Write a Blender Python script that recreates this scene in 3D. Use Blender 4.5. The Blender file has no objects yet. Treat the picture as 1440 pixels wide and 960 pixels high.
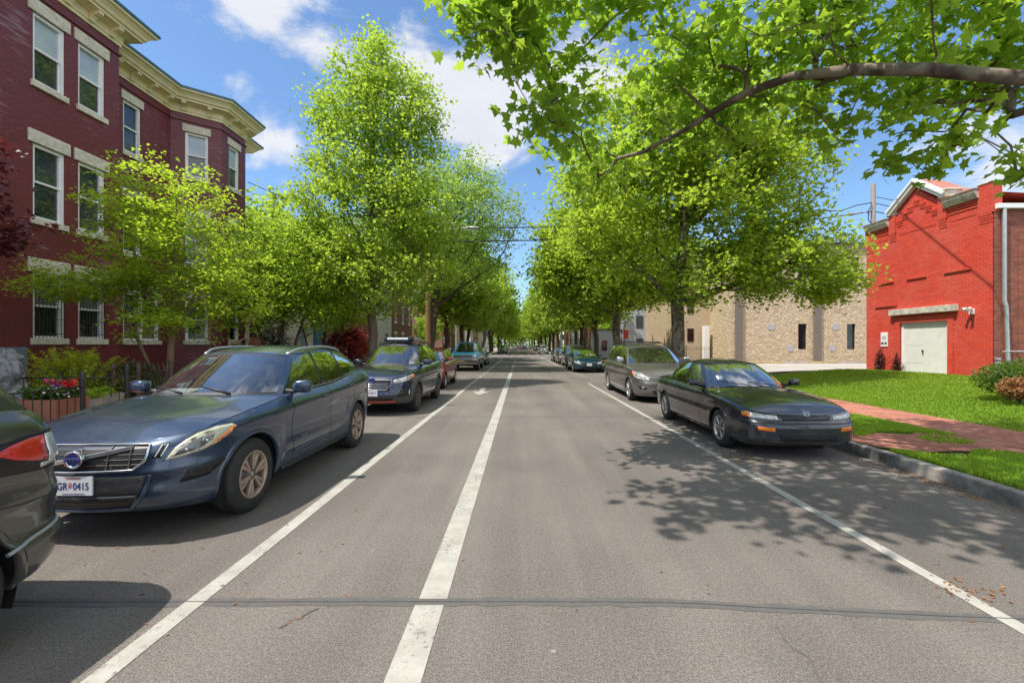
import bpy, bmesh, math, random
import numpy as np
from mathutils import Vector, Matrix, noise as mnoise

R = math.radians
PI = math.pi
scene = bpy.context.scene
COL = scene.collection

# ------------------------------------------------------------------ camera
H = 1.67                       # eye height
F = 620.0                      # focal length in photo pixels (1440 wide)
cam_data = bpy.data.cameras.new("camera")
cam = bpy.data.objects.new("camera", cam_data)
COL.objects.link(cam)
cam_data.sensor_width = 36.0
cam_data.lens = F / 1440.0 * 36.0
cam_data.shift_x = -12.0 / 1440.0
cam_data.shift_y = 5.0 / 1440.0
cam_data.clip_end = 2000
cam_data.clip_start = 0.05
cam.location = (0, 0, H)
cam.rotation_euler = (R(90), 0, 0)
scene.camera = cam

# ------------------------------------------------------------------ sky, sun, exposure
SUNV = Vector((-0.45, -0.23, 1.0)).normalized()
SUN_EL = math.asin(SUNV.z)
SUN_ROT = math.atan2(SUNV.x, SUNV.y)

scene.view_settings.view_transform = 'Standard'
scene.view_settings.look = 'None'
scene.view_settings.gamma = 1.0
scene.view_settings.exposure = 0.74
try:
    scene.view_settings.use_curve_mapping = False
except Exception:
    pass
scene.cycles.max_bounces = 12
scene.cycles.transparent_max_bounces = 12
scene.cycles.diffuse_bounces = 8
scene.cycles.glossy_bounces = 3
scene.cycles.transmission_bounces = 4
scene.cycles.sample_clamp_indirect = 6.0
try:
    scene.cycles.use_denoising = True
except Exception:
    pass

world = bpy.data.worlds.new("World")
scene.world = world
world.use_nodes = True


def px_dir(px, py):
    """world direction seen at a photo pixel (used only to say where on the sky a cloud stands)"""
    return Vector(((px - 732.0) / F, 1.0, (485.0 - py) / F)).normalized()


def build_world():
    nt = world.node_tree
    nt.nodes.clear()
    N, L = nt.nodes.new, nt.links.new
    out = N('ShaderNodeOutputWorld')
    bg = N('ShaderNodeBackground')
    bg.inputs['Strength'].default_value = 0.145
    sky = N('ShaderNodeTexSky')
    sky.sky_type = 'NISHITA'
    sky.sun_disc = False
    sky.sun_elevation = SUN_EL
    sky.sun_rotation = SUN_ROT
    sky.altitude = 50
    sky.air_density = 1.0
    sky.dust_density = 0.6
    sky.ozone_density = 1.6
    tc = N('ShaderNodeTexCoord')

    def math_(op, a, b=None, c=None):
        n = N('ShaderNodeMath'); n.operation = op
        for i, v in enumerate((a, b, c)):
            if v is None: continue
            if isinstance(v, (int, float)): n.inputs[i].default_value = v
            else: L(v, n.inputs[i])
        return n.outputs[0]

    def vmath(op, a, b=None):
        n = N('ShaderNodeVectorMath'); n.operation = op
        for i, v in enumerate((a, b)):
            if v is None: continue
            if isinstance(v, (tuple, Vector)): n.inputs[i].default_value = tuple(v)
            else: L(v, n.inputs[i])
        return n
    d = vmath('NORMALIZE', tc.outputs['Generated']).outputs[0]
    # clouds: soft blobs on the sky dome broken up by fractal noise
    blobs = [((365, 25), 0.078, 0.050), ((605, 105), 0.10, 0.085), ((650, 165), 0.10, 0.085), ((745, 110), 0.10, 0.075), ((455, 85), 0.075, 0.035),
             ((372, 205), 0.075, 0.075), ((1440, 225), 0.14, 0.10), ((690, 190), 0.08, 0.06), ((850, 120), 0.08, 0.05),
             ((250, -160), 0.16, 0.10), ((900, -260), 0.22, 0.14), ((1250, -60), 0.08, 0.05)]
    total = None
    for (p, rx, ry) in blobs:
        c = px_dir(*p)
        right = Vector((c.y, -c.x, 0)).normalized()
        up = right.cross(c)
        df = vmath('SUBTRACT', d, c).outputs[0]
        dx = math_('DIVIDE', vmath('DOT_PRODUCT', df, right).outputs['Value'], rx)
        dy = math_('DIVIDE', vmath('DOT_PRODUCT', df, up).outputs['Value'], ry)
        r2 = math_('ADD', math_('MULTIPLY', dx, dx), math_('MULTIPLY', dy, dy))
        f = math_('MAXIMUM', math_('SUBTRACT', vmath('DOT_PRODUCT', d, c).outputs['Value'], 0.0), 0.0)
        g = math_('EXPONENT', math_('MULTIPLY', r2, -0.9))
        total = g if total is None else math_('ADD', total, g)
    fill_mask = None
    # broad unseen clouds high above and over to the right, added as fill light
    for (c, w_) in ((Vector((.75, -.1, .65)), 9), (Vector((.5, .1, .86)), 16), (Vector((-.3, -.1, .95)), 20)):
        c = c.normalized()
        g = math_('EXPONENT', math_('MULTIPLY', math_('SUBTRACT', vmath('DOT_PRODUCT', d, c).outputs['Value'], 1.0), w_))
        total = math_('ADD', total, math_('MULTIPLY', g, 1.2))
        fill_mask = g if fill_mask is None else math_('ADD', fill_mask, g)
    # elsewhere (behind the camera, overhead): scattered unseen clouds, cover raised for fill light
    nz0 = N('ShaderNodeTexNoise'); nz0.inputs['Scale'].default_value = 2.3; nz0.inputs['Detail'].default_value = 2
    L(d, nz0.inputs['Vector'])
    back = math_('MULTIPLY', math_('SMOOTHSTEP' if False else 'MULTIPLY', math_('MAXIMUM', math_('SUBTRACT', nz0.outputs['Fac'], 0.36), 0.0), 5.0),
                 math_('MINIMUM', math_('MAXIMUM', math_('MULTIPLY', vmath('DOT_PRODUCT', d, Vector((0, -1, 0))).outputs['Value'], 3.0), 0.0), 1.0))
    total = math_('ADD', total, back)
    fill_mask = math_('MINIMUM', math_('ADD', fill_mask, math_('MINIMUM', math_('MAXIMUM', math_('MULTIPLY', vmath('DOT_PRODUCT', d, Vector((0, -1, 0))).outputs['Value'], 3.0), 0.0), 1.0)), 1.0)
    nz = N('ShaderNodeTexNoise')
    nz.inputs['Scale'].default_value = 9.0; nz.inputs['Detail'].default_value = 9; nz.inputs['Roughness'].default_value = 0.58
    nz.inputs['Distortion'].default_value = 0.25
    st = vmath('MULTIPLY', d, (1.0, 1.0, 1.7)).outputs[0]
    L(st, nz.inputs['Vector'])
    dens = math_('ADD', total, math_('MULTIPLY', math_('SUBTRACT', nz.outputs['Fac'], 0.5), 2.9))
    mr = N('ShaderNodeMapRange'); mr.interpolation_type = 'SMOOTHSTEP'
    mr.inputs['From Min'].default_value = 0.40; mr.inputs['From Max'].default_value = 1.25
    L(dens, mr.inputs['Value'])
    # grey undersides inside the thick parts
    mr2 = N('ShaderNodeMapRange')
    mr2.inputs['From Min'].default_value = 0.8; mr2.inputs['From Max'].default_value = 2.0
    mr2.inputs['To Min'].default_value = 1.0; mr2.inputs['To Max'].default_value = 0.8
    L(dens, mr2.inputs['Value'])
    cc = N('ShaderNodeMix'); cc.data_type = 'RGBA'
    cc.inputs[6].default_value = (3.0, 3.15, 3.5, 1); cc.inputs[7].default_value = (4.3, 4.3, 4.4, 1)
    L(math_('MULTIPLY', mr2.outputs[0], nz.outputs['Fac']), cc.inputs[0])
    skyc = vmath('MULTIPLY', sky.outputs[0], (0.66, 0.785, 0.875)).outputs[0]
    mix = N('ShaderNodeMix'); mix.data_type = 'RGBA'
    L(math_('MULTIPLY', mr.outputs[0], 0.92), mix.inputs[0]); L(skyc, mix.inputs[6])
    # unseen clouds made brighter than those in view, to lift the fill light
    cb = N('ShaderNodeVectorMath'); cb.operation = 'SCALE'; L(cc.outputs[2], cb.inputs[0]); L(math_('ADD', 1.0, math_('MULTIPLY', fill_mask, 0.85)), cb.inputs['Scale'])
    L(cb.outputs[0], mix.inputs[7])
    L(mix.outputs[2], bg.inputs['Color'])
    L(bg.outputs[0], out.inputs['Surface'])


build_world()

sun_data = bpy.data.lights.new("sun", 'SUN')
sun_data.energy = 3.8
sun_data.angle = R(0.53)
sun_data.color = (1.0, 0.94, 0.85)
sun = bpy.data.objects.new("sun", sun_data)
COL.objects.link(sun)
sun.rotation_euler = SUNV.to_track_quat('Z', 'Y').to_euler()
sun.location = (0, 0, 40)

rng = np.random.default_rng(7)
rnd = random.Random(11)

# ------------------------------------------------------------------ object helpers


def link(o):
    COL.objects.link(o)
    return o


def tag(o, label=None, cat=None, group=None, kind=None):
    if label: o['label'] = label
    if cat: o['category'] = cat
    if group: o['group'] = group
    if kind: o['kind'] = kind
    return o


def thing(name, label, cat, loc=(0, 0, 0), rz=0.0, group=None):
    o = bpy.data.objects.new(name, None)
    o.empty_display_size = 0.3
    o.location = loc
    o.rotation_euler = (0, 0, rz)
    link(o)
    return tag(o, label, cat, group)


def copy_tree(o, parent=None):
    c = o.copy()
    COL.objects.link(c)
    if parent is not None:
        c.parent = parent
    for ch in list(o.children):
        copy_tree(ch, c)
    return c


def raw_mesh(name, verts, faces, mat=None, parent=None, smooth=False):
    """faces: list of index tuples (python) -> one mesh object"""
    me = bpy.data.meshes.new(name)
    me.from_pydata([tuple(v) for v in verts], [], [tuple(f) for f in faces])
    if smooth:
        me.polygons.foreach_set('use_smooth', [True] * len(me.polygons))
    me.update()
    o = bpy.data.objects.new(name, me)
    link(o)
    if mat is not None:
        for m in (mat if isinstance(mat, (list, tuple)) else [mat]):
            me.materials.append(m)
    if parent is not None:
        o.parent = parent
    return o


def fast_mesh(name, V, idx, nper, mat=None, parent=None, smooth=False):
    """V (n,3) floats, idx (m*nper) ints, all faces with nper corners"""
    me = bpy.data.meshes.new(name)
    V = np.asarray(V, dtype=np.float32)
    idx = np.asarray(idx, dtype=np.int32).ravel()
    nf = len(idx) // nper
    me.vertices.add(len(V))
    me.vertices.foreach_set('co', V.ravel())
    me.loops.add(len(idx))
    me.loops.foreach_set('vertex_index', idx)
    me.polygons.add(nf)
    me.polygons.foreach_set('loop_start', np.arange(0, nf * nper, nper, dtype=np.int32))
    try:
        me.polygons.foreach_set('loop_total', np.full(nf, nper, dtype=np.int32))
    except Exception:
        pass
    if smooth:
        me.polygons.foreach_set('use_smooth', np.ones(nf, dtype=bool))
    me.update(calc_edges=True)
    me.validate()
    o = bpy.data.objects.new(name, me)
    link(o)
    if mat is not None:
        me.materials.append(mat)
    if parent is not None:
        o.parent = parent
    return o


class MB:
    """collects shapes, then becomes ONE mesh object"""

    def __init__(s):
        s.v = []; s.f = []; s.sm = []; s.mi = []; s.cur = 0

    def add(s, verts, faces, smooth=False):
        b = len(s.v)
        s.v.extend([tuple(v) for v in verts])
        for f in faces:
            s.f.append(tuple(i + b for i in f)); s.sm.append(smooth); s.mi.append(s.cur)
        return s

    def box(s, x0, x1, y0, y1, z0, z1, bev=0.0, M=None, seg=2):
        if x1 < x0: x0, x1 = x1, x0
        if y1 < y0: y0, y1 = y1, y0
        if z1 < z0: z0, z1 = z1, z0
        if bev > 0:
            bm = bmesh.new()
            bmesh.ops.create_cube(bm, size=1)
            for v in bm.verts:
                v.co = Vector(((x0 + x1) / 2 + v.co.x * (x1 - x0), (y0 + y1) / 2 + v.co.y * (y1 - y0), (z0 + z1) / 2 + v.co.z * (z1 - z0)))
            bev = min(bev, 0.49 * min(x1 - x0, y1 - y0, z1 - z0))
            bmesh.ops.bevel(bm, geom=bm.edges[:], offset=bev, segments=seg, affect='EDGES', profile=0.5)
            s.bm(bm, M, smooth=False)
            bm.free()
            return s
        v = [(x0, y0, z0), (x1, y0, z0), (x1, y1, z0), (x0, y1, z0), (x0, y0, z1), (x1, y0, z1), (x1, y1, z1), (x0, y1, z1)]
        if M is not None: v = [M @ Vector(p) for p in v]
        return s.add(v, [(3, 2, 1, 0), (4, 5, 6, 7), (0, 1, 5, 4), (1, 2, 6, 5), (2, 3, 7, 6), (3, 0, 4, 7)])

    def bm(s, bm, M=None, smooth=False):
        bm.verts.ensure_lookup_table()
        bm.verts.index_update()
        vs = [(M @ v.co) if M is not None else v.co.copy() for v in bm.verts]
        return s.add(vs, [[v.index for v in f.verts] for f in bm.faces], smooth)

    def tube(s, pts, rad, n=8, cap=True, smooth=True):
        pts = [Vector(p) for p in pts]
        rads = rad if isinstance(rad, (list, tuple, np.ndarray)) else [rad] * len(pts)
        rings = []
        prev = None
        for i, p in enumerate(pts):
            t = (pts[min(i + 1, len(pts) - 1)] - pts[max(i - 1, 0)])
            if t.length < 1e-9: t = Vector((0, 0, 1))
            t.normalize()
            if prev is None:
                a = Vector((0, 0, 1)) if abs(t.z) < 0.9 else Vector((1, 0, 0))
                u = t.cross(a).normalized()
            else:
                u = (prev - t * prev.dot(t)).normalized()
            prev = u
            w = t.cross(u)
            rings.append([p + (u * math.cos(2 * PI * k / n) + w * math.sin(2 * PI * k / n)) * rads[i] for k in range(n)])
        V = [q for r in rings for q in r]
        Fc = []
        for i in range(len(rings) - 1):
            for k in range(n):
                k2 = (k + 1) % n
                Fc.append((i * n + k, i * n + k2, (i + 1) * n + k2, (i + 1) * n + k))
        s.add(V, Fc, smooth)
        if cap:
            s.add(rings[0], [tuple(reversed(range(n)))]); s.add(rings[-1], [tuple(range(n))])
        return s

    def lathe(s, prof, n=24, axis='Z', c=(0, 0, 0), smooth=True, arc=None):
        """prof: list of (r, h); revolve about axis through c"""
        a0, a1 = (0, 2 * PI) if arc is None else arc
        full = arc is None
        m = n if full else n + 1
        V = []
        for (r, h) in prof:
            for k in range(m):
                a = a0 + (a1 - a0) * k / n
                x, y = r * math.cos(a), r * math.sin(a)
                if axis == 'Z': p = (x, y, h)
                elif axis == 'X': p = (h, x, y)
                else: p = (x, h, y)
                V.append((p[0] + c[0], p[1] + c[1], p[2] + c[2]))
        Fc = []
        for i in range(len(prof) - 1):
            for k in range(n if full else n):
                k2 = (k + 1) % m if full else k + 1
                f = (i * m + k, i * m + k2, (i + 1) * m + k2, (i + 1) * m + k)
                Fc.append(f if axis != 'Y' else tuple(reversed(f)))
        return s.add(V, Fc, smooth)

    def grid(s, P, smooth=True, flip=False, skip=None):
        """P: (n,m,3) array of points"""
        n, m = P.shape[:2]
        V = P.reshape(-1, 3)
        Fc = []
        for i in range(n - 1):
            for j in range(m - 1):
                if skip is not None and skip(i, j): continue
                f = (i * m + j, (i + 1) * m + j, (i + 1) * m + j + 1, i * m + j + 1)
                Fc.append(tuple(reversed(f)) if flip else f)
        return s.add(V, Fc, smooth)

    def prism(s, poly, z0, z1, M=None):
        """poly: list of (x,y) counter-clockwise"""
        n = len(poly)
        V = [(x, y, z0) for x, y in poly] + [(x, y, z1) for x, y in poly]
        if M is not None: V = [M @ Vector(p) for p in V]
        Fc = [tuple(reversed(range(n))), tuple(range(n, 2 * n))]
        for i in range(n):
            j = (i + 1) % n
            Fc.append((i, j, n + j, n + i))
        return s.add(V, Fc)

    def build(s, name, mat=None, parent=None, loc=None):
        me = bpy.data.meshes.new(name)
        me.from_pydata(s.v, [], s.f)
        if s.sm: me.polygons.foreach_set('use_smooth', s.sm)
        mats = mat if isinstance(mat, (list, tuple)) else [mat]
        for m in mats:
            if m is not None: me.materials.append(m)
        if len(mats) > 1: me.polygons.foreach_set('material_index', s.mi)
        me.update()
        o = bpy.data.objects.new(name, me)
        link(o)
        if parent is not None: o.parent = parent
        if loc is not None: o.location = loc
        return o


def split_build(mb, name, mat, parent):
    """one object per connected piece; corners that coincide are welded"""
    key = {}; V = []; rem = []
    for v in mb.v:
        k = (round(v[0], 4), round(v[1], 4), round(v[2], 4))
        if k not in key: key[k] = len(V); V.append(v)
        rem.append(key[k])
    par = list(range(len(V)))

    def find(i):
        while par[i] != i:
            par[i] = par[par[i]]; i = par[i]
        return i
    F_ = [[rem[i] for i in f] for f in mb.f]
    for f in F_:
        for i in f[1:]: par[find(i)] = find(f[0])
    groups = {}
    for f, sm in zip(F_, mb.sm):
        if len(set(f)) < 3: continue
        groups.setdefault(find(f[0]), []).append((list(dict.fromkeys(f)), sm))
    res = []
    for fs in groups.values():
        m = MB(); idx = {}
        for f, sm in fs:
            r_ = []
            for i in f:
                if i not in idx: idx[i] = len(m.v); m.v.append(V[i])
                r_.append(idx[i])
            m.f.append(tuple(r_)); m.sm.append(sm); m.mi.append(0)
        res.append(m.build(name, mat, parent))
    return res


def struct(o, label=None):
    o['kind'] = 'structure'
    if label: o['label'] = label
    return o


_font_cache = {}


def text_mesh(txt, size, depth=0.002, bold=0.0):
    """flat lettering in the XY plane, centred on the origin -> (verts, faces)"""
    cu = bpy.data.curves.new("lettering", 'FONT')
    cu.body = txt
    cu.size = size
    cu.extrude = depth / 2
    cu.offset = bold
    cu.align_x = 'CENTER'; cu.align_y = 'CENTER'
    cu.resolution_u = 3
    ob = bpy.data.objects.new("lettering", cu)
    COL.objects.link(ob)
    bpy.context.view_layer.update()
    dg = bpy.context.evaluated_depsgraph_get()
    me = bpy.data.meshes.new_from_object(ob.evaluated_get(dg))
    V = [v.co.copy() for v in me.vertices]
    Fc = [tuple(p.vertices) for p in me.polygons]
    bpy.data.objects.remove(ob)
    bpy.data.curves.remove(cu)
    bpy.data.meshes.remove(me)
    return V, Fc


def pchip(pts):
    xs = np.array([p[0] for p in pts], float); ys = np.array([p[1] for p in pts], float)
    h = np.diff(xs); d = np.diff(ys) / h
    m = np.zeros(len(xs))
    if len(xs) > 2:
        for i in range(1, len(xs) - 1):
            if d[i - 1] * d[i] > 0:
                w1 = 2 * h[i] + h[i - 1]; w2 = h[i] + 2 * h[i - 1]
                m[i] = (w1 + w2) / (w1 / d[i - 1] + w2 / d[i])
    m[0] = d[0]; m[-1] = d[-1]

    def f(x):
        x = np.clip(np.asarray(x, float), xs[0], xs[-1])
        i = np.clip(np.searchsorted(xs, x) - 1, 0, len(xs) - 2)
        t = (x - xs[i]) / h[i]
        return ((2 * t**3 - 3 * t**2 + 1) * ys[i] + (t**3 - 2 * t**2 + t) * h[i] * m[i]
                + (-2 * t**3 + 3 * t**2) * ys[i + 1] + (t**3 - t**2) * h[i] * m[i + 1])
    return f


def catmull(P, n):
    P = np.asarray(P, float)
    E = np.vstack([2 * P[0] - P[1], P, 2 * P[-1] - P[-2]])
    outp = []
    for i in range(1, len(E) - 2):
        p0, p1, p2, p3 = E[i - 1], E[i], E[i + 1], E[i + 2]
        for t in np.linspace(0, 1, n, endpoint=False):
            outp.append(0.5 * ((2 * p1) + (-p0 + p2) * t + (2 * p0 - 5 * p1 + 4 * p2 - p3) * t**2 + (-p0 + 3 * p1 - 3 * p2 + p3) * t**3))
    outp.append(E[-2])
    return np.array(outp)
# ------------------------------------------------------------------ materials


class NT:
    def __init__(s, name):
        s.m = bpy.data.materials.new(name)
        s.m.use_nodes = True
        s.t = s.m.node_tree
        s.t.nodes.clear()
        s.out = s.t.nodes.new('ShaderNodeOutputMaterial')

    def n(s, typ, **kw):
        nd = s.t.nodes.new(typ)
        for k, v in kw.items():
            if k.startswith('_'): setattr(nd, k[1:], v)
        for k, v in kw.items():
            if not k.startswith('_'):
                key = k.replace('__', ' ')
                s.set(nd.inputs[key] if key in nd.inputs else nd.inputs[int(k[1:])], v)
        return nd

    def set(s, sock, v):
        if hasattr(v, 'is_output') or isinstance(v, bpy.types.NodeSocket): s.t.links.new(v, sock)
        else:
            if isinstance(v, (tuple, list)) and len(v) == 3 and len(sock.default_value) == 4: v = (*v, 1)
            sock.default_value = v

    def link(s, a, b): s.t.links.new(a, b)

    def pos(s):
        return s.n('ShaderNodeNewGeometry').outputs['Position']

    def objco(s):
        return s.n('ShaderNodeTexCoord').outputs['Object']

    def noise(s, vec, scale, detail=4, rough=0.55, dist=0.0):
        nd = s.n('ShaderNodeTexNoise')
        s.link(vec, nd.inputs['Vector'])
        nd.inputs['Scale'].default_value = scale; nd.inputs['Detail'].default_value = detail
        nd.inputs['Roughness'].default_value = rough; nd.inputs['Distortion'].default_value = dist
        return nd.outputs['Fac']

    def ramp(s, fac, stops, interp='LINEAR'):
        nd = s.n('ShaderNodeValToRGB')
        nd.color_ramp.interpolation = interp
        els = nd.color_ramp.elements
        while len(els) < len(stops): els.new(0.5)
        for e, (p, c) in zip(els, stops):
            e.position = p
            e.color = (c, c, c, 1) if isinstance(c, (int, float)) else (*c, 1)
        s.link(fac, nd.inputs['Fac'])
        return nd.outputs['Color']

    def mix(s, fac, a, b, mode='MIX'):
        nd = s.n('ShaderNodeMix', _data_type='RGBA', _blend_type=mode)
        s.set(nd.inputs[0], fac); s.set(nd.inputs[6], a); s.set(nd.inputs[7], b)
        return nd.outputs[2]

    def math(s, op, a, b=0.0):
        nd = s.n('ShaderNodeMath', _operation=op)
        s.set(nd.inputs[0], a); s.set(nd.inputs[1], b)
        return nd.outputs[0]

    def bump(s, h, strength=0.3, dist=0.01, normal=None):
        nd = s.n('ShaderNodeBump')
        nd.inputs['Strength'].default_value = strength; nd.inputs['Distance'].default_value = dist
        s.link(h, nd.inputs['Height'])
        if normal is not None: s.link(normal, nd.inputs['Normal'])
        return nd.outputs['Normal']

    def pbr(s, color, rough=0.5, metal=0.0, normal=None, coat=0.0, spec=0.5, coat_rough=0.03, extra=None):
        p = s.n('ShaderNodeBsdfPrincipled')
        s.set(p.inputs['Base Color'], color); s.set(p.inputs['Roughness'], rough); s.set(p.inputs['Metallic'], metal)
        p.inputs['Specular IOR Level'].default_value = spec
        p.inputs['Coat Weight'].default_value = coat; p.inputs['Coat Roughness'].default_value = coat_rough
        if normal is not None: s.link(normal, p.inputs['Normal'])
        for k, v in (extra or {}).items(): s.set(p.inputs[k], v)
        s.link(p.outputs[0], s.out.inputs['Surface'])
        return p


def simple(name, color, rough=0.5, metal=0.0, var=0.12, scale=6.0, bump=0.0, bscale=60.0, coat=0.0, spec=0.5):
    t = NT(name)
    p = t.objco()
    nz = t.noise(p, scale, 5)
    dark = tuple(c * (1 - var) for c in color); light = tuple(min(1, c * (1 + var)) for c in color)
    c = t.ramp(nz, [(0.25, dark), (0.75, light)])
    nrm = None
    if bump > 0:
        nrm = t.bump(t.noise(p, bscale, 4), bump, 0.01)
    t.pbr(c, rough, metal, nrm, coat, spec)
    return t.m


def paint(name, color, metal=0.55, rough=0.32, dirt=0.25, dirt_col=(0.16, 0.14, 0.10), pollen=0.05):
    """car paint: clear coat over metallic base, road dust low down and a little pollen on top"""
    t = NT(name)
    p = t.objco()
    fl = t.noise(p, 900, 1)
    base = t.mix(t.ramp(fl, [(0.4, 0.0), (0.75, 0.22)]), color, tuple(min(1, c * 1.8 + 0.02) for c in color))
    z = t.n('ShaderNodeSeparateXYZ'); t.link(p, z.inputs[0])
    low = t.n('ShaderNodeMapRange'); t.link(z.outputs['Z'], low.inputs['Value'])
    low.inputs['From Min'].default_value = 0.75; low.inputs['From Max'].default_value = 0.15
    big = t.noise(p, 5, 6, 0.65)
    fine = t.noise(p, 60, 4, 0.7)
    dm = t.math('MULTIPLY', t.math('ADD', t.math('MULTIPLY', low.outputs[0], 0.9), 0.16), t.ramp(t.math('ADD', t.math('MULTIPLY', big, 0.6), t.math('MULTIPLY', fine, 0.4)), [(0.38, 0.0), (0.68, 1.0)]))
    dm = t.math('MULTIPLY', dm, dirt)
    nz_ = t.n('ShaderNodeSeparateXYZ'); t.link(t.n('ShaderNodeNewGeometry').outputs['Normal'], nz_.inputs[0])
    up = t.n('ShaderNodeMapRange'); t.link(nz_.outputs['Z'], up.inputs['Value'])
    up.inputs['From Min'].default_value = .80; up.inputs['From Max'].default_value = .99
    dm = t.math('ADD', dm, t.math('MULTIPLY', up.outputs[0], t.math('MULTIPLY', t.ramp(t.math('ADD', t.math('MULTIPLY', big, .5), t.math('MULTIPLY', fine, .5)), [(.35, .35), (.65, 1.0)]), pollen)))
    col = t.mix(dm, base, dirt_col)
    rg = t.math('ADD', t.math('MULTIPLY', dm, 0.6), rough)
    pr = t.pbr(col, rg, t.math('MULTIPLY', t.math('SUBTRACT', 1.0, dm), metal), None, 1.0, 0.5, 0.02)
    t.set(pr.inputs['Coat Roughness'], t.math('ADD', t.math('MULTIPLY', dm, 0.5), 0.015))
    return t.m


def glass_mat(name, tint, refl=1.0, ior=1.5):
    t = NT(name)
    tr = t.n('ShaderNodeBsdfTransparent'); tr.inputs[0].default_value = (*tint, 1)
    gl = t.n('ShaderNodeBsdfGlossy'); gl.inputs['Roughness'].default_value = 0.01
    gl.inputs['Color'].default_value = (0.95, 0.97, 1.0, 1)
    fr = t.n('ShaderNodeFresnel'); fr.inputs['IOR'].default_value = ior
    dust = t.noise(t.objco(), 7, 6, 0.7)
    df = t.n('ShaderNodeBsdfDiffuse'); df.inputs[0].default_value = (0.45, 0.42, 0.34, 1)
    m1 = t.n('ShaderNodeMixShader')
    t.link(t.math('MINIMUM', t.math('MULTIPLY', fr.outputs[0], refl), 1.0), m1.inputs[0]); t.link(tr.outputs[0], m1.inputs[1]); t.link(gl.outputs[0], m1.inputs[2])
    m2 = t.n('ShaderNodeMixShader')
    t.link(t.ramp(dust, [(0.4, 0.008), (0.75, 0.06)]), m2.inputs[0]); t.link(m1.outputs[0], m2.inputs[1]); t.link(df.outputs[0], m2.inputs[2])
    t.link(m2.outputs[0], t.out.inputs['Surface'])
    return t.m


def pane_mat(name, color, rough=0.03):
    """house window glass: dark room behind, wavy reflection"""
    t = NT(name)
    p = t.pos()
    nrm = t.bump(t.noise(p, 1.3, 2), 0.05, 0.05)
    t.pbr(t.ramp(t.noise(p, 0.9, 3), [(0.35, tuple(c * 0.4 for c in color)), (0.7, color)]), rough, 0.0, nrm, 0.0, 1.0)
    return t.m


def brick_mat(name, c1, c2, mortar, bw=0.21, bh=0.07, ms=0.008, rough=0.75, bump=0.5, blotch=0.3, blotch_col=None, spec=0.3, streak=0.0, smear=None):
    t = NT(name)
    p = t.pos()
    sx = t.n('ShaderNodeSeparateXYZ'); t.link(p, sx.inputs[0])
    cx = t.n('ShaderNodeCombineXYZ')
    t.link(t.math('ADD', sx.outputs[0], sx.outputs[1]), cx.inputs[0]); t.link(sx.outputs[2], cx.inputs[1])
    # slightly wandering courses
    b = t.n('ShaderNodeTexBrick')
    t.link(cx.outputs[0], b.inputs['Vector'])
    b.inputs['Color1'].default_value = (*c1, 1); b.inputs['Color2'].default_value = (*c2, 1); b.inputs['Mortar'].default_value = (*mortar, 1)
    b.inputs['Scale'].default_value = 1.0; b.inputs['Mortar Size'].default_value = ms; b.inputs['Mortar Smooth'].default_value = 0.25
    b.inputs['Bias'].default_value = 0.0
    b.inputs['Brick Width'].default_value = bw; b.inputs['Row Height'].default_value = bh
    bl = t.noise(p, 1.1, 6, 0.62)
    fine = t.noise(p, 38, 4, 0.65)
    bc = blotch_col or tuple(c * 0.55 for c in c1)
    col = t.mix(t.math('MULTIPLY', t.ramp(bl, [(0.42, 0.0), (0.72, 1.0)]), blotch), b.outputs['Color'], bc)
    col = t.mix(0.35, col, t.ramp(fine, [(0.25, 0.25), (0.75, 0.8)]), 'OVERLAY')
    if smear is not None:
        st = t.n('ShaderNodeMapping'); st.inputs['Scale'].default_value = (1.0, 1.0, 9.0); t.link(p, st.inputs['Vector'])
        sm = t.ramp(t.math('MULTIPLY', t.noise(st.outputs[0], 1.9, 6, 0.7), t.math('ADD', t.noise(p, 0.55, 2), 0.45)), [(0.56, 0.0), (0.68, 0.55)])
        col = t.mix(sm, col, smear)
    h = t.math('ADD', t.math('MULTIPLY', b.outputs['Fac'], -1.0), t.math('MULTIPLY', fine, 0.35))
    h = t.math('ADD', h, t.math('MULTIPLY', bl, 0.5))
    t.pbr(col, rough, 0.0, t.bump(h, bump, 0.008), 0.0, spec)
    return t.m


def leaf_mat(name, c_dark, c_light, trans, gloss=0.35, tw=0.45):
    t = NT(name)
    g = t.n('ShaderNodeNewGeometry')
    rv = g.outputs['Random Per Island']
    clump = t.noise(g.outputs['Position'], 0.9, 2)
    f = t.math('ADD', t.math('MULTIPLY', rv, 0.65), t.math('MULTIPLY', clump, 0.45))
    col = t.ramp(f, [(0.12, c_dark), (0.85, c_light)])
    tcol = t.mix(0.5, col, trans)
    p = t.n('ShaderNodeBsdfPrincipled')
    t.link(col, p.inputs['Base Color']); p.inputs['Roughness'].default_value = gloss; p.inputs['Specular IOR Level'].default_value = 0.4
    tr = t.n('ShaderNodeBsdfTranslucent'); t.link(tcol, tr.inputs['Color'])
    m = t.n('ShaderNodeMixShader'); m.inputs[0].default_value = tw
    t.link(p.outputs[0], m.inputs[1]); t.link(tr.outputs[0], m.inputs[2])
    t.link(m.outputs[0], t.out.inputs['Surface'])
    return t.m


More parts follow.
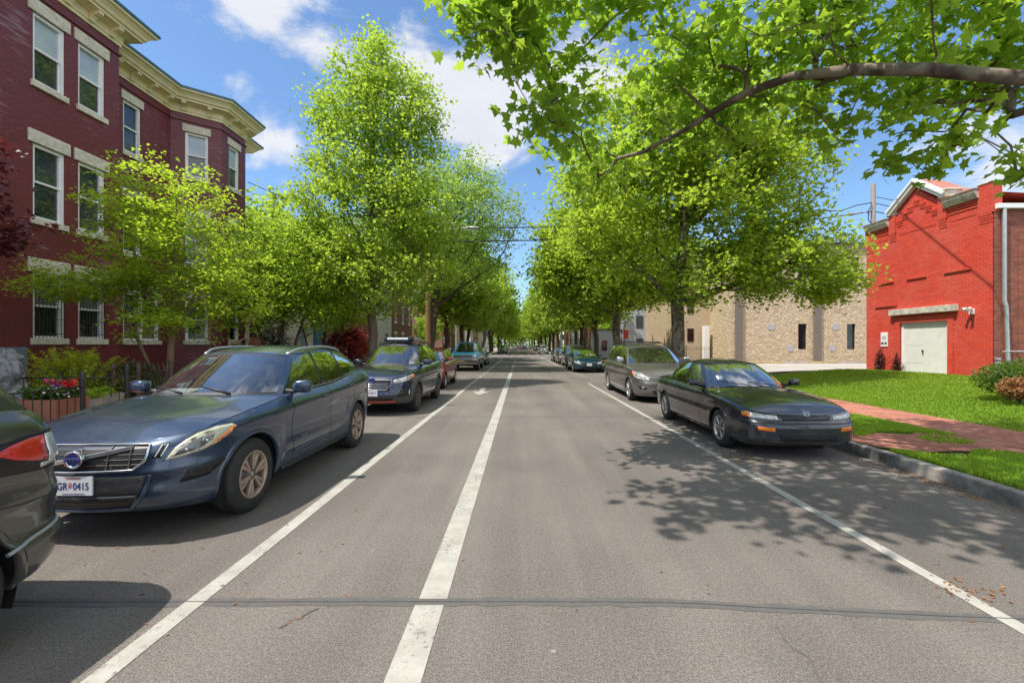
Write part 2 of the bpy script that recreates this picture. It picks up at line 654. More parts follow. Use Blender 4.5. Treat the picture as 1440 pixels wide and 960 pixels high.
def bark_mat(name, c1, c2, scale=6, stretch=0.25, bump=0.6, patches=False):
    t = NT(name)
    p = t.objco()
    mp = t.n('ShaderNodeMapping'); mp.inputs['Scale'].default_value = (1, 1, stretch); t.link(p, mp.inputs['Vector'])
    nz = t.noise(mp.outputs[0], scale, 6, 0.65, 0.4)
    if patches:
        vz = t.noise(p, 3.5, 3, 0.5, 0.8)
        col = t.ramp(vz, [(0.40, c1), (0.50, tuple((a + b) / 2 for a, b in zip(c1, c2))), (0.56, c2)])
        col = t.mix(0.3, col, t.ramp(nz, [(0.3, 0.2), (0.7, 0.8)]), 'OVERLAY')
    else:
        col = t.ramp(nz, [(0.3, c1), (0.7, c2)])
    t.pbr(col, 0.9, 0, t.bump(nz, bump, 0.03), 0, 0.2)
    return t.m


def asphalt_mat():
    t = NT('asphalt')
    p = t.pos()
    sp = t.noise(p, 105, 4, 0.85)
    sp2 = t.noise(p, 38, 4, 0.75)
    big = t.noise(p, 0.35, 5, 0.6)
    mp = t.n('ShaderNodeMapping'); mp.inputs['Scale'].default_value = (1.6, 0.12, 1); t.link(p, mp.inputs['Vector'])
    lanes = t.noise(mp.outputs[0], 0.9, 4, 0.6)
    base = t.ramp(t.math('ADD', t.math('MULTIPLY', big, 0.5), t.math('MULTIPLY', lanes, 0.5)), [(0.40, (0.120, 0.105, 0.093)), (0.60, (0.172, 0.152, 0.134))])
    col = t.mix(0.8, base, t.ramp(sp, [(0.33, 0.05), (0.5, 0.5), (0.66, 0.97)]), 'OVERLAY')
    col = t.mix(0.5, col, t.ramp(sp2, [(0.3, 0.25), (0.7, 0.75)]), 'OVERLAY')
    # oil drips and gum spots
    v = t.n('ShaderNodeTexVoronoi'); v.inputs['Scale'].default_value = 2.1; t.link(p, v.inputs['Vector'])
    rad = t.math('MULTIPLY', t.noise(p, 9, 2), 0.062)
    spots = t.math('LESS_THAN', v.outputs['Distance'], rad)
    col = t.mix(t.math('MULTIPLY', spots, 0.6), col, (0.035, 0.033, 0.032))
    v2 = t.n('ShaderNodeTexVoronoi'); v2.inputs['Scale'].default_value = 2.4
    m2 = t.n('ShaderNodeMapping'); m2.inputs['Location'].default_value = (3.3, 1.7, 0); t.link(p, m2.inputs['Vector']); t.link(m2.outputs[0], v2.inputs['Vector'])
    s2 = t.math('LESS_THAN', v2.outputs['Distance'], t.math('MULTIPLY', t.noise(p, 12, 2), 0.066))
    col = t.mix(t.math('MULTIPLY', s2, 0.6), col, (0.33, 0.31, 0.28))
    h = t.math('ADD', sp, t.math('MULTIPLY', sp2, 0.7))
    t.pbr(col, 0.88, 0, t.bump(h, 0.55, 0.006), 0, 0.25)
    return t.m


def line_mat():
    t = NT('road paint')
    p = t.pos()
    wear = t.math('ADD', t.math('MULTIPLY', t.noise(p, 26, 5, 0.7), 0.7), t.math('MULTIPLY', t.noise(p, 2.2, 3), 0.35))
    sp = t.noise(p, 170, 3, 0.75)
    wf = t.ramp(wear, [(0.565, 0.0), (0.66, 0.85)])
    paintc = t.ramp(t.noise(p, 5, 5, 0.65), [(0.3, (0.29, 0.275, 0.24)), (0.7, (0.41, 0.40, 0.36))])
    col = t.mix(wf, paintc, t.ramp(sp, [(0.3, (0.10, 0.095, 0.09)), (0.7, (0.18, 0.17, 0.16))]))
    t.pbr(col, 0.7, 0, t.bump(sp, 0.35, 0.004), 0, 0.3)
    return t.m


def concrete_mat(name, c, stain=0.5, scale=1.0):
    t = NT(name)
    p = t.pos()
    a = t.noise(p, 1.3 * scale, 6, 0.65); b = t.noise(p, 45 * scale, 4, 0.7)
    col = t.ramp(a, [(0.32, tuple(x * (1 - stain) for x in c)), (0.62, c)])
    col = t.mix(0.4, col, t.ramp(b, [(0.3, 0.25), (0.7, 0.75)]), 'OVERLAY')
    t.pbr(col, 0.85, 0, t.bump(b, 0.35, 0.006), 0, 0.25)
    return t.m


def soil_mat(name, c1, c2):
    t = NT(name)
    p = t.pos()
    col = t.ramp(t.noise(p, 9, 6, 0.7), [(0.35, c1), (0.65, c2)])
    t.pbr(col, 0.95, 0, t.bump(t.noise(p, 30, 5, 0.7), 0.8, 0.03), 0, 0.1)
    return t.m


def rubble_mat():
    """split-face concrete block"""
    t = NT('split face block')
    p = t.pos()
    sx = t.n('ShaderNodeSeparateXYZ'); t.link(p, sx.inputs[0])
    cx = t.n('ShaderNodeCombineXYZ')
    t.link(t.math('ADD', sx.outputs[0], sx.outputs[1]), cx.inputs[0]); t.link(sx.outputs[2], cx.inputs[1])
    b = t.n('ShaderNodeTexBrick'); t.link(cx.outputs[0], b.inputs['Vector'])
    b.inputs['Color1'].default_value = (0.66, 0.52, 0.35, 1); b.inputs['Color2'].default_value = (0.55, 0.43, 0.29, 1); b.inputs['Mortar'].default_value = (0.46, 0.37, 0.27, 1)
    b.inputs['Scale'].default_value = 1; b.inputs['Brick Width'].default_value = 0.4; b.inputs['Row Height'].default_value = 0.2; b.inputs['Mortar Size'].default_value = 0.012
    rk = t.noise(p, 5.5, 5, 0.6, 0.6)
    col = t.mix(0.45, b.outputs['Color'], t.ramp(rk, [(0.3, 0.25), (0.7, 0.75)]), 'OVERLAY')
    h = t.math('ADD', t.math('MULTIPLY', rk, 2.2), t.math('MULTIPLY', b.outputs['Fac'], -0.6))
    t.pbr(col, 0.9, 0, t.bump(h, 0.9, 0.09), 0, 0.15)
    return t.m


def tarp_mat():
    t = NT('grey tarp'); p = t.objco()
    n = t.noise(p, 5, 5, 0.6, 1.2)
    t.pbr(t.ramp(n, [(0.3, (0.08, 0.08, 0.083)), (0.7, (0.42, 0.42, 0.43))]), 0.3, 0, t.bump(n, 1.0, 0.08), 0, 0.6)
    return t.m


M = {}
M['asphalt'] = asphalt_mat()
M['line'] = line_mat()
M['tar'] = simple('tar sealant', (0.055, 0.054, 0.053), 0.7, bump=0.4, bscale=120, var=0.3)
M['kerb'] = concrete_mat('granite kerb', (0.34, 0.315, 0.28), 0.80, 1.6)
M['conc'] = concrete_mat('concrete', (0.42, 0.38, 0.33), 0.3)
M['lotconc'] = concrete_mat('lot concrete', (0.40, 0.37, 0.33), 0.25)
M['soil'] = soil_mat('soil', (0.045, 0.032, 0.022), (0.10, 0.075, 0.05))
M['turf'] = soil_mat('turf soil', (0.05, 0.08, 0.015), (0.09, 0.13, 0.025))
M['walk'] = None
t_ = NT('brick paving'); p_ = t_.pos(); b_ = t_.n('ShaderNodeTexBrick'); t_.link(p_, b_.inputs['Vector'])
b_.inputs['Color1'].default_value = (0.43, 0.175, 0.115, 1); b_.inputs['Color2'].default_value = (0.31, 0.115, 0.08, 1); b_.inputs['Mortar'].default_value = (0.17, 0.11, 0.08, 1)
b_.inputs['Scale'].default_value = 1; b_.inputs['Brick Width'].default_value = 0.2; b_.inputs['Row Height'].default_value = 0.1; b_.inputs['Mortar Size'].default_value = 0.006
n_ = t_.noise(p_, 2.0, 6, 0.65); n2_ = t_.noise(p_, 50, 4, 0.7)
c_ = t_.mix(0.5, b_.outputs['Color'], t_.ramp(n_, [(0.3, 0.2), (0.7, 0.8)]), 'OVERLAY')
c_ = t_.mix(t_.ramp(n_, [(0.55, 0.0), (0.8, 0.5)]), c_, (0.30, 0.24, 0.19))
t_.pbr(t_.mix(0.35, c_, t_.ramp(n2_, [(0.3, 0.2), (0.7, 0.8)]), 'OVERLAY'), 0.88, 0, t_.bump(t_.math('ADD', t_.math('MULTIPLY', b_.outputs['Fac'], -1.0), n2_), 0.5, 0.008), 0, 0.2)
M['walk'] = t_.m

M['maroon'] = brick_mat('maroon painted brick', (0.185, 0.030, 0.036), (0.150, 0.025, 0.031), (0.09, 0.018, 0.022), rough=0.42, bump=0.35, blotch=0.3, spec=0.5, smear=(0.34, 0.22, 0.26))
M['redbrick'] = brick_mat('red painted brick', (0.70, 0.085, 0.050), (0.58, 0.062, 0.038), (0.40, 0.040, 0.026), rough=0.6, bump=0.8, blotch=0.42, blotch_col=(0.56, 0.13, 0.095), smear=(0.66, 0.17, 0.12), ms=0.010, bh=0.085)
M['darkbrick'] = brick_mat('old dark brick', (0.36, 0.105, 0.065), (0.20, 0.058, 0.042), (0.24, 0.15, 0.11), rough=0.85, bump=0.7, blotch=0.4, bh=0.085, ms=0.010)
M['tanbrick'] = brick_mat('tan brick', (0.56, 0.43, 0.28), (0.48, 0.36, 0.24), (0.42, 0.34, 0.25), rough=0.85, bump=0.4, blotch=0.15, bh=0.10, bw=0.3)
M['housebrick'] = brick_mat('house brick', (0.24, 0.085, 0.055), (0.19, 0.062, 0.045), (0.25, 0.2, 0.17), blotch=0.2)
M['palebrick'] = brick_mat('pale painted brick', (0.55, 0.50, 0.44), (0.50, 0.46, 0.41), (0.42, 0.38, 0.34), rough=0.6, blotch=0.2, blotch_col=(0.40, 0.36, 0.32))
M['tealbrick'] = brick_mat('teal painted brick', (0.06, 0.20, 0.26), (0.05, 0.17, 0.23), (0.04, 0.13, 0.17), rough=0.6, blotch=0.2)
M['whitebrick'] = brick_mat('white painted wall', (0.66, 0.65, 0.64), (0.62, 0.61, 0.60), (0.55, 0.54, 0.53), rough=0.6, blotch=0.2, blotch_col=(0.5, 0.49, 0.47))
M['block'] = rubble_mat()
M['stone'] = simple('rough limestone', (0.60, 0.55, 0.44), 0.85, var=0.25, scale=9, bump=0.8, bscale=16)
M['cream'] = simple('cream paint', (0.80, 0.68, 0.42), 0.5, var=0.1, scale=4)
M['roofblue'] = simple('blue green metal edge', (0.05, 0.13, 0.15), 0.4, var=0.2)
M['white'] = simple('white paint', (0.80, 0.80, 0.78), 0.45, var=0.06)
M['offwhite'] = simple('off white paint', (0.74, 0.72, 0.67), 0.5, var=0.08, scale=3)
M['stonecap'] = simple('weathered white stone', (0.52, 0.48, 0.40), 0.8, var=0.35, scale=5, bump=0.4, bscale=30)
M['rust'] = simple('rusty copper', (0.28, 0.14, 0.08), 0.7, var=0.35, scale=5)
M['redtile'] = simple('red tile roof', (0.36, 0.13, 0.09), 0.7, var=0.2, scale=10, bump=0.4, bscale=30)
M['concgrey'] = simple('grey brown pilaster', (0.17, 0.138, 0.112), 0.8, var=0.15, bump=0.3)
M['greyplaque'] = simple('grey plaque', (0.38, 0.38, 0.40), 0.7)
M['pane'] = pane_mat('window glass', (0.05, 0.065, 0.08))
M['panedark'] = pane_mat('dark window glass', (0.02, 0.022, 0.025))
M['blind'] = simple('white blind', (0.60, 0.62, 0.64), 0.7, var=0.05)
M['iron'] = simple('black iron', (0.022, 0.020, 0.020), 0.5, var=0.3, bump=0.3)
M['rustiron'] = simple('rusty iron', (0.07, 0.045, 0.03), 0.75, var=0.5, scale=12, bump=0.3)
M['galv'] = simple('galvanised steel', (0.48, 0.49, 0.50), 0.45, 0.6, var=0.12)
M['wood'] = bark_mat('utility pole wood', (0.20, 0.11, 0.055), (0.34, 0.20, 0.105), 10, 0.05, 0.4)
M['greywood'] = bark_mat('grey pole wood', (0.27, 0.23, 0.19), (0.42, 0.37, 0.31), 10, 0.05, 0.4)
M['wire'] = simple('cable black', (0.018, 0.018, 0.022), 0.6)
M['terracotta'] = simple('terracotta', (0.36, 0.15, 0.085), 0.85, var=0.2, bump=0.2)
M['greypot'] = simple('grey stone pot', (0.34, 0.31, 0.27), 0.85, var=0.25, bump=0.3)
M['tarp'] = tarp_mat()
M['bluegrey'] = simple('blue grey metal', (0.16, 0.20, 0.24), 0.5)
M['signred'] = simple('sign red', (0.62, 0.05, 0.03), 0.5)
M['signgreen'] = simple('sign green', (0.01, 0.22, 0.14), 0.5)
M['signback'] = simple('aluminium sign back', (0.42, 0.42, 0.43), 0.45, 0.4)
M['ink'] = simple('dark ink', (0.03, 0.04, 0.06), 0.6)
M['yellowkerb'] = concrete_mat('yellow kerb paint', (0.56, 0.42, 0.16), 0.4)
# car materials
M['tyre'] = simple('tyre rubber', (0.022, 0.021, 0.020), 0.8, var=0.5, scale=14, bump=0.3, bscale=90)
M['alloy'] = simple('alloy wheel', (0.46, 0.45, 0.43), 0.35, 0.7, var=0.15)
M['bronze'] = simple('dusty alloy wheel', (0.40, 0.30, 0.23), 0.45, 0.5, var=0.2)
M['disc'] = simple('brake disc', (0.10, 0.09, 0.085), 0.5, 0.6)
M['blackplastic'] = simple('black plastic', (0.018, 0.018, 0.019), 0.5, var=0.3, scale=30, bump=0.1)
M['greyplastic'] = simple('grey plastic', (0.055, 0.054, 0.052), 0.6, var=0.25, scale=20, bump=0.15)
M['under'] = simple('underbody black', (0.006, 0.006, 0.006), 0.9)
M['chrome'] = simple('chrome', (0.62, 0.63, 0.64), 0.12, 1.0, var=0.05)
M['satin'] = simple('satin metal', (0.50, 0.51, 0.52), 0.35, 0.8, var=0.06)
M['grillblack'] = simple('grille black', (0.010, 0.010, 0.011), 0.45)
M['interior'] = simple('car interior', (0.035, 0.033, 0.031), 0.8, var=0.2)
M['beigeint'] = simple('beige interior', (0.26, 0.235, 0.20), 0.75, var=0.12)
M['plate'] = simple('plate white', (0.62, 0.63, 0.66), 0.4, var=0.05)
M['plateblue'] = simple('plate blue', (0.03, 0.05, 0.22), 0.5)
M['platered'] = simple('plate red', (0.45, 0.05, 0.05), 0.5)
M['amber'] = simple('amber lens', (0.85, 0.20, 0.015), 0.12, var=0.15, scale=20, coat=1.0)
M['redlens'] = simple('red lens', (0.50, 0.025, 0.02), 0.1, var=0.2, scale=16, coat=1.0)
M['clearlens'] = simple('clear lens', (0.50, 0.50, 0.48), 0.08, 0.35, var=0.35, scale=14, coat=1.0)
M['yellowlens'] = simple('hazed lens', (0.50, 0.48, 0.35), 0.22, 0.15, var=0.18, scale=9, coat=0.8)
M['darklens'] = simple('smoked lens', (0.08, 0.085, 0.09), 0.06, 0.3, var=0.3, coat=1.0)
M['paper'] = simple('paper', (0.72, 0.72, 0.70), 0.8, var=0.05)
M['wsglass'] = glass_mat('windscreen glass', (0.60, 0.68, 0.69), 4.2)
M['sideglass'] = glass_mat('tinted side glass', (0.10, 0.12, 0.11), 4.5)
M['clearside'] = glass_mat('side glass', (0.30, 0.34, 0.33), 4.5)
# ------------------------------------------------------------------ cars


class Car:
    """a car body as a wrapped side skin + top skin + glasshouse. local: front at -y, x across, z up, ground at 0"""

    def __init__(s, d):
        s.d = d
        o = catmull(d['plan'], 26)
        seg = np.hypot(*np.diff(o, axis=0).T)
        s.A = np.concatenate([[0], np.cumsum(seg)])
        s.O = o
        t = np.gradient(o, s.A, axis=0)
        t /= np.linalg.norm(t, axis=1)[:, None]
        t[0] = (1, 0); t[-1] = (-1, 0)
        s.Nrm = np.stack([t[:, 1], -t[:, 0]], 1)
        s.T = s.A[-1]
        s.ztop = pchip(d['ztop']); s.zbot = pchip(d['zbot'])
        s.fi = pchip(d.get('front', [(0, .10), (.12, .03), (.3, 0), (.55, .01), (.8, .03), (.93, .07), (1, .13)]))
        s.si = pchip(d.get('side', [(0, .075), (.08, .03), (.25, .012), (.5, 0), (.72, .004), (.86, .016), (.95, .045), (1, .085)]))
        s.ri = pchip(d.get('rear', [(0, .10), (.12, .03), (.3, 0), (.55, .01), (.8, .03), (.94, .06), (1, .10)]))
        s.zc = pchip(d['hood'])
        s.zroof = pchip(d['roof']); s.crown = d.get('crown', .07)
        yo = np.maximum.accumulate(o[:, 1] + np.arange(len(o)) * 1e-9)
        s.yo = yo
        s.imax = int(np.argmax(o[:, 0]))
        s.bumps = d.get('skin', None)

    def a_y(s, y): return np.interp(y, s.yo, s.A)

    def a_x(s, x): return np.interp(x, s.O[:s.imax, 0], s.A[:s.imax])

    def a_xr(s, x): return np.interp(-np.asarray(x), -s.O[s.imax:, 0], s.A[s.imax:])

    def out(s, a):
        a = np.clip(a, 0, s.T)
        return (np.interp(a, s.A, s.O[:, 0]), np.interp(a, s.A, s.O[:, 1]),
                np.interp(a, s.A, s.Nrm[:, 0]), np.interp(a, s.A, s.Nrm[:, 1]))

    def S(s, a, z, off=0.0):
        a = np.asarray(a, float); z = np.asarray(z, float)
        sg = np.where(a < 0, -1.0, 1.0)
        a = np.abs(a)
        x, y, nx, ny = s.out(a)
        zt = s.ztop(y); zb = s.zbot(y)
        t = np.clip((z - zb) / (zt - zb), 0, 1)
        ins = nx**2 * s.si(t) + ny**2 * np.where(ny < 0, s.fi(t), s.ri(t))
        if s.bumps is not None: ins = ins - s.bumps(a, y, z, nx, ny)
        x = x - nx * (ins - off); y = y - ny * (ins - off)
        return np.stack([sg * np.maximum(x, 0), y, z + 0 * x], -1)

    def capz(s, x, y, xe, ze):
        u = np.clip(1 - np.abs(x) / np.maximum(xe, 1e-4), 0, 1)
        e = s.edge()
        y = np.asarray(y, float)
        w0 = np.clip((y - e[0, 1]) / .34, 0, 1); w1 = np.clip((e[-1, 1] - y) / .30, 0, 1)
        w0 = 1 - (1 - w0)**2; w1 = 1 - (1 - w1)**2
        zc = s.zc(y)
        zc = e[0, 2] + (zc - e[0, 2]) * w0 if s.d.get('blend', True) else zc
        zc = e[-1, 2] + (zc - e[-1, 2]) * w1
        return ze + (zc - ze) * (1 - (1 - u)**2.3)

    def edge(s):
        """top edge of the side skin: arrays of a, point"""
        if not hasattr(s, '_edge'):
            a = np.linspace(0, s.T, 300)
            _, y, _, _ = s.out(a)
            s._edge = s.S(a, s.ztop(y))
        return s._edge

    def top_at(s, x, y, off=0.0):
        e = s.edge()
        yy = np.maximum.accumulate(e[:, 1] + np.arange(len(e)) * 1e-9)
        xe = np.interp(y, yy, e[:, 0]); ze = np.interp(y, yy, e[:, 2])
        z = s.capz(np.asarray(x, float), np.asarray(y, float), xe, ze)
        if s.d.get('crease') is not None: z = z + s.d['crease'](np.abs(np.asarray(x, float)), np.asarray(y, float))
        return z + off

    # ---- flat polygon in (a,z) laid on the skin and given a thickness
    def patch(s, poly, name, mat, parent, off=0.006, back=-0.012, mirror=True, rnd_edge=0.0, step=0.05, smooth=True, one=None, surf=None):
        f = surf or (lambda a, z, o: s.S(a, z, o))
        res = []
        sides = [1, -1] if mirror else [1]
        if one is not None: sides = [one]
        for sg in sides:
            bm = bmesh.new()
            vs = [bm.verts.new((p[0], p[1], 0)) for p in poly]
            bm.faces.new(vs)
            bm.normal_update()
            a0, a1 = min(p[0] for p in poly), max(p[0] for p in poly)
            z0, z1 = min(p[1] for p in poly), max(p[1] for p in poly)
            for k in range(1, int((a1 - a0) / step) + 1):
                bmesh.ops.bisect_plane(bm, geom=bm.verts[:] + bm.edges[:] + bm.faces[:], plane_co=(a0 + k * step, 0, 0), plane_no=(1, 0, 0))
            for k in range(1, int((z1 - z0) / step) + 1):
                bmesh.ops.bisect_plane(bm, geom=bm.verts[:] + bm.edges[:] + bm.faces[:], plane_co=(0, z0 + k * step, 0), plane_no=(0, 1, 0))
            bmesh.ops.triangulate(bm, faces=[fc for fc in bm.faces if len(fc.verts) > 4])
            if rnd_edge > 0:
                bmesh.ops.inset_region(bm, faces=bm.faces[:], thickness=rnd_edge, depth=0, use_boundary=True)
            bm.verts.ensure_lookup_table(); bm.verts.index_update()
            bnd = set(v.index for e in bm.edges if e.is_boundary for v in e.verts)
            n = len(bm.verts)
            aa = np.array([v.co.x for v in bm.verts]); zz = np.array([v.co.y for v in bm.verts])
            of = np.full(n, off)
            if rnd_edge > 0:
                for i in bnd: of[i] = off * 0.3
            front = f(aa, zz, of)
            faces = [tuple(v.index for v in fc.verts) for fc in bm.faces]
            # orientation: make normals point outwards
            V = list(front)
            bl = {}
            rear = f(aa, zz, np.full(n, back))
            for i in bnd:
                bl[i] = len(V); V.append(rear[i])
            sidef = []
            for e in bm.edges:
                if e.is_boundary:
                    l = e.link_loops[0]
                    i, j = l.vert.index, l.link_loop_next.vert.index
                    sidef.append((j, i, bl[i], bl[j]))
            bm.free()
            V = np.array(V)
            if sg < 0: V = V * np.array([-1, 1, 1])
            fl = faces + sidef
            if sg < 0: fl = [tuple(reversed(q)) for q in fl]
            o = raw_mesh(name, V, fl, mat, parent)
            sm = [smooth] * len(faces) + [False] * len(sidef)
            o.data.polygons.foreach_set('use_smooth', sm)
            res.append(o)
        return res

    def strip(s, pts, w, name, mat, parent, off=0.004, mirror=True, join=None):
        """thin bar following (a,z) polyline on the skin"""
        mb = join or MB()
        for sg in ([1, -1] if mirror else [1]):
            P = catmull(pts, 6) if len(pts) > 2 else np.array([np.array(pts[0]) + (np.array(pts[1]) - np.array(pts[0])) * t for t in np.linspace(0, 1, 8)])
            q = s.S(P[:, 0], P[:, 1], off) * np.array([sg, 1, 1])
            mb.tube([tuple(p) for p in q], w / 2, 6)
        if join is None: return mb.build(name, mat, parent)

    # ---- main shell
    def shell(s, root, mats, doors=(), gaps=(), step=0.05, rows=22, sill=0.36, near=True, bumper=None, parts=True):
        d = s.d
        T = s.T
        acols = list(np.arange(0, T, step)) + [T]
        # finer near the corners of nose and tail
        extra = []
        for lo, hi in ((s.a_x(0.5 * d['W'] * .75), s.a_x(0.5 * d['W'] * .97)),):
            pass
        gapc = []
        for y in gaps:
            a = float(s.a_y(y)); gapc.append(a); extra += [a - .0055, a + .0055]
        acols = np.array(sorted([a for a in acols if all(abs(a - g) > .018 for g in gapc)] + extra))
        trow = np.concatenate([np.linspace(0, .12, 3), np.linspace(.12, .82, rows - 8)[1:], np.linspace(.82, 1, 7)[1:]])
        nA, nR = len(acols), len(trow)
        _, yc, nx, ny = s.out(acols)
        zt = s.ztop(yc); zb = s.zbot(yc)
        AA = np.repeat(acols[:, None], nR, 1)
        ZZ = zb[:, None] + trow[None] * (zt - zb)[:, None]
        arches = d['arches']            # (y, z, radius)
        YY = np.repeat(yc[:, None], nR, 1)
        side = np.abs(nx) > .35
        killed = np.zeros((nA - 1, nR - 1), bool)
        for (wy, wz, wr) in arches:
            D = np.hypot(YY - wy, ZZ - wz)
            ins = (D < wr) & side[:, None]
            c4 = ins[:-1, :-1].astype(int) + ins[1:, :-1] + ins[:-1, 1:] + ins[1:, 1:]
            killed |= c4 == 4
            mixed = (c4 > 0) & (c4 < 4)
            mv = np.zeros_like(ins)
            mv[:-1, :-1] |= mixed; mv[1:, :-1] |= mixed; mv[:-1, 1:] |= mixed; mv[1:, 1:] |= mixed
            mv &= ins
            sc = wr / np.maximum(D, 1e-3)
            ny_ = wy + (YY - wy) * sc; nz_ = wz + (ZZ - wz) * sc
            AA = np.where(mv, AA + (ny_ - YY), AA); ZZ = np.where(mv, nz_, ZZ)
        P = s.S(AA, ZZ)
        # which part is each cell
        part = np.full((nA - 1, nR - 1), 'body', dtype=object)
        am = (acols[:-1] + acols[1:]) / 2
        ym = s.out(am)[1]
        zm = (ZZ[:-1, :-1] + ZZ[1:, 1:]) / 2
        for i in range(nA - 1):
            if any(abs(am[i] - g) < .002 for g in gapc):
                for j in range(nR - 1):
                    if zm[i, j] > sill: part[i, j] = None
                continue
            for j in range(nR - 1):
                if killed[i, j]: part[i, j] = None; continue
                for (nm, y0, y1) in doors:
                    if y0 < ym[i] < y1 and zm[i, j] > sill: part[i, j] = nm
                if bumper and part[i, j] == 'body':
                    q = bumper(ym[i], zm[i, j])
                    if q: part[i, j] = q
        names = [n_ for n_ in dict.fromkeys(part.ravel().tolist()) if n_]
        flat = P.reshape(-1, 3)

        def emit(nm, sg, mb):
            V = flat * np.array([sg, 1, 1])
            idx = {}
            vs = []; fs = []
            for i in range(nA - 1):
                for j in range(nR - 1):
                    if part[i, j] != nm: continue
                    q = [i * nR + j, (i + 1) * nR + j, (i + 1) * nR + j + 1, i * nR + j + 1]
                    # +a goes counter-clockwise seen from above -> outward order
                    if sg < 0: q.reverse()
                    r = []
                    for k in q:
                        if k not in idx: idx[k] = len(vs); vs.append(V[k])
                        r.append(idx[k])
                    fs.append(r)
            mb.add(vs, fs, True)
        s.partobj = {}
        body = MB()
        for nm in names:
            if nm.startswith('door'):
                for sg in (1, -1):
                    mb = MB(); emit(nm, sg, mb)
                    s.partobj[(nm, sg)] = mb.build('door', mats['body'], root)
            elif nm == 'body':
                emit(nm, 1, body); emit(nm, -1, body)
            else:
                mb = MB(); emit(nm, 1, mb); emit(nm, -1, mb)
                s.partobj[nm] = mb.build(nm, mats.get(nm, mats['body']), root)
        # ---- top skin
        E = P[:, -1, :]
        U = np.array([0, .012, .05, .12, .22, .34, .48, .62, .76, .88, 1.0])
        nU = len(U)
        G = np.zeros((nA, nU, 3))
        for k in range(nU):
            G[:, k, 0] = E[:, 0] * (1 - U[k]); G[:, k, 1] = E[:, 1]
            G[:, k, 2] = s.top_at(G[:, k, 0], E[:, 1]) if U[k] > 0 else E[:, 2]
        loop = s.loops()
        bx, by = loop[0][:, 0] * .955, loop[0][:, 1]
        yc0, yc1 = by.min(), by.max()
        bymid = (yc0 + yc1) / 2
        by2 = bymid + (by - bymid) * .965
        hood = MB(); lid = MB()
        for sg in (1, -1):
            bufs = {'hood': ([], [], {}), 'lid': ([], [], {}), 'body': ([], [], {})}
            for i in range(nA - 1):
                for j in range(nU - 1):
                    q4 = [(i, j), (i, j + 1), (i + 1, j + 1), (i + 1, j)]
                    c = np.mean([G[a, b] for a, b in q4], 0)
                    xl = np.interp(c[1], np.maximum.accumulate(by2), bx, left=-1, right=-1) if yc0 < c[1] < yc1 else -1
                    # the windscreen line is curved: near the nose side the loop's first points share x from 0 up
                    if s.inside(c[0], c[1]): continue
                    tgt = 'body'
                    if near and j == 0 and ((d['plan'][0][1] + .45 < c[1] < yc0 + .25) or (d.get('lid') and yc1 < c[1] < d['plan'][-1][1] - .3)): continue
                    if c[1] < yc0 + .5 and d.get('has_hood', True) and j >= 1:
                        tgt = 'hood'
                    elif c[1] > yc1 - .1 and d.get('lid', False) and j >= 1: tgt = 'lid'
                    vs, fs, idx = bufs[tgt]
                    r = []
                    for a, b in q4:
                        key = (a, b)
                        if key not in idx: idx[key] = len(vs); vs.append(G[a, b] * np.array([sg, 1, 1]))
                        r.append(idx[key])
                    # from front (i) to rear, edge to centre
                    if sg > 0: r.reverse()
                    fs.append(r)
            hood.add(*bufs['hood'][:2], True); lid.add(*bufs['lid'][:2], True); body.add(*bufs['body'][:2], True)
        s.greenhouse(root, mats, body, near)
        s.partobj['body'] = body.build('body', mats['body'], root)
        if hood.f: s.partobj['hood'] = hood.build('bonnet', mats['body'], root)
        if lid.f: s.partobj['lid'] = lid.build('boot_lid', mats['body'], root)
        # ---- underside and wheel wells
        ub = MB()
        oa = np.linspace(0, T, 60)
        q = s.S(oa, s.zbot(s.out(oa)[1]) + .02, -.03)
        ring = [tuple(p) for p in q] + [(-p[0], p[1], p[2]) for p in q[::-1][1:-1]]
        nrg = len(ring)
        zb_ = [r_[2] for r_ in ring]
        V = ring + [(x * .9, y * .97, z + .14) for x, y, z in ring]
        Fc = [tuple(range(nrg))] + [(i, (i + 1) % nrg, nrg + (i + 1) % nrg, nrg + i) for i in range(nrg)] + [tuple(reversed(range(nrg, 2 * nrg)))]
        ub.add(V, Fc)
        for (wy, wz, wr) in arches:
            xo = float(s.out(float(s.a_y(wy)))[0]) - .05
            for sg in (1, -1):
                n = 18
                pr = []
                th = np.linspace(-.35, PI + .35, n)
                for t_ in th:
                    pr.append((wy + math.cos(t_) * (wr + .012), wz + math.sin(t_) * (wr + .012)))
                V = [(sg * xo, y, z) for y, z in pr] + [(sg * (xo - .32), y, z) for y, z in pr]
                Fc = [(i, i + 1, n + i + 1, n + i) for i in range(n - 1)] + [tuple(range(n, 2 * n))]
                ub.add(V, Fc)
        s.partobj['under'] = ub.build('underbody', M['under'], root)
        return s

    def loops(s):
        if hasattr(s, '_loops'): return s._loops
        cols = s.d['cols']
        C = np.array([c[:4] for c in cols], float)
        n = 4
        # smooth each loop through its own points
        fine = []
        tags = []
        for i in range(len(cols) - 1):
            for k in range(n):
                tags.append(cols[i][4])
        D = catmull(C, n)
        # glass to glass joins must be exact: keep control columns where they are
        s._loops = (D[:, :2], D[:, 2:], tags, n)
        return s._loops

    def inside(s, x, y):
        bot = s.loops()[0]
        poly = getattr(s, '_poly', None)
        if poly is None:
            cy = (bot[:, 1].min() + bot[:, 1].max()) / 2
            half = [(px * .955, cy + (py - cy) * .968) for px, py in bot]
            s._poly = poly = half + [(-px, py) for px, py in half[::-1]]
        c = False
        j = len(poly) - 1
        for i in range(len(poly)):
            xi, yi = poly[i]; xj, yj = poly[j]
            if (yi > y) != (yj > y) and x < (xj - xi) * (y - yi) / (yj - yi + 1e-12) + xi: c = not c
            j = i
        return c

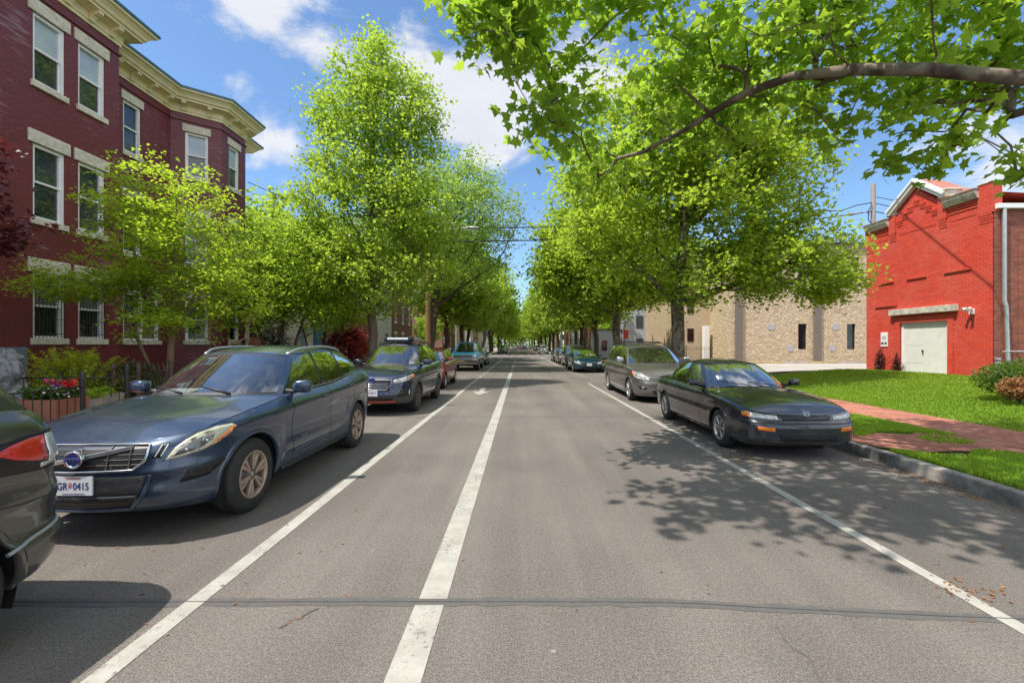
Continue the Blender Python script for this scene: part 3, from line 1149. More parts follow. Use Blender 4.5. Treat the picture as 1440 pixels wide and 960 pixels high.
    def greenhouse(s, root, mats, body, near):
        d = s.d
        bot, top, tags, n = s.loops()
        nc = len(bot)
        zbt = s.top_at(bot[:, 0], bot[:, 1]) - .012
        xm = max(top[:, 0].max(), .1)
        ztp = s.zroof(top[:, 1]) - s.crown * (np.abs(top[:, 0]) / xm)**2.2
        v0 = d.get('v0', .07); v1 = d.get('v1', .93)
        vs_ = np.array([0, v0 * .5, v0, v0 + (v1 - v0) * .2, v0 + (v1 - v0) * .4, v0 + (v1 - v0) * .6, v0 + (v1 - v0) * .8, v1, (1 + v1) / 2, 1])
        nv = len(vs_)
        t = np.gradient(bot, axis=0); t /= np.maximum(np.linalg.norm(t, axis=1)[:, None], 1e-6)
        nrm = np.stack([t[:, 1], -t[:, 0]], 1)
        nrm[0] = (0, -1); nrm[-1] = (0, 1)
        P = np.zeros((nc, nv, 3))
        bul = d.get('bulge', .03)
        for k, v in enumerate(vs_):
            b = bul * 4 * v * (1 - v)
            P[:, k, :2] = bot * (1 - v) + top * v + nrm * b
            P[:, k, 2] = zbt * (1 - v) + ztp * v
        P[0, :, 0] = 0; P[-1, :, 0] = 0
        s.gh = (P, vs_, tags, n)
        kinds = {}
        lowk = MB()
        gl = {}
        j0, j1 = 2, 7
        segs = []
        start = 0
        for i in range(nc - 1):
            if i == nc - 2 or tags[i + 1] != tags[i]:
                segs.append((tags[start], start, i + 1)); start = i + 1
        for sg in (1, -1):
            for (tg, i0, i1) in segs:
                for i in range(i0, i1):
                    for j in range(nv - 1):
                        q = [P[i, j], P[i + 1, j], P[i + 1, j + 1], P[i, j + 1]]
                        q = [p * np.array([sg, 1, 1]) for p in q]
                        if sg < 0: q.reverse()
                        glass = tg[0] in 'wgr' and j0 <= j < j1
                        if glass: continue
                        if tg == 'pk' or (tg[0] in 'wr' and (j < j0 or j == j1)) or (tg[0] == 'g' and j < j0):
                            lowk.add(q, [(0, 1, 2, 3)], True)
                        else:
                            body.add(q, [(0, 1, 2, 3)], True)
        # glass sheets, a little inside the frame line
        for (tg, i0, i1) in segs:
            if tg[0] not in 'wgr': continue
            mat = mats['ws'] if tg[0] == 'w' else mats['side']
            nm = {'w': 'windscreen', 'g': 'side_window', 'r': 'rear_window'}[tg[0]]
            sub = P[i0:i1 + 1, j0:j1 + 1].copy()
            if tg[0] == 'g':
                for sg in (1, -1):
                    mb = MB(); mb.grid(sub * np.array([sg, 1, 1]), True, flip=(sg < 0))
                    mb.build(nm, mat, root)
            else:
                full = np.concatenate([(sub * np.array([-1, 1, 1]))[::-1], sub[1:]]) if tg[0] == 'w' else np.concatenate([sub, (sub * np.array([-1, 1, 1]))[::-1][1:]])
                mb = MB(); mb.grid(full, True); mb.build(nm, mat, root)
        if lowk.f: split_build(lowk, 'window_trim', M['blackplastic'], root)
        # roof
        U = np.array([0, .03, .08, .16, .28, .42, .58, .75, .9, 1])
        G = np.zeros((nc, len(U), 3))
        for k, u in enumerate(U):
            G[:, k, 0] = top[:, 0] * (1 - u); G[:, k, 1] = top[:, 1]
            G[:, k, 2] = s.zroof(top[:, 1]) - s.crown * (np.abs(G[:, k, 0]) / xm)**2.2
        G[:, 0, 2] = ztp
        rf = MB()
        rf.grid(G, True, flip=True); rf.grid(G * np.array([-1, 1, 1]), True)
        rf.build('roof', mats.get('roof', mats['body']), root)

    def gpoint(s, y, v, off=0.0, sg=1):
        """point on the glasshouse side at length y, height fraction v"""
        P, vs_, tags, n = s.gh
        k = np.interp(v, vs_, np.arange(len(vs_)))
        k0 = int(min(k, len(vs_) - 2)); f = k - k0
        row = P[:, k0] * (1 - f) + P[:, k0 + 1] * f
        yy = np.maximum.accumulate(row[:, 1])
        x = np.interp(y, yy, row[:, 0]); z = np.interp(y, yy, row[:, 2])
        return Vector((sg * (x + off), y, z))

    # ---- bits
    def wheel(s, root, x, y, r, w=.22, rim=.62, spokes=5, mat='alloy', split=True, sg=1, name='wheel', cover=False):
        """wheel with its outer face towards sg*x"""
        hub = MB()
        hub.lathe([(0.0, -.06), (rim * r * .8, -.06), (rim * r * .8, -.04), (0, -.04)], 28, 'X')
        hub.lathe([(0.0, -.02), (.085, -.02), (.085, -.05)], 16, 'X')
        wo = hub.build('wheel', M['disc'], root)
        ty = MB()
        hw = w / 2
        rr = r * rim
        ty.lathe([(rr, .01 - w), (rr + .03, -w - .004), (r - .04, -w + .002), (r - .008, -w + .03), (r, -w + .06), (r, -w * .55), (r - .004, -w * .53), (r - .004, -w * .5), (r, -w * .48),
                  (r, -.06), (r - .008, -.028), (r - .04, -.002), (rr + .05, .006), (rr + .02, .004), (rr, -.006)], 48, 'X')
        to = ty.build('tyre', M['tyre'], wo)
        rm = MB()
        rm.lathe([(rr + .004, -.006), (rr - .006, .002), (rr - .022, -.006), (rr - .028, -.03), (rr - .03, -w + .02)], 48, 'X')
        rm.lathe([(0, .004 - .02), (.03, .002 - .02), (.034, -.012 - .02), (.07, -.018 - .02), (.074, -.06)], 24, 'X')
        r1 = rr - .02
        if cover:
            rm.lathe([(0.03, -.022), (.09, -.014), (r1 * .7, -.010), (r1, -.012)], 40, 'X')
        for k in range(spokes):
            a = 2 * PI * k / spokes + .3
            subs = [(-.17, .17)] if not split else [(-.30, -.06), (.06, .30)]
            for (b0, b1) in subs:
                # spoke from hub to rim
                a_in0, a_in1 = a + b0 * .9, a + b1 * .9
                wi = 2 * PI / spokes * .5
                k0, k1 = a + b0 * wi * 1.3, a + b1 * wi * 1.3
                pin = [(.05, a + (b0 + b1) / 2 * .5 - .22), (.05, a + (b0 + b1) / 2 * .5 + .22)]
                pout = [(r1, k1 if b1 > 0 and split else a + .11), (r1, k0 if split else a - .11)]
                if split:
                    pout = [(r1, a + b1 * .85), (r1, a + b0 * .85)]
                pts = [(p[0] * math.cos(p[1]), p[0] * math.sin(p[1])) for p in (pin[0], pin[1], *pout)]
                # order ccw
                cx = sum(p[0] for p in pts) / 4; cy = sum(p[1] for p in pts) / 4
                pts.sort(key=lambda p: math.atan2(p[1] - cy, p[0] - cx))
                V = []
                for (py, pz) in pts:
                    rad = math.hypot(py, pz)
                    dep = -.022 + .012 * (rad / r1)
                    V.append((dep, py, pz))
                V2 = [(v[0] - .028, v[1], v[2]) for v in V]
                # bevelled top: small inner face raised
                mid = np.mean(np.array(V), 0)
                V3 = [tuple(np.array(v) * .78 + mid * .22 + np.array([.006, 0, 0])) for v in V]
                rm.add(V3 + V + V2, [(0, 1, 2, 3)] + [(4 + i, 4 + (i + 1) % 4, (i + 1) % 4, i) for i in range(4)] + [(8 + i, 8 + (i + 1) % 4, 4 + (i + 1) % 4, 4 + i) for i in range(4)])
        for k in range(5):
            a = 2 * PI * k / 5
            rm.lathe([(0, -.012), (.008, -.012), (.008, -.03)], 6, 'X', (0, .052 * math.cos(a), .052 * math.sin(a)))
        rm.build('rim', M[mat], wo)
        for o in [wo]:
            o.location = (x, y, r)
            if sg < 0: o.rotation_euler = (0, 0, PI)
        return wo

    def wheels(s, root, ys, r, **kw):
        base = None
        for y in ys:
            xo = float(s.out(float(s.a_y(y)))[0]) - kw.get('tuck', .015)
            for sg in (1, -1):
                if base is None:
                    k2 = {k: v for k, v in kw.items() if k != 'tuck'}
                    base = s.wheel(root, sg * xo, y, r, sg=sg, **k2)
                else:
                    c = copy_tree(base, root)
                    c.location = (sg * xo, y, r)
                    c.rotation_euler = (0 if sg > 0 else 0, 0, 0 if sg > 0 else PI)
                    c.rotation_euler[0] = .7 * y + .4 * sg

    def arch_trim(s, root, mat, w=.05, off=.012, name='wheel_arch_trim'):
        for (wy, wz, wr) in s.d['arches']:
            th = np.linspace(-.22, PI + .22, 40)
            for sg in (1, -1):
                rows = []; mb = MB()
                for (rr, o_) in ((wr - .006, -.03), (wr - .006, off * .7), (wr + w * .3, off), (wr + w * .85, off), (wr + w, -.004)):
                    y = wy + np.cos(th) * rr; z = wz + np.sin(th) * rr
                    zbm = s.zbot(y) + .01
                    z = np.maximum(z, zbm)
                    rows.append(s.S(s.a_y(y), z, o_) * np.array([sg, 1, 1]))
                mb.grid(np.array(rows), True, flip=(sg > 0)); mb.build(name, mat, root)

    def mirrors(s, root, y, mat, z=None, size=(.20, .10, .15), arm=None, sides=(1, -1)):
        for sg in sides:
            zz = z
            base = s.gpoint(y + .02, .06, 0, sg)
            x0 = abs(base.x)
            bm = bmesh.new()
            bmesh.ops.create_cube(bm, size=1)
            bmesh.ops.subdivide_edges(bm, edges=bm.edges[:], cuts=3, use_grid_fill=True)
            for v in bm.verts:
                c = v.co * 2
                # rounded housing, fuller towards the outside, rounder forward (-y)
                l = max(abs(c.x), abs(c.y), abs(c.z))
                sph = c.normalized() * 1.2
                c = c * .45 + Vector((max(-1, min(1, sph.x)), max(-1, min(1, sph.y)), max(-1, min(1, sph.z)))) * .55
                tap = 1.0 - .18 * (c.x < 0) * abs(c.x)
                v.co = Vector((c.x * size[0] / 2, c.y * size[1] / 2 * (1.25 if c.y < 0 else .75), c.z * size[2] / 2 * tap))
            mb = MB()
            Mt = Matrix.Translation((sg * (x0 + .09 + size[0] / 2), y, zz)) @ Matrix.Scale(sg, 4, (1, 0, 0)) @ Matrix.Rotation(R(12), 4, 'Z')
            mb.bm(bm, Mt, True)
            if sg < 0: mb.f = [tuple(reversed(f)) for f in mb.f]
            bm.free()
            o = mb.build('wing_mirror', mat, root)
            ar = MB()
            ar.tube([(sg * (x0 - .02), y + .03, zz - size[2] * .40), (sg * (x0 + .06), y + .01, zz - size[2] * .42), (sg * (x0 + .14), y, zz - size[2] * .36)], [.035, .028, .022], 8)
            ar.build('mirror_arm', M['blackplastic'], o)
            g = MB()
            yb = y + size[1] * .42
            g.box(sg * (x0 + .11), sg * (x0 + .07 + size[0]), yb, yb + .006, zz - size[2] * .36, zz + size[2] * .36, .002)
            g.build('mirror_glass', M['satin'], o)

    def handle(s, y, z, door, mat, sg, L=.16):
        mb = MB()
        a = float(s.a_y(y))
        p0 = s.S(a - L / 2, z, .012); p1 = s.S(a, z + .004, .034); p2 = s.S(a + L / 2, z, .012)
        pm1 = s.S(a - L * .38, z + .002, .031); pm2 = s.S(a + L * .38, z + .002, .031)
        mb.tube([tuple(np.array(p) * np.array([sg, 1, 1])) for p in (p0, pm1, p1, pm2, p2)], [.008, .013, .014, .013, .008], 8)
        o = mb.build('handle', mat, door)
        cup = s.patch([(a - L * .42, z - .022), (a + L * .42, z - .022), (a + L * .42, z + .026), (a - L * .42, z + .026)], 'handle_recess', M['grillblack'], door, off=.002, back=-.004, one=sg)
        return o

    def interior(s, root, seats, dash_y, dash_z, wheel_xyz, mat='interior', light=None):
        f = MB()
        bot = s.loops()[0]
        zf = float(s.zbot(0)) + .16
        cy = (bot[:, 1].min() + bot[:, 1].max()) / 2
        half = [(px * .94, cy + (py - cy) * .95) for px, py in bot]
        ring = half + [(-px, py) for px, py in half[::-1][1:-1]]
        n = len(ring)
        V = [(x, y, zf) for x, y in ring] + [(x * 1.0, y, dash_z - .04) for x, y in ring]
        f.add(V, [tuple(range(n))] + [(i, (i + 1) % n, n + (i + 1) % n, n + i) for i in range(n)])
        f.build('cabin_lining', M['interior'], root)
        # dashboard
        db = MB()
        xw = max(p[0] for p in half) * .93
        prof = [(dash_y - .62, dash_z - .10), (dash_y - .55, dash_z - .03), (dash_y - .1, dash_z), (dash_y, dash_z - .02), (dash_y + .06, dash_z - .12), (dash_y + .02, dash_z - .35)]
        y_front = bot[:, 1].min()
        G = []
        for xx in np.linspace(-1, 1, 15):
            row = []
            for (py, pz) in prof:
                lim = np.interp(abs(xx) * xw, bot[:len(bot) // 3, 0], bot[:len(bot) // 3, 1])
                row.append((xx * xw, max(py + .12 * xx * xx, lim + .03), pz + .02 * math.cos(xx * 5)))
            G.append(row)
        db.grid(np.array(G), True, flip=False)
        db.build('dashboard', M[light or mat], root)
        for (x, y, z) in seats:
            sb = MB()
            sb.box(x - .24, x + .24, y - .30, y + .24, z - .38, z - .22, .06)
            sb.box(x - .23, x + .23, -.07, .07, 0, .62, .06, M=Matrix.Translation((0, y + .25, z - .25)) @ Matrix.Rotation(R(-18), 4, 'X'))
            so = sb.build('seat', M[mat], root)
            hb = MB()
            hb.box(x - .13, x + .13, -.05, .05, 0, .19, .045, M=Matrix.Translation((0, y + .46, z + .38)) @ Matrix.Rotation(R(-12), 4, 'X'))
            hb.build('headrest', M[mat], so)
        if wheel_xyz:
            x, y, z = wheel_xyz
            w = MB()
            ring = []
            tl = R(62)
            for k in range(25):
                a = 2 * PI * k / 24
                ring.append((x + .185 * math.cos(a), y - .185 * math.sin(a) * math.cos(tl), z + .185 * math.sin(a) * math.sin(tl)))
            w.tube(ring, .017, 8, cap=False)
            for a in (PI, 0, -PI / 2):
                w.tube([(x, y - .02, z - .01), (x + .18 * math.cos(a), y - .18 * math.sin(a) * math.cos(tl), z + .18 * math.sin(a) * math.sin(tl))], .02, 6)
            w.box(x - .06, x + .06, y - .04, y + .02, z - .06, z + .05, .02)
            w.build('steering_wheel', M[light or mat], root)

    def plate(s, root, x, y, z, txt, facing=-1, w=.305, h=.155, sub=('WASHINGTON, DC', 'TAXATION WITHOUT REPRESENTATION'), tilt=0):
        mb = MB()
        mb.box(-w / 2, w / 2, -.006, .006, -h / 2, h / 2, .003)
        o = mb.build('number_plate', M['plate'], root)
        o.location = (x, y, z)
        if facing > 0: o.rotation_euler = (R(tilt), 0, PI)
        Mr = Matrix.Translation((0, -.0075, 0)) @ Matrix.Rotation(R(90), 4, 'X')

        def put(t_, size, dx, dz, mat, bold=0.0):
            V, Fc = text_mesh(t_, size, .001, bold)
            if not V: return
            m = MB()
            m.add([Mr @ Vector((v.x * .80 + dx, v.y + dz, v.z)) for v in V], Fc)
            m.build('plate_lettering', mat, o)
        if txt:
            put(txt[0], .082, -.089, -.004, M['plateblue'], .0012)
            put(txt[1], .082, .062, -.004, M['plateblue'], .0012)
            fl = MB()
            for k in (0, 1): fl.box(-.040, -.014, -.0085, -.0065, -.012 + k * .016, -.004 + k * .016)
            for k in range(3): fl.box(-.038 + k * .009, -.033 + k * .009, -.0085, -.0065, .020, .026)
            fl.build('plate_flag', M['platered'], o)
            put(sub[0], .018, 0, h / 2 - .016, M['platered'])
            put(sub[1], .012, 0, -h / 2 + .014, M['plateblue'])
        return o


def headlight_bowl(car, root, parent, spots, mat='chrome'):
    """small reflector bowls and bulbs inside a lamp: list of (a,z,r)"""
    for sg in (1, -1):
        mb = MB()
        for (a, z, r) in spots:
            p = car.S(np.array([a]), np.array([z]), .004)[0]; q = car.S(np.array([a]), np.array([z]), .016)[0]
            n = Vector(q - p).normalized()
            rot = n.to_track_quat('Z', 'Y').to_matrix().to_4x4()
            Mt = Matrix.Translation(Vector(p)) @ rot
            prof = [(r, .006), (r * .92, .009), (r * .8, .004), (r * .45, .002), (r * .42, .008), (r * .3, .012), (.0, .014)]
            t_ = MB(); t_.lathe(prof, 20, 'Z')
            mb.add([(Mt @ Vector(v)) for v in t_.v], t_.f, True)
        if sg < 0:
            mb.v = [(-v[0], v[1], v[2]) for v in mb.v]; mb.f = [tuple(reversed(f)) for f in mb.f]
        mb.build('lamp_reflector', M[mat], parent[0 if sg > 0 else 1])
# ------------------------------------------------------------------ ground, road, kerbs, paving
KL, KR = -4.78, 5.12          # kerb faces
CR0, CR1 = 59.0, 71.0         # cross street


def sheet(name, mat, x0, x1, y0, y1, z, n=1, m=1, fz=None, kind='structure', label=None):
    xs = np.linspace(x0, x1, n + 1); ys = np.linspace(y0, y1, m + 1)
    V = [(x, y, z + (fz(x, y) if fz else 0)) for x in xs for y in ys]
    Fc = [(i * (m + 1) + j, (i + 1) * (m + 1) + j, (i + 1) * (m + 1) + j + 1, i * (m + 1) + j + 1) for i in range(n) for j in range(m)]
    o = raw_mesh(name, V, Fc, mat, smooth=True)
    return struct(o)


sheet('ground', M['soil'], -400, 400, -60, 700, -0.03)
sheet('road', M['asphalt'], KL, KR, -25, 420, 0.0)
sheet('cross_street', M['asphalt'], -160, KL, CR0, CR1, 0.002)
sheet('cross_street', M['asphalt'], KR, 160, CR0, CR1, 0.002)


def lane_line(x, y0, y1, w, z=.004, name='lane_line'):
    return sheet(name, M['line'], x - w / 2, x + w / 2, y0, y1, z)


lane_line(-0.585, -6, 2.83, .185); lane_line(-0.575, 2.90, 26.5, .185)
for y in np.arange(27.6, 54, 2.3): lane_line(-0.57, float(y), float(y) + 1.25, .16, .004, 'lane_dash')
lane_line(-2.115, -6, 22.0, .125)
for y in (23.0, 25.0, 27.0): lane_line(-2.115, y, y + .8, .12, .004, 'lane_dash')
lane_line(-2.115, 28.6, 54, .12)
lane_line(2.955, -6, 19.2, .105)
lane_line(2.955, 27.5, 50, .11)
for k in range(7):
    x0 = -4.3 + k * 1.36
    sheet('crosswalk_bar', M['line'], x0, x0 + .62, 55.6, 58.2, .004)
for k in range(7):
    x0 = -4.3 + k * 1.36
    sheet('crosswalk_bar', M['line'], x0, x0 + .62, 72.0, 74.4, .004)
lane_line(-0.57, 76, 150, .12)
# bicycle-lane arrow on the left lane
ar = MB()
yb = 14.7
ar.add([(-1.42, yb, .005), (-1.74, yb + 1.2, .005), (-1.50, yb + 1.1, .005), (-1.50, yb + 2.4, .005), (-1.34, yb + 2.4, .005), (-1.34, yb + 1.1, .005), (-1.10, yb + 1.2, .005)], [(0, 6, 5, 4, 3, 2, 1)])
struct(ar.build('lane_arrow', M['line']))


def wob(pts, z, wf, name, mat, seed=0):
    """a wandering painted or poured strip through (x,y) points"""
    P = catmull(pts, 10)
    r_ = np.random.default_rng(seed)
    t = np.gradient(P, axis=0); t /= np.linalg.norm(t, axis=1)[:, None]
    n = np.stack([-t[:, 1], t[:, 0]], 1)
    V = []
    for k, p in enumerate(P):
        a, b = wf * (.75 + .5 * r_.random()), wf * (.75 + .5 * r_.random())
        V.append((p[0] + n[k, 0] * a, p[1] + n[k, 1] * a, z)); V.append((p[0] - n[k, 0] * b, p[1] - n[k, 1] * b, z))
    Fc = [(2 * i, 2 * i + 1, 2 * i + 3, 2 * i + 2) for i in range(len(P) - 1)]
    return struct(raw_mesh(name, V, Fc, mat))


t_ = NT('seam tar')
p_ = t_.pos(); n_ = t_.noise(p_, 14, 5, .7); s_ = t_.noise(p_, 170, 3, .75)
c_ = t_.mix(t_.ramp(n_, [(.40, .05), (.66, .45)]), t_.ramp(s_, [(.3, (.085, .08, .076)), (.7, (.14, .132, .125))]), (.062, .060, .058))
t_.pbr(c_, .75, 0, t_.bump(s_, .4, .004), 0, .3)
M['seam'] = t_.m
wob([(-4.7, 2.86), (-3, 2.86), (-1.2, 2.87), (0, 2.87), (.8, 2.86), (1.6, 2.80), (2.4, 2.73), (3.5, 2.66), (5.1, 2.60)], .0022, .045, 'road_seam', M['seam'], 1)
wob([(-4.7, 2.862), (-1.2, 2.868), (.8, 2.862), (1.6, 2.80), (2.4, 2.733), (3.5, 2.66), (5.1, 2.60)], .0062, .0032, 'road_crack', M['seam'], 3)
wob([(-4.7, 10.35), (-2, 10.25), (0, 10.2), (2.5, 10.3), (5.1, 10.4)], .0022, .018, 'road_seam', M['seam'], 2)
wob([(1.52, 2.62), (1.50, 2.45), (1.54, 2.35), (1.50, 2.2), (1.56, 2.05)], .0024, .005, 'road_crack', M['seam'], 5)
wob([(-1.28, 2.80), (-1.33, 2.74), (-1.345, 2.70), (-1.39, 2.675), (-1.40, 2.63), (-1.43, 2.60)], .0026, .0075, 'road_crack', M['tar'], 6)
wob([(-1.345, 2.705), (-1.385, 2.672), (-1.398, 2.64)], .0031, .0055, 'crack_rust', M['rust'], 8)
wob([(-1.13, 2.935), (-1.16, 2.95), (-1.18, 2.945)], .0026, .004, 'road_crack', M['rust'], 7)


def kerb(x0, x1, y0, y1, name='kerb', h=.155):
    mb = MB()
    r_ = random.Random(int(abs(x0) * 100 + y0))
    y = y0
    while y < y1 - .01:
        L_ = min(2.4 + r_.random() * .5, y1 - y)
        dz = r_.uniform(-.005, .005)
        mb.box(x0, x1, y + .004, y + L_ - .004, -.2, h + dz, .018)
        y += L_
    return struct(mb.build(name, M['kerb']))


kerb(KR, KR + .155, -12, CR0 - 1)
kerb(KL - .155, KL, -12, CR0 - 1)
kerb(KR, KR + .155, CR1 + 1, 260)
kerb(KL - .155, KL, CR1 + 1, 260)


def lawn_h(x, y):
    e = max(0.0, min(1.0, (x - 8.9) / 7.0))
    e = e * e * (3 - 2 * e)
    return .38 * e + .02 * math.sin(x * 1.3 + y * .7)


Z0 = .150
# right: planting strip, brick walk, lawn
sheet('planting_strip', M['turf'], KR + .155, 7.28, -12, CR0 - 1, Z0 - .008, 4, 60)
sheet('sidewalk', M['walk'], 7.28, 8.72, -12, CR0 - 1, Z0 + .016)
bp_ = MB()
# brick pad from the walk to the kerb, its edges broken by grass
struct(raw_mesh('sidewalk_pad', [(KR + .155, 6.55, Z0 + .012), (5.7, 6.2, Z0 + .012), (6.3, 6.3, Z0 + .012), (7.28, 5.9, Z0 + .012), (7.28, 7.9, Z0 + .012), (6.6, 7.45, Z0 + .012), (6.0, 7.6, Z0 + .012), (KR + .155, 8.3, Z0 + .012)], [tuple(range(8))], M['walk']))
sheet('lawn_soil', M['turf'], 8.72, 40, -14, 20.2, Z0 + .02, 30, 40, lambda x, y: lawn_h(x, y) - .02)
sheet('planting_bed', M['soil'], 8.72, 16.4, 20.2, 22.3, Z0 + .03, 10, 3, lambda x, y: lawn_h(x, y) * .6)
sheet('parking_lot', M['lotconc'], 8.72, 60, 22.3, 37.0, Z0 + .02)
sheet('yard', M['soil'], 8.72, 60, 37.0, CR0 - 1, Z0)
mb = MB(); mb.box(11.0, 44, 36.15, 36.35, Z0 + .01, Z0 + .17, .02)
struct(mb.build('lot_kerb', M['conc']))
mb = MB()
for x0 in (19.0, 23.5, 28.0): mb.box(x0, x0 + 2.6, 36.14, 36.153, Z0 + .06, Z0 + .165)
struct(mb.build('kerb_paint', M['yellowkerb']))
# left: walk and front yards
sheet('sidewalk', M['walk'], -6.9, KL - .155, -12, CR0 - 1, Z0 + .004)
sheet('front_yard', M['soil'], -40, -6.9, -12, CR0 - 1, Z0 + .08)
for sx in (-1, 1):
    a, b = (KL - .155, -40) if sx < 0 else (KR + .155, 40)
    sheet('sidewalk', M['conc'], min(a, b), max(a, b), CR1 + 1, 260, Z0)

# ------------------------------------------------------------------ building helpers


def frame_m(ox, oy, dx, dy):
    """(u along wall, w outwards, z) -> world. to the right along (dx,dy) when seen from outside"""
    return Matrix(((dx, dy, 0, ox), (dy, -dx, 0, oy), (0, 0, 1, 0), (0, 0, 0, 1)))


def facade(mb, Mt, L, z0, z1, openings, depth=.14, skip_ends=True):
    us = sorted(set([0, L] + [o[0] for o in openings] + [o[1] for o in openings]))
    zs = sorted(set([z0, z1] + [o[2] for o in openings] + [o[3] for o in openings]))
    for i in range(len(us) - 1):
        for j in range(len(zs) - 1):
            cu, cz = (us[i] + us[i + 1]) / 2, (zs[j] + zs[j + 1]) / 2
            if any(o[0] < cu < o[1] and o[2] < cz < o[3] for o in openings): continue
            mb.add([Mt @ Vector(p) for p in ((us[i], 0, zs[j]), (us[i + 1], 0, zs[j]), (us[i + 1], 0, zs[j + 1]), (us[i], 0, zs[j + 1]))], [(0, 1, 2, 3)])
    for (u0, u1, a, b) in openings:
        q = [(u0, a), (u1, a), (u1, b), (u0, b)]
        for k in range(4):
            p, r_ = q[k], q[(k + 1) % 4]
            mb.add([Mt @ Vector((p[0], 0, p[1])), Mt @ Vector((p[0], -depth, p[1])), Mt @ Vector((r_[0], -depth, r_[1])), Mt @ Vector((r_[0], 0, r_[1]))], [(0, 1, 2, 3)])


def window(parent, Mt, o, upper='pane', lower='pane', lintel='stone', sill='stone', bars=False, fw=.065, double=False, lh=.30, depth=.14, frame='white', name='window', lo=.12, arch=False):
    u0, u1, z0, z1 = o
    mb = MB()
    wo, wi = -.035, -depth + .01
    mb.box(u0 + .002, u0 + fw, wi, wo, z0 + .002, z1 - .002, M=Mt); mb.box(u1 - fw, u1 - .002, wi, wo, z0 + .002, z1 - .002, M=Mt)
    mb.box(u0 + fw, u1 - fw, wi, wo, z1 - fw * 1.2, z1 - .002, M=Mt); mb.box(u0 + fw, u1 - fw, wi, wo, z0 + .002, z0 + fw, M=Mt)
    zm = (z0 + z1) / 2
    mb.box(u0 + fw, u1 - fw, wi + .01, wo - .02, zm - .025, zm + .025, M=Mt)
    # sash stiles
    for (a, b, dd) in ((zm + .025, z1 - fw * 1.2, -.03), (z0 + fw, zm - .025, -.05)):
        mb.box(u0 + fw, u0 + fw + .035, wi + .01, wo + dd, a, b, M=Mt); mb.box(u1 - fw - .035, u1 - fw, wi + .01, wo + dd, a, b, M=Mt)
    if double:
        um = (u0 + u1) / 2
        mb.box(um - .05, um + .05, wi, wo - .002, z0 + fw, z1 - fw * 1.2, M=Mt)
    w = mb.build(name, M[frame], parent)
    g = MB(); g.box(u0 + fw, u1 - fw, wi - .004, wi + .012, zm, z1 - fw, M=Mt); g.build('pane', M[upper], w)
    g = MB(); g.box(u0 + fw, u1 - fw, wi - .006, wi + .008, z0 + fw, zm, M=Mt); g.build('pane', M[lower], w)
    if lintel:
        l = MB(); l.box(u0 - lo, u1 + lo, -.05, .045, z1 + .001, z1 + lh, .02, M=Mt); l.build('lintel', M[lintel], w)
    if sill:
        l = MB(); l.box(u0 - .06, u1 + .06, -.10, .065, z0 - .16, z0 - .001, .015, M=Mt); l.build('sill', M[sill], w)
    if bars:
        b = MB()
        for k in range(9):
            u = u0 + .03 + (u1 - u0 - .06) * k / 8
            b.tube([Mt @ Vector((u, .03, z0 + .02)), Mt @ Vector((u, .03, z1 - .03))], .008, 5)
        for z in (z0 + .12, z0 + .5, z1 - .35, z1 - .08):
            b.tube([Mt @ Vector((u0 - .01, .03, z)), Mt @ Vector((u1 + .01, .03, z))], .009, 5)
        b.build('window_grille', M['iron'], w)
    return w


def sweep(mb, path, prof, cap=True):
    """profile (out, z) swept along a plan path; outward is to the right of travel"""
    P = [Vector((p[0], p[1])) for p in path]
    n = len(P)
    rows = []
    for i in range(n):
        if i == 0: d = (P[1] - P[0]).normalized(); nn = Vector((d.y, -d.x)); s_ = 1
        elif i == n - 1: d = (P[-1] - P[-2]).normalized(); nn = Vector((d.y, -d.x)); s_ = 1
        else:
            d0 = (P[i] - P[i - 1]).normalized(); d1 = (P[i + 1] - P[i]).normalized()
            n0 = Vector((d0.y, -d0.x)); n1 = Vector((d1.y, -d1.x))
            nn = (n0 + n1).normalized(); s_ = 1 / max(.3, nn.dot(n0))
        rows.append([(P[i].x + nn.x * o * s_, P[i].y + nn.y * o * s_, z) for o, z in prof])
    m = len(prof)
    V = [p for r_ in rows for p in r_]
    Fc = [(i * m + j, (i + 1) * m + j, (i + 1) * m + j + 1, i * m + j + 1) for i in range(n - 1) for j in range(m - 1)]
    mb.add(V, Fc)
    if cap:
        mb.add(rows[0], [tuple(reversed(range(m)))]); mb.add(rows[-1], [tuple(range(m))])


CORN = [(.0, 10.72), (.04, 10.72), (.04, 10.80), (.07, 10.82), (.07, 11.02), (.22, 11.06), (.40, 11.08), (.40, 11.14), (.46, 11.16), (.50, 11.24), (.58, 11.32), (.66, 11.36), (.66, 11.42), (.0, 11.46)]


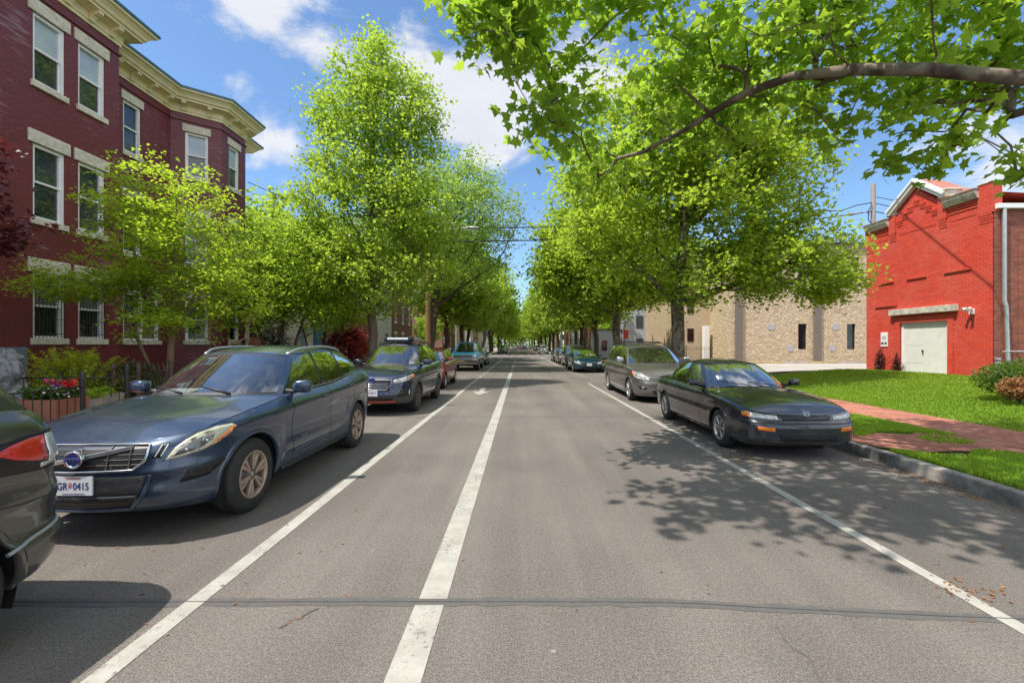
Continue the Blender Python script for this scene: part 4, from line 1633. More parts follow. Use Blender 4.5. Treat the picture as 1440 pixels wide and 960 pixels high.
def cornice(parent, path, dz=0.0, step=.62):
    mb = MB(); sweep(mb, path, [(o, z + dz) for o, z in CORN]); c = mb.build('cornice', M['cream'], parent)
    e = MB(); sweep(e, path, [(.64, 11.425 + dz), (.70, 11.425 + dz), (.70, 11.50 + dz), (.0, 11.52 + dz)]); e.build('roof_edge', M['roofblue'], c)
    f = MB(); sweep(f, path, [(.0, 10.42 + dz), (.05, 10.44 + dz), (.05, 10.49 + dz), (.0, 10.51 + dz)]); f.build('string_course', M['maroon'], c)
    for i in range(len(path) - 1):
        a, b = Vector(path[i]), Vector(path[i + 1])
        L_ = (b - a).length
        if L_ < .5: continue
        d = (b - a) / L_
        k = max(1, int(L_ / step))
        for j in range(k):
            u = L_ * (j + .5) / k
            Mt = frame_m(a.x, a.y, d.x, d.y)
            br = MB()
            prof = [(.075, 10.80), (.075, 11.055), (.37, 11.075), (.37, 11.0), (.30, 10.96), (.20, 10.93), (.14, 10.86), (.12, 10.80)]
            V = [Mt @ Vector((u - .075, o, z + dz)) for o, z in prof] + [Mt @ Vector((u + .075, o, z + dz)) for o, z in prof]
            n = len(prof)
            br.add(V, [tuple(range(n)), tuple(reversed(range(n, 2 * n)))] + [(q, n + q, n + (q + 1) % n, (q + 1) % n) for q in range(n)])
            br.build('bracket', M['cream'], c)


M['paneblind'] = None
t_ = NT('glass over white blind'); p_ = t_.pos()
t_.pbr(t_.ramp(t_.noise(p_, 1.0, 3), [(.3, (.30, .36, .42)), (.7, (.46, .52, .58))]), .04, 0, t_.bump(t_.noise(p_, 1.3, 2), .04, .05), 0, 1.0)
M['paneblind'] = t_.m
t_ = NT('glass over drapes'); p_ = t_.pos()
t_.pbr(t_.ramp(t_.noise(p_, 1.6, 3), [(.3, (.10, .11, .12)), (.7, (.20, .19, .17))]), .04, 0, t_.bump(t_.noise(p_, 1.3, 2), .04, .05), 0, 1.0)
M['panecurtain'] = t_.m

XW = -12.2        # projecting fronts
XR = -13.5        # recessed wall
ZB = Z0 + .08
# ---- first house: flat projecting front, three storeys
hs = thing('row_house', 'maroon painted brick row house with flat front at the left edge, barred ground floor windows', 'row house', (XW, 8, ZB), 0, 'maroon brick row houses')
off = Matrix.Translation((-XW, -8, -ZB))
Y0, Y1 = 2.6, 13.4
Mt = off @ frame_m(XW, Y0, 0, 1)
ops = []
wins = []
for (c, nm) in ((11.42, 0), (12.55, 1), (7.2, 2), (8.6, 3), (5.0, 4)):
    for (z0, z1, fl) in ((1.84, 3.5, 0), (4.86, 6.74, 1), (8.30, 10.03, 2)):
        o = (c - .39 - Y0, c + .39 - Y0, z0, z1); ops.append(o); wins.append((o, fl, nm))
wall = MB()
facade(wall, Mt, Y1 - Y0, ZB - .4, 11.44, ops)
wall.add([off @ Vector(p) for p in ((XW, Y1, -.2), (XW - 9, Y1, -.2), (XW - 9, Y1, 11.44), (XW, Y1, 11.44))], [(0, 1, 2, 3)])
wall.add([off @ Vector(p) for p in ((XW - 9, Y0, -.2), (XW, Y0, -.2), (XW, Y0, 11.44), (XW - 9, Y0, 11.44))], [(0, 1, 2, 3)])
wall.add([off @ Vector(p) for p in ((XW - 9, Y0, 11.44), (XW, Y0, 11.44), (XW, Y1, 11.44), (XW - 9, Y1, 11.44))], [(0, 1, 2, 3)])
wall.build('wall', M['maroon'], hs)
for (o, fl, nm) in wins:
    window(hs, Mt, o, upper='paneblind' if fl == 2 else ('pane' if fl == 1 else 'panecurtain'), lower='pane' if fl else 'panedark', bars=(fl == 0), lh=.33 if fl else .36)
_co = [(XW, Y0), (XW, Y1), (XW - 1.2, Y1)]
cornice(hs, [((off @ Vector((x, y, 0))).x, (off @ Vector((x, y, 0))).y) for x, y in _co], -ZB)

# ---- second house: recessed entry wall, then a three-sided bay
h2 = thing('row_house', 'maroon painted brick row house with an angled bay behind the yellow-green tree', 'row house', (XR, 17, ZB), 0, 'maroon brick row houses')
off = Matrix.Translation((-XR, -17, -ZB))
plan = [(XR, 13.43), (XR, 17.0), (XW, 18.0), (XW, 19.55), (XR, 20.5), (XR, 21.3)]
wall = MB()
specs = {0: [(1.9, .70), (.62, .55)], 1: [(.82, .74)], 2: [(.78, .66)], 3: [(.67, .62)]}
for i in range(len(plan) - 1):
    a, b = Vector(plan[i]), Vector(plan[i + 1]); L_ = (b - a).length; d = (b - a) / L_
    Mt = off @ frame_m(a.x, a.y, d.x, d.y)
    ops = []; wl = []
    for (c, w_) in specs.get(i, []):
        for (z0, z1, fl) in ((1.84, 3.5, 0), (4.86, 6.74, 1), (8.30, 10.03, 2)):
            ww = w_
            if i == 0 and fl == 0:
                if c < 1: continue
                cc, ww = 2.3, 1.5
            else: cc = c
            o = (cc - ww / 2, cc + ww / 2, z0, z1); ops.append(o); wl.append((o, fl, i == 0 and fl == 0))
    facade(wall, Mt, L_, ZB - .4, 11.44, ops)
    for (o, fl, dbl) in wl:
        window(h2, Mt, o, upper='paneblind' if fl == 2 and i else 'pane', lower='pane' if fl else 'panedark', double=dbl, lh=.3, lo=.09)
wall.add([off @ Vector(p) for p in ((XR, 21.3, -.2), (XR - 8, 21.3, -.2), (XR - 8, 21.3, 11.44), (XR, 21.3, 11.44))], [(0, 1, 2, 3)])
wall.add([off @ Vector((x, y, 11.44)) for x, y in plan + [(XR - 8, 21.3), (XR - 8, 13.43)]], [tuple(range(len(plan) + 2))])
wall.build('wall', M['maroon'], h2)
cornice(h2, [(x - XR, y - 17) for x, y in plan] + [(-1.5, 21.3 - 17)], -ZB)
dsp = MB(); dsp.tube([off @ Vector((XR + .08, 13.62, .3)), off @ Vector((XR + .08, 13.62, 10.3))], .05, 8)
dsp.build('downspout', M['white'], h2)


def house(label, x, y0, y1, h, mat, trim='white', floors=2, group='row houses hidden behind the left trees', nwin=2, door=True, corn='cream', name='row_house'):
    t = thing(name, label, 'row house', (x, (y0 + y1) / 2, ZB), 0, group)
    off = Matrix.Translation((-x, -(y0 + y1) / 2, -ZB))
    Mt = off @ frame_m(x, y0, 0, 1)
    L_ = y1 - y0
    ops = []; wn = []
    for f in range(floors):
        zb = ZB + .9 + f * 3.1
        for k in range(nwin):
            c = L_ * (k + .5) / nwin
            if f == 0 and door and k == nwin - 1:
                o = (c - .48, c + .48, ZB + .35, ZB + 2.6); ops.append(o); wn.append((o, 'd'))
            else:
                o = (c - .45, c + .45, zb, zb + 1.75); ops.append(o); wn.append((o, 'w'))
    wl = MB()
    facade(wl, Mt, L_, ZB - .4, h, ops)
    wl.add([off @ Vector(p) for p in ((x, y1, -.2), (x - 9, y1, -.2), (x - 9, y1, h), (x, y1, h))], [(0, 1, 2, 3)])
    wl.add([off @ Vector(p) for p in ((x - 9, y0, -.2), (x, y0, -.2), (x, y0, h), (x - 9, y0, h))], [(0, 1, 2, 3)])
    wl.add([off @ Vector(p) for p in ((x - 9, y0, h), (x, y0, h), (x, y1, h), (x - 9, y1, h))], [(0, 1, 2, 3)])
    wl.build('wall', M[mat], t)
    for (o, k) in wn:
        if k == 'w': window(t, Mt, o, lintel=corn if corn in ('stone',) else 'offwhite', sill='offwhite', frame=trim)
        else:
            d = MB(); d.box(o[0] + .06, o[1] - .06, -.12, -.06, o[2], o[3] - .3, .01, M=Mt); d.box(o[0], o[0] + .06, -.12, -.03, o[2], o[3], M=Mt); d.box(o[1] - .06, o[1], -.12, -.03, o[2], o[3], M=Mt)
            do = d.build('door', M['bluegrey'], t)
            st = MB(); st.box(o[0] - .2, o[1] + .2, .002, .9, -.1 + ZB, o[2] - .17, M=Mt); st.box(o[0] - .2, o[1] + .2, .002, .6, o[2] - .168, o[2], M=Mt); st.build('doorstep', M['conc'], t)
    c = MB(); sweep(c, [((off @ Vector((x, y, 0))).x, (off @ Vector((x, y, 0))).y) for y in (y0, y1)], [(0, h - .5 - ZB), (.06, h - .5 - ZB), (.06, h - .25 - ZB), (.3, h - .2 - ZB), (.38, h - .02 - ZB), (.0, h + .04 - ZB)])
    c.build('cornice', M[corn], t)
    return t


house('pale painted brick house just past the maroon bay, behind slim tree trunks', -14.2, 22.2, 30.2, 6.6, 'palebrick', corn='offwhite', nwin=3)
house('teal painted house behind the red maple bush', -13.9, 30.25, 33.6, 7.0, 'tealbrick', corn='offwhite', nwin=1, door=False)
house('brown brick house beyond the teal house on the left', -13.9, 33.65, 40.5, 7.6, 'housebrick')
house('grey-white row house further along on the left', -13.9, 40.55, 47.5, 7.4, 'whitebrick')
house('brown brick corner house before the crossing on the left', -13.9, 47.55, 56.5, 8.4, 'housebrick', nwin=3)
for k in range(6):
    house('row house far down the street behind the trees on the left', -13.5, 76 + k * 17, 76 + k * 17 + 15, 8.5, ('housebrick', 'palebrick', 'whitebrick')[k % 3], nwin=4, group='row houses far down the left side')

# ------------------------------------------------------------------ red brick building on the right
XB = 16.4
YA, YB = 20.9, 15.3      # far and near corner
rb = thing('brick_building', 'bright red painted brick hall with a stepped gable, white double doors and corbelled brickwork', 'building', (XB, 18.1, .4))
off = Matrix.Translation((-XB, -18.1, -.4))
Mt = off @ frame_m(XB, YA, 0, -1)
L_ = YA - YB
uc = YA - 18.25
DO = (1.86, 3.98, .30, 2.62)
wall = MB()
W0 = 6.35
facade(wall, Mt, L_, -.3, 7.0, [DO], depth=.16)
# gable panel above the cornice line
gz = 7.0
GP = [(uc - .98, 7.001), (uc + .98, 7.001), (uc + .98, 7.35), (uc, 8.12), (uc - .98, 7.35)]
wall.add([Mt @ Vector((u, 0, z)) for u, z in GP], [tuple(range(5))])
wall.add([Mt @ Vector((u, -.3, z)) for u, z in GP], [tuple(reversed(range(5)))])
# side and top, back
D_ = 14
wall.add([off @ Vector(p) for p in ((XB, YA, -.3), (XB + D_, YA, -.3), (XB + D_, YA, 6.4), (XB, YA, 7.0))], [(3, 2, 1, 0)])
wall.add([off @ Vector(p) for p in ((XB, YB, 6.999), (XB, YA, 6.999), (XB + D_, YA, 6.38), (XB + D_, YB, 6.38))], [(0, 1, 2, 3)])
wall.build('wall', M['redbrick'], rb)
# projecting brickwork
pil = MB()
for (u0, u1, zt) in ((-.02, .42, 7.1), (L_ - .46, L_ + .02, 7.32)):
    pil.box(u0, u1, -.3, .06, 6.3, zt, M=Mt)
    for k in range(4): pil.box(u0 + .03, u1 - .03, .0, .055 - k * .013, 6.22 - k * .085, 6.295 - k * .085, M=Mt)
for u0 in (uc - 1.32, uc + .98):
    pil.box(u0, u0 + .34, -.02, .07, 6.55, 7.34, M=Mt)
    for k in range(4): pil.box(u0 + .02, u0 + .32, .0, .06 - k * .013, 6.47 - k * .085, 6.545 - k * .085, M=Mt)
split_build(pil, 'brick_pier', M['redbrick'], rb)
cb = MB()
for (u0, u1) in ((.42, uc - 1.32), (uc + 1.32, L_ - .46)):
    for k in range(3): cb.box(u0, u1, -.02, .050 - .014 * k, 6.83 - k * .105, 6.89 - k * .105, M=Mt)
    cb.box(u0 + .1, u1 - .1, -.02, .012, 6.36, 6.44, M=Mt)
# stepped corbels following the gable
for k, (du, z) in enumerate(((-.80, 6.98), (-.55, 7.2), (-.30, 7.42), (0.0, 7.6), (.30, 7.42), (.55, 7.2), (.80, 6.98))):
    for q in range(3): cb.box(uc + du - .13, uc + du + .13, -.02, .055 - .015 * q, z - .085 * q, z + .055 - .085 * q, M=Mt)
cb.box(uc - .85, uc + .85, -.02, .012, 6.42, 6.5, M=Mt)
# window-less bays: slim brick sills
for (u0, u1, z) in ((.75, 1.55, 4.42), (2.2, 3.1, 4.42), (3.85, 4.85, 4.42), (.55, 1.7, 3.38)):
    cb.box(u0, u1, -.02, .05, z, z + .10, M=Mt)
split_build(cb, 'brick_course', M['redbrick'], rb)
cp = MB()
for (u0, u1, za, zb_) in ((.10, uc - 1.30, 7.02, 7.0), (uc + 1.30, L_ - .42, 7.02, 7.0)):
    prof = [(-.10, 6.92), (.10, 6.92), (.16, 7.0), (.22, 7.12), (.24, 7.22), (-.3, 7.30)]
    V = [Mt @ Vector((u0, o, z)) for o, z in prof] + [Mt @ Vector((u1, o, z)) for o, z in prof]
    n = len(prof)
    cp.add(V, [tuple(range(n)), tuple(reversed(range(n, 2 * n)))] + [(q, n + q, n + (q + 1) % n, (q + 1) % n) for q in range(n)])
split_build(cp, 'coping', M['stonecap'], rb)
ce = MB()
for (u0, u1) in ((.08, uc - 1.28), (uc + 1.28, L_ - .40)):
    ce.box(u0, u1, -.3, .26, 7.222, 7.262, M=Mt)
split_build(ce, 'copper_flashing', M['rust'], rb)
# gable trim: white raking mouldings, little red roof behind, returns with pale caps
gt = MB()
for sg in (-1, 1):
    a, b = (uc + sg * 1.22, 7.36), (uc, 8.27)
    for (w0, w1, d0, d1) in ((0, .13, -.05, .16), (.13, .22, -.05, .22)):
        nx_, nz_ = -(b[1] - a[1]), (b[0] - a[0])
        l = math.hypot(nx_, nz_); nx_, nz_ = nx_ / l, nz_ / l
        if nz_ < 0: nx_, nz_ = -nx_, -nz_
        q = [(a[0] + nx_ * w0, a[1] + nz_ * w0), (b[0], b[1] + w0 / abs(nz_) * 1.0), (b[0], b[1] + w1 / abs(nz_)), (a[0] + nx_ * w1, a[1] + nz_ * w1)]
        V = [Mt @ Vector((u, d0, z)) for u, z in q] + [Mt @ Vector((u, d1, z)) for u, z in q]
        gt.add(V, [(0, 1, 2, 3), (7, 6, 5, 4)] + [(i, 4 + i, 4 + (i + 1) % 4, (i + 1) % 4) for i in range(4)])
split_build(gt, 'gable_trim', M['white'], rb)
gr = MB()
zr, ze = 8.52, 7.50
V = [Mt @ Vector(p) for p in ((uc - 1.26, .20, ze), (uc, .20, zr), (uc + 1.26, .20, ze), (uc - 1.26, -1.6, ze), (uc, -.9, zr), (uc + 1.26, -1.6, ze))]
gr.add(V, [(0, 3, 4, 1), (1, 4, 5, 2), (3, 5, 4)])
gr.build('gable_roof', M['redtile'], rb)
cps = MB()
cps.box(uc + 1.02, uc + 1.42, -.5, .12, 7.34, 7.60, .03, M=Mt); cps.box(uc + .98, uc + 1.46, -.55, .16, 7.60, 7.68, .02, M=Mt)
cps.box(uc - 1.42, uc - 1.02, -.3, .10, 7.34, 7.42, .02, M=Mt)
cps.box(-.05, .46, -.35, .10, 7.10, 7.17, .02, M=Mt); cps.box(L_ - .49, L_ + .05, -.35, .09, 7.322, 7.38, .02, M=Mt)
split_build(cps, 'pier_cap', M['stonecap'], rb)
# door, frame, head beam
dr = MB()
um = (DO[0] + DO[1]) / 2
dr.box(DO[0] + .002, DO[0] + .10, -.15, -.05, DO[2], DO[3], M=Mt); dr.box(DO[1] - .10, DO[1] - .002, -.15, -.05, DO[2], DO[3], M=Mt); dr.box(DO[0] + .10, DO[1] - .10, -.15, -.05, DO[3] - .10, DO[3] - .002, M=Mt)
dr.build('door_frame', M['white'], rb)
for (a, b, q) in ((DO[0] + .105, um - .004, 0), (um + .004, DO[1] - .105, 1)):
    d = MB(); d.box(a, b, -.14, -.085, DO[2] + .01, DO[3] - .105, .006, M=Mt); do = d.build('door', M['offwhite'], rb)
    if q == 0:
        jl = MB(); jl.box(a + .05, b - .05, -.085, -.0815, DO[2] + .62, DO[2] + .63, M=Mt); jl.box(a + .05, b - .05, -.085, -.0815, DO[2] + 1.35, DO[2] + 1.36, M=Mt); split_build(jl, 'panel_joint', M['greyplaque'], do)
        hh = MB(); hh.box(b - .13, b - .04, -.085, -.06, 1.42, 1.47, .008, M=Mt); hh.box(b - .075, b - .045, -.085, -.045, 1.28, 1.46, .008, M=Mt); hh.build('handle', M['ink'], do)
sur = MB()
sur.box(DO[0] - .24, DO[0], -.02, .035, .0, 2.86, M=Mt); sur.box(DO[1], DO[1] + .24, -.02, .035, .0, 2.86, M=Mt); sur.box(DO[0], DO[1], -.02, .035, DO[3], 2.86, M=Mt)
sur.build('door_surround', M['redbrick'], rb)
hb = MB(); hb.box(DO[0] - .42, DO[1] + .42, .0, .17, 2.95, 3.20, .015, M=Mt)
for u in (DO[0] - .1, um, DO[1] + .1): hb.box(u - .03, u + .03, .17, .19, 3.05, 3.11, .008, M=Mt)
hb.build('head_beam', M['stonecap'], rb)
sg_ = MB(); sg_.box(.86, 1.22, .0, .03, 1.60, 2.24, .005, M=Mt); sgo = sg_.build('wall_sign', M['white'], rb)
sl = MB(); sl.box(.89, 1.19, .03, .033, 1.70, 1.80, M=Mt); sl.build('sign_band', M['ink'], sgo)
sl = MB()
for z, w_ in ((2.03, .20), (1.97, .24), (1.91, .18)): sl.box(1.04 - w_ / 2, 1.04 + w_ / 2, .03, .033, z, z + .025, M=Mt)
sl.build('sign_lines', M['bluegrey'], sgo)
dt = MB(); dt.lathe([(0, 0), (.035, 0)], 14, 'Z'); dt.v = [tuple(Mt @ Vector((1.05 + v[0], .0345, 1.75 + v[1]))) for v in dt.v]; dt.build('sign_symbol', M['white'], sgo)
wl = MB(); wl.box(4.86, 5.0, .0, .12, 2.78, 2.98, .02, M=Mt)
for du in (-.08, .08): wl.tube([Mt @ Vector((4.93 + du * .5, .10, 2.92)), Mt @ Vector((4.93 + du, .20, 2.99)), Mt @ Vector((4.93 + du * 1.3, .30, 2.95))], [.03, .05, .065], 10)
wl.build('flood_lamp', M['white'], rb)
stn = MB()
thr = MB(); thr.box(DO[0] - .3, DO[1] + .3, .05, 1.0, -.05, .298, .01, M=Mt); thr.build('door_step', M['conc'], rb)
# old brick flank facing the viewer
fk = MB()
fk.add([off @ Vector(p) for p in ((XB + .02, YB, -.3), (XB + 24, YB, -.3), (XB + 24, YB, 6.38), (XB + .02, YB, 6.38))], [(0, 1, 2, 3)])
fk.build('side_wall', M['darkbrick'], rb)
ef = MB(); ef.box(XB + .05, XB + 24, YB - .14, YB + .05, 6.38, 6.55, .01, M=off); ef.build('gutter', M['white'], rb)
bp_ = MB(); bp_.box(XB + .9, XB + 24, YB - .05, YB + .02, -.3, 5.6, M=off); bp_.build('blind_bay', M['darkbrick'], rb)
dp = MB(); dp.tube([off @ Vector(p) for p in ((XB + .28, YB - .10, 6.36), (XB + .28, YB - .10, 3.2), (XB + .34, YB - .10, 3.0), (XB + .40, YB - .10, 1.2), (XB + .5, YB - .16, .62))], .062, 10)
dp.build('downspout', M['galv'], rb)
rl = MB(); rl.tube([off @ Vector((XB + .05, YB - .25, 1.45)), off @ Vector((XB + 12, YB - .25, 1.45))], .025, 8)
for k in range(6): rl.box(XB + .02, XB + .16, YB - .12, YB - .02, .5 + k * .13, .58 + k * .13, .01, M=off)
rl.build('pipe_rail', M['galv'], rb)

# ------------------------------------------------------------------ tan block building and its neighbours
tb = thing('block_building', 'tan split-face block building with dark pilasters and slit windows behind the parking lot', 'building', (28, 37, Z0))
off = Matrix.Translation((-28, -37, -Z0))
X0, X1, YF = 17.6, 52.0, 37.0
Mt = off @ frame_m(X0, YF, 1, 0)
ops = [(X - X0, X - X0 + .72, 1.3, 3.45) for X in (23.3, 27.4, 31.5, 35.6)] + [(X - X0, X - X0 + .72, 7.0, 9.0) for X in (23.3, 27.7, 31.5, 35.6)]
wall = MB(); facade(wall, Mt, X1 - X0, 0, 9.35, ops, .25)
wall.add([off @ Vector(p) for p in ((X0, YF, 0), (X0, YF + 18, 0), (X0, YF + 18, 9.35), (X0, YF, 9.35))], [(3, 2, 1, 0)])
wall.build('wall', M['block'], tb)
pp = MB(); pp.box(X0 - .06, X1, YF - .05, YF + 18, 9.352, 10.15, M=off); pp.build('parapet', M['concgrey'], tb)
cp = MB(); cp.box(X0 - .12, X1, YF - .12, YF + 18, 10.152, 10.28, M=off); cp.build('coping', M['ink'], tb)
for X in (17.98, 24.55, 33.0):
    q = MB(); q.box(X, X + .62, YF - .16, YF, 0, 9.35, M=off); q.build('pilaster', M['concgrey'], tb)
for o in ops:
    g = MB(); g.box(o[0], o[1], -.23, -.20, o[2], o[3], M=Mt); g.box(o[0], o[0] + .05, -.23, -.12, o[2], o[3], M=Mt); g.box(o[1] - .05, o[1], -.23, -.12, o[2], o[3], M=Mt)
    g.build('window', M['panedark'], tb)
for (X, z) in ((20.8, 2.95), (22.4, 1.15), (26.2, 2.95), (25.9, 1.15), (29.5, 2.95)):
    q = MB(); q.box(X, X + .5, YF - .03, YF, z, z + .5, .01, M=off); q.build('wall_plaque', M['greyplaque'], tb)

t2 = thing('brick_annex', 'low smooth tan brick annex left of the block building', 'building', (15.5, 41, Z0))
off = Matrix.Translation((-15.5, -41, -Z0))
w_ = MB(); w_.box(14.2, 17.59, 41, 52, -.2, 7.0, M=off); w_.build('wall', M['tanbrick'], t2)
w_ = MB(); w_.box(14.1, 17.592, 40.9, 52.1, 7.002, 7.25, M=off); w_.build('coping', M['concgrey'], t2)
for z in (2.0, 4.6):
    g = MB(); g.box(15.5, 16.1, 40.96, 40.999, z, z + 1.2, M=off); g.build('window', M['panedark'], t2)
dp = MB(); dp.box(16.75, 17.25, 40.2, 40.7, -.1, 3.4, .02, M=off); dp.build('white_vent_duct', M['white'], t2)
t3 = thing('siding_house', 'pale blue-grey sided house glimpsed between the right tree trunks', 'house', (13, 50, Z0))
off = Matrix.Translation((-13, -50, -Z0))
w_ = MB()
for k in range(26): w_.box(12.0, 15.3, 50 - .018, 58, k * .25, k * .25 + .249, M=off @ Matrix.Translation((0, -.003 * (k % 2), 0)))
w_.build('wall', simple('pale blue siding', (.42, .46, .52), .6, var=.08), t3)
w_ = MB(); w_.add([off @ Vector(p) for p in ((11.8, 49.8, 6.5), (15.5, 49.8, 6.5), (15.5, 58, 6.5), (11.8, 58, 6.5), (13.65, 49.8, 8.2), (13.65, 58, 8.2))], [(0, 1, 4), (2, 3, 5), (1, 2, 5, 4), (3, 0, 4, 5)]); w_.build('roof', M['concgrey'], t3)
g = MB(); g.box(13.1, 13.9, 49.94, 49.975, 3.6, 5.0, M=off); g.build('window', M['pane'], t3)
g = MB(); g.box(13.1, 13.9, 49.94, 49.975, 1.0, 2.4, M=off); g.build('window', M['pane'], t3)
t4 = thing('white_outbuilding', 'low white walled building behind the right row of cars', 'building', (10.5, 52, Z0))
off = Matrix.Translation((-10.5, -52, -Z0))
w_ = MB(); w_.box(9.1, 11.9, 52, 57, -.1, 3.4, M=off); w_.build('wall', M['whitebrick'], t4)
w_ = MB(); w_.box(9.0, 11.99, 51.9, 57.1, 3.402, 3.55, M=off); w_.build('roof', M['concgrey'], t4)
g = MB(); g.box(9.5, 10.2, 51.96, 51.998, 1.0, 2.2, M=off); g.build('window', M['panedark'], t4)
for k in range(5):
    xx = 13.0
    t = thing('row_house', 'brick house far down the street behind the trees on the right', 'house', (xx, 84 + k * 20, Z0), 0, 'houses far down the right side')
    w_ = MB(); w_.box(0, 9, -9, 9, -.1, 8.5); w_.build('wall', M[('housebrick', 'whitebrick', 'housebrick', 'palebrick', 'housebrick')[k]], t)
    for f in range(2):
        for j in range(4):
            g = MB(); g.box(-.04, .01, -7 + j * 4.2, -5.9 + j * 4.2, 1.2 + f * 3.6, 3.0 + f * 3.6); g.build('window', M['pane'], t)
# ------------------------------------------------------------------ trees
M['bark'] = bark_mat('grey brown bark', (0.09, 0.070, 0.052), (0.20, 0.165, 0.125), 9, .25, .8)
M['sycbark'] = bark_mat('plane tree bark', (0.075, 0.056, 0.040), (0.20, 0.165, 0.12), 7, .5, .6, True)
M['darkbark'] = bark_mat('brown bark', (0.055, 0.040, 0.030), (0.13, 0.095, 0.070), 9, .25, .7)
M['tanbark'] = bark_mat('tan bark', (0.17, 0.105, 0.065), (0.28, 0.185, 0.12), 9, .3, .5)
LEAF = dict(
    syc=leaf_mat('plane leaves', (0.150, 0.250, 0.020), (0.323, 0.451, 0.041), (0.756, 0.950, 0.076), .45, .58),
    near=leaf_mat('near plane leaves', (0.106, 0.206, 0.022), (0.256, 0.390, 0.039), (0.670, 0.929, 0.076), .42, .58),
    tall=leaf_mat('tall tree leaves', (0.163, 0.269, 0.027), (0.336, 0.476, 0.055), (0.734, 0.950, 0.086), .42, .58),
    fine=leaf_mat('fine pale leaves', (0.138, 0.231, 0.044), (0.268, 0.390, 0.085), (0.583, 0.799, 0.130), .45, .58),
    yel=leaf_mat('yellow green leaves', (0.195, 0.310, 0.020), (0.355, 0.480, 0.036), (0.70, 0.92, 0.06), .42, .58),
    mid=leaf_mat('mid green leaves', (0.147, 0.250, 0.022), (0.299, 0.439, 0.041), (0.670, 0.907, 0.076), .45, .58),
    far=leaf_mat('far leaves', (0.150, 0.250, 0.025), (0.323, 0.451, 0.049), (0.713, 0.929, 0.086), .5, .58),
    red=leaf_mat('dark red leaves', (0.045, 0.012, 0.014), (0.120, 0.030, 0.030), (0.26, 0.05, 0.05), .4, .35),
    redbush=leaf_mat('red maple leaves', (0.13, 0.016, 0.016), (0.34, 0.05, 0.035), (0.6, 0.10, 0.06), .4, .4),
    dark=leaf_mat('dark evergreen', (0.012, 0.030, 0.008), (0.030, 0.064, 0.014), (0.06, 0.12, 0.02), .5, .2),
    lime=leaf_mat('lime fronds', (0.330, 0.430, 0.020), (0.560, 0.640, 0.045), (0.85, 0.9, 0.05), .45, .5),
    bush=leaf_mat('bush leaves', (0.040, 0.092, 0.012), (0.095, 0.170, 0.020), (0.26, 0.40, 0.03), .4, .4),
    brown=leaf_mat('orange brown leaves', (0.22, 0.10, 0.035), (0.40, 0.19, 0.07), (0.5, 0.28, 0.1), .5, .3),
    grass=leaf_mat('grass blades', (0.115, 0.215, 0.014), (0.270, 0.420, 0.030), (0.62, 0.84, 0.05), .5, .48),
)


def leaf_shape(kind):
    """(verts (n,3) with length 1 along +y), triangles"""
    if kind == 'lobe':        # five pointed lobes
        out_ = [(0, 0), (.16, .10), (.50, .06), (.34, .30), (.62, .52), (.28, .55), (.0, 1.0), (-.28, .55), (-.62, .52), (-.34, .30), (-.50, .06), (-.16, .10)]
        V = [(0, .36, .05)] + [(x, y, -.10 * abs(x) - .12 * (y - .36)**2) for x, y in out_]
        n = len(out_)
        T = [(0, 1 + i, 1 + (i + 1) % n) for i in range(n)]
    elif kind == 'tri5':      # cheap broad leaf
        V = [(0, 0, 0), (.42, .22, -.05), (.40, .62, -.08), (0, 1, -.14), (-.40, .62, -.08), (-.42, .22, -.05)]
        T = [(0, 1, 2), (0, 2, 3), (0, 3, 4), (0, 4, 5)]
    elif kind == 'star':      # cheap three-lobed leaf
        o_ = [(0, 0), (.50, .14), (.22, .38), (.46, .66), (0, 1), (-.46, .66), (-.22, .38), (-.50, .14)]
        V = [(x, y, -.16 * abs(x) - .12 * y * y) for x, y in o_]
        T = [(0, 1, 2), (0, 2, 3), (0, 3, 4), (0, 4, 5), (0, 5, 6), (0, 6, 7)]
    elif kind == 'narrow':
        V = [(0, 0, 0), (.13, .4, .03), (0, 1, -.15), (-.13, .4, .03)]
        T = [(0, 1, 2), (0, 2, 3)]
    else:                     # folded diamond
        V = [(0, 0, 0), (.34, .45, .07), (0, 1, -.08), (-.34, .45, .07)]
        T = [(0, 1, 2), (0, 2, 3)]
    return np.array(V, float), np.array(T)


def leaves(name, P, size, kind, mat, parent=None, tilt=.75, seed=0, droop=0.0, dirs=None, var=.35):
    """one mesh of separate leaves at points P"""
    g = np.random.default_rng(seed)
    n = len(P)
    LV, LT = leaf_shape(kind)
    nor = np.stack([g.normal(0, tilt, n), g.normal(0, tilt, n), np.ones(n)], 1)
    nor /= np.linalg.norm(nor, axis=1)[:, None]
    if dirs is None:
        th = g.uniform(0, 2 * PI, n)
        d = np.stack([np.cos(th), np.sin(th), -droop + 0 * th], 1)
    else: d = dirs + g.normal(0, .35, (n, 3))
    d -= nor * np.sum(d * nor, 1)[:, None]
    d /= np.maximum(np.linalg.norm(d, axis=1)[:, None], 1e-6)
    s_ = np.cross(d, nor)
    sz = size * (1 + var * g.uniform(-1, 1, n))
    curl = g.uniform(.2, 2.6, n)[:, None, None]
    V = (P[:, None, :] + (LV[None, :, 0, None] * s_[:, None, :] + LV[None, :, 1, None] * d[:, None, :] + LV[None, :, 2, None] * curl * nor[:, None, :]) * sz[:, None, None])
    k = len(LV)
    idx = (LT[None] + (np.arange(n) * k)[:, None, None]).reshape(-1)
    return fast_mesh(name, V.reshape(-1, 3), idx, 3, mat, parent)


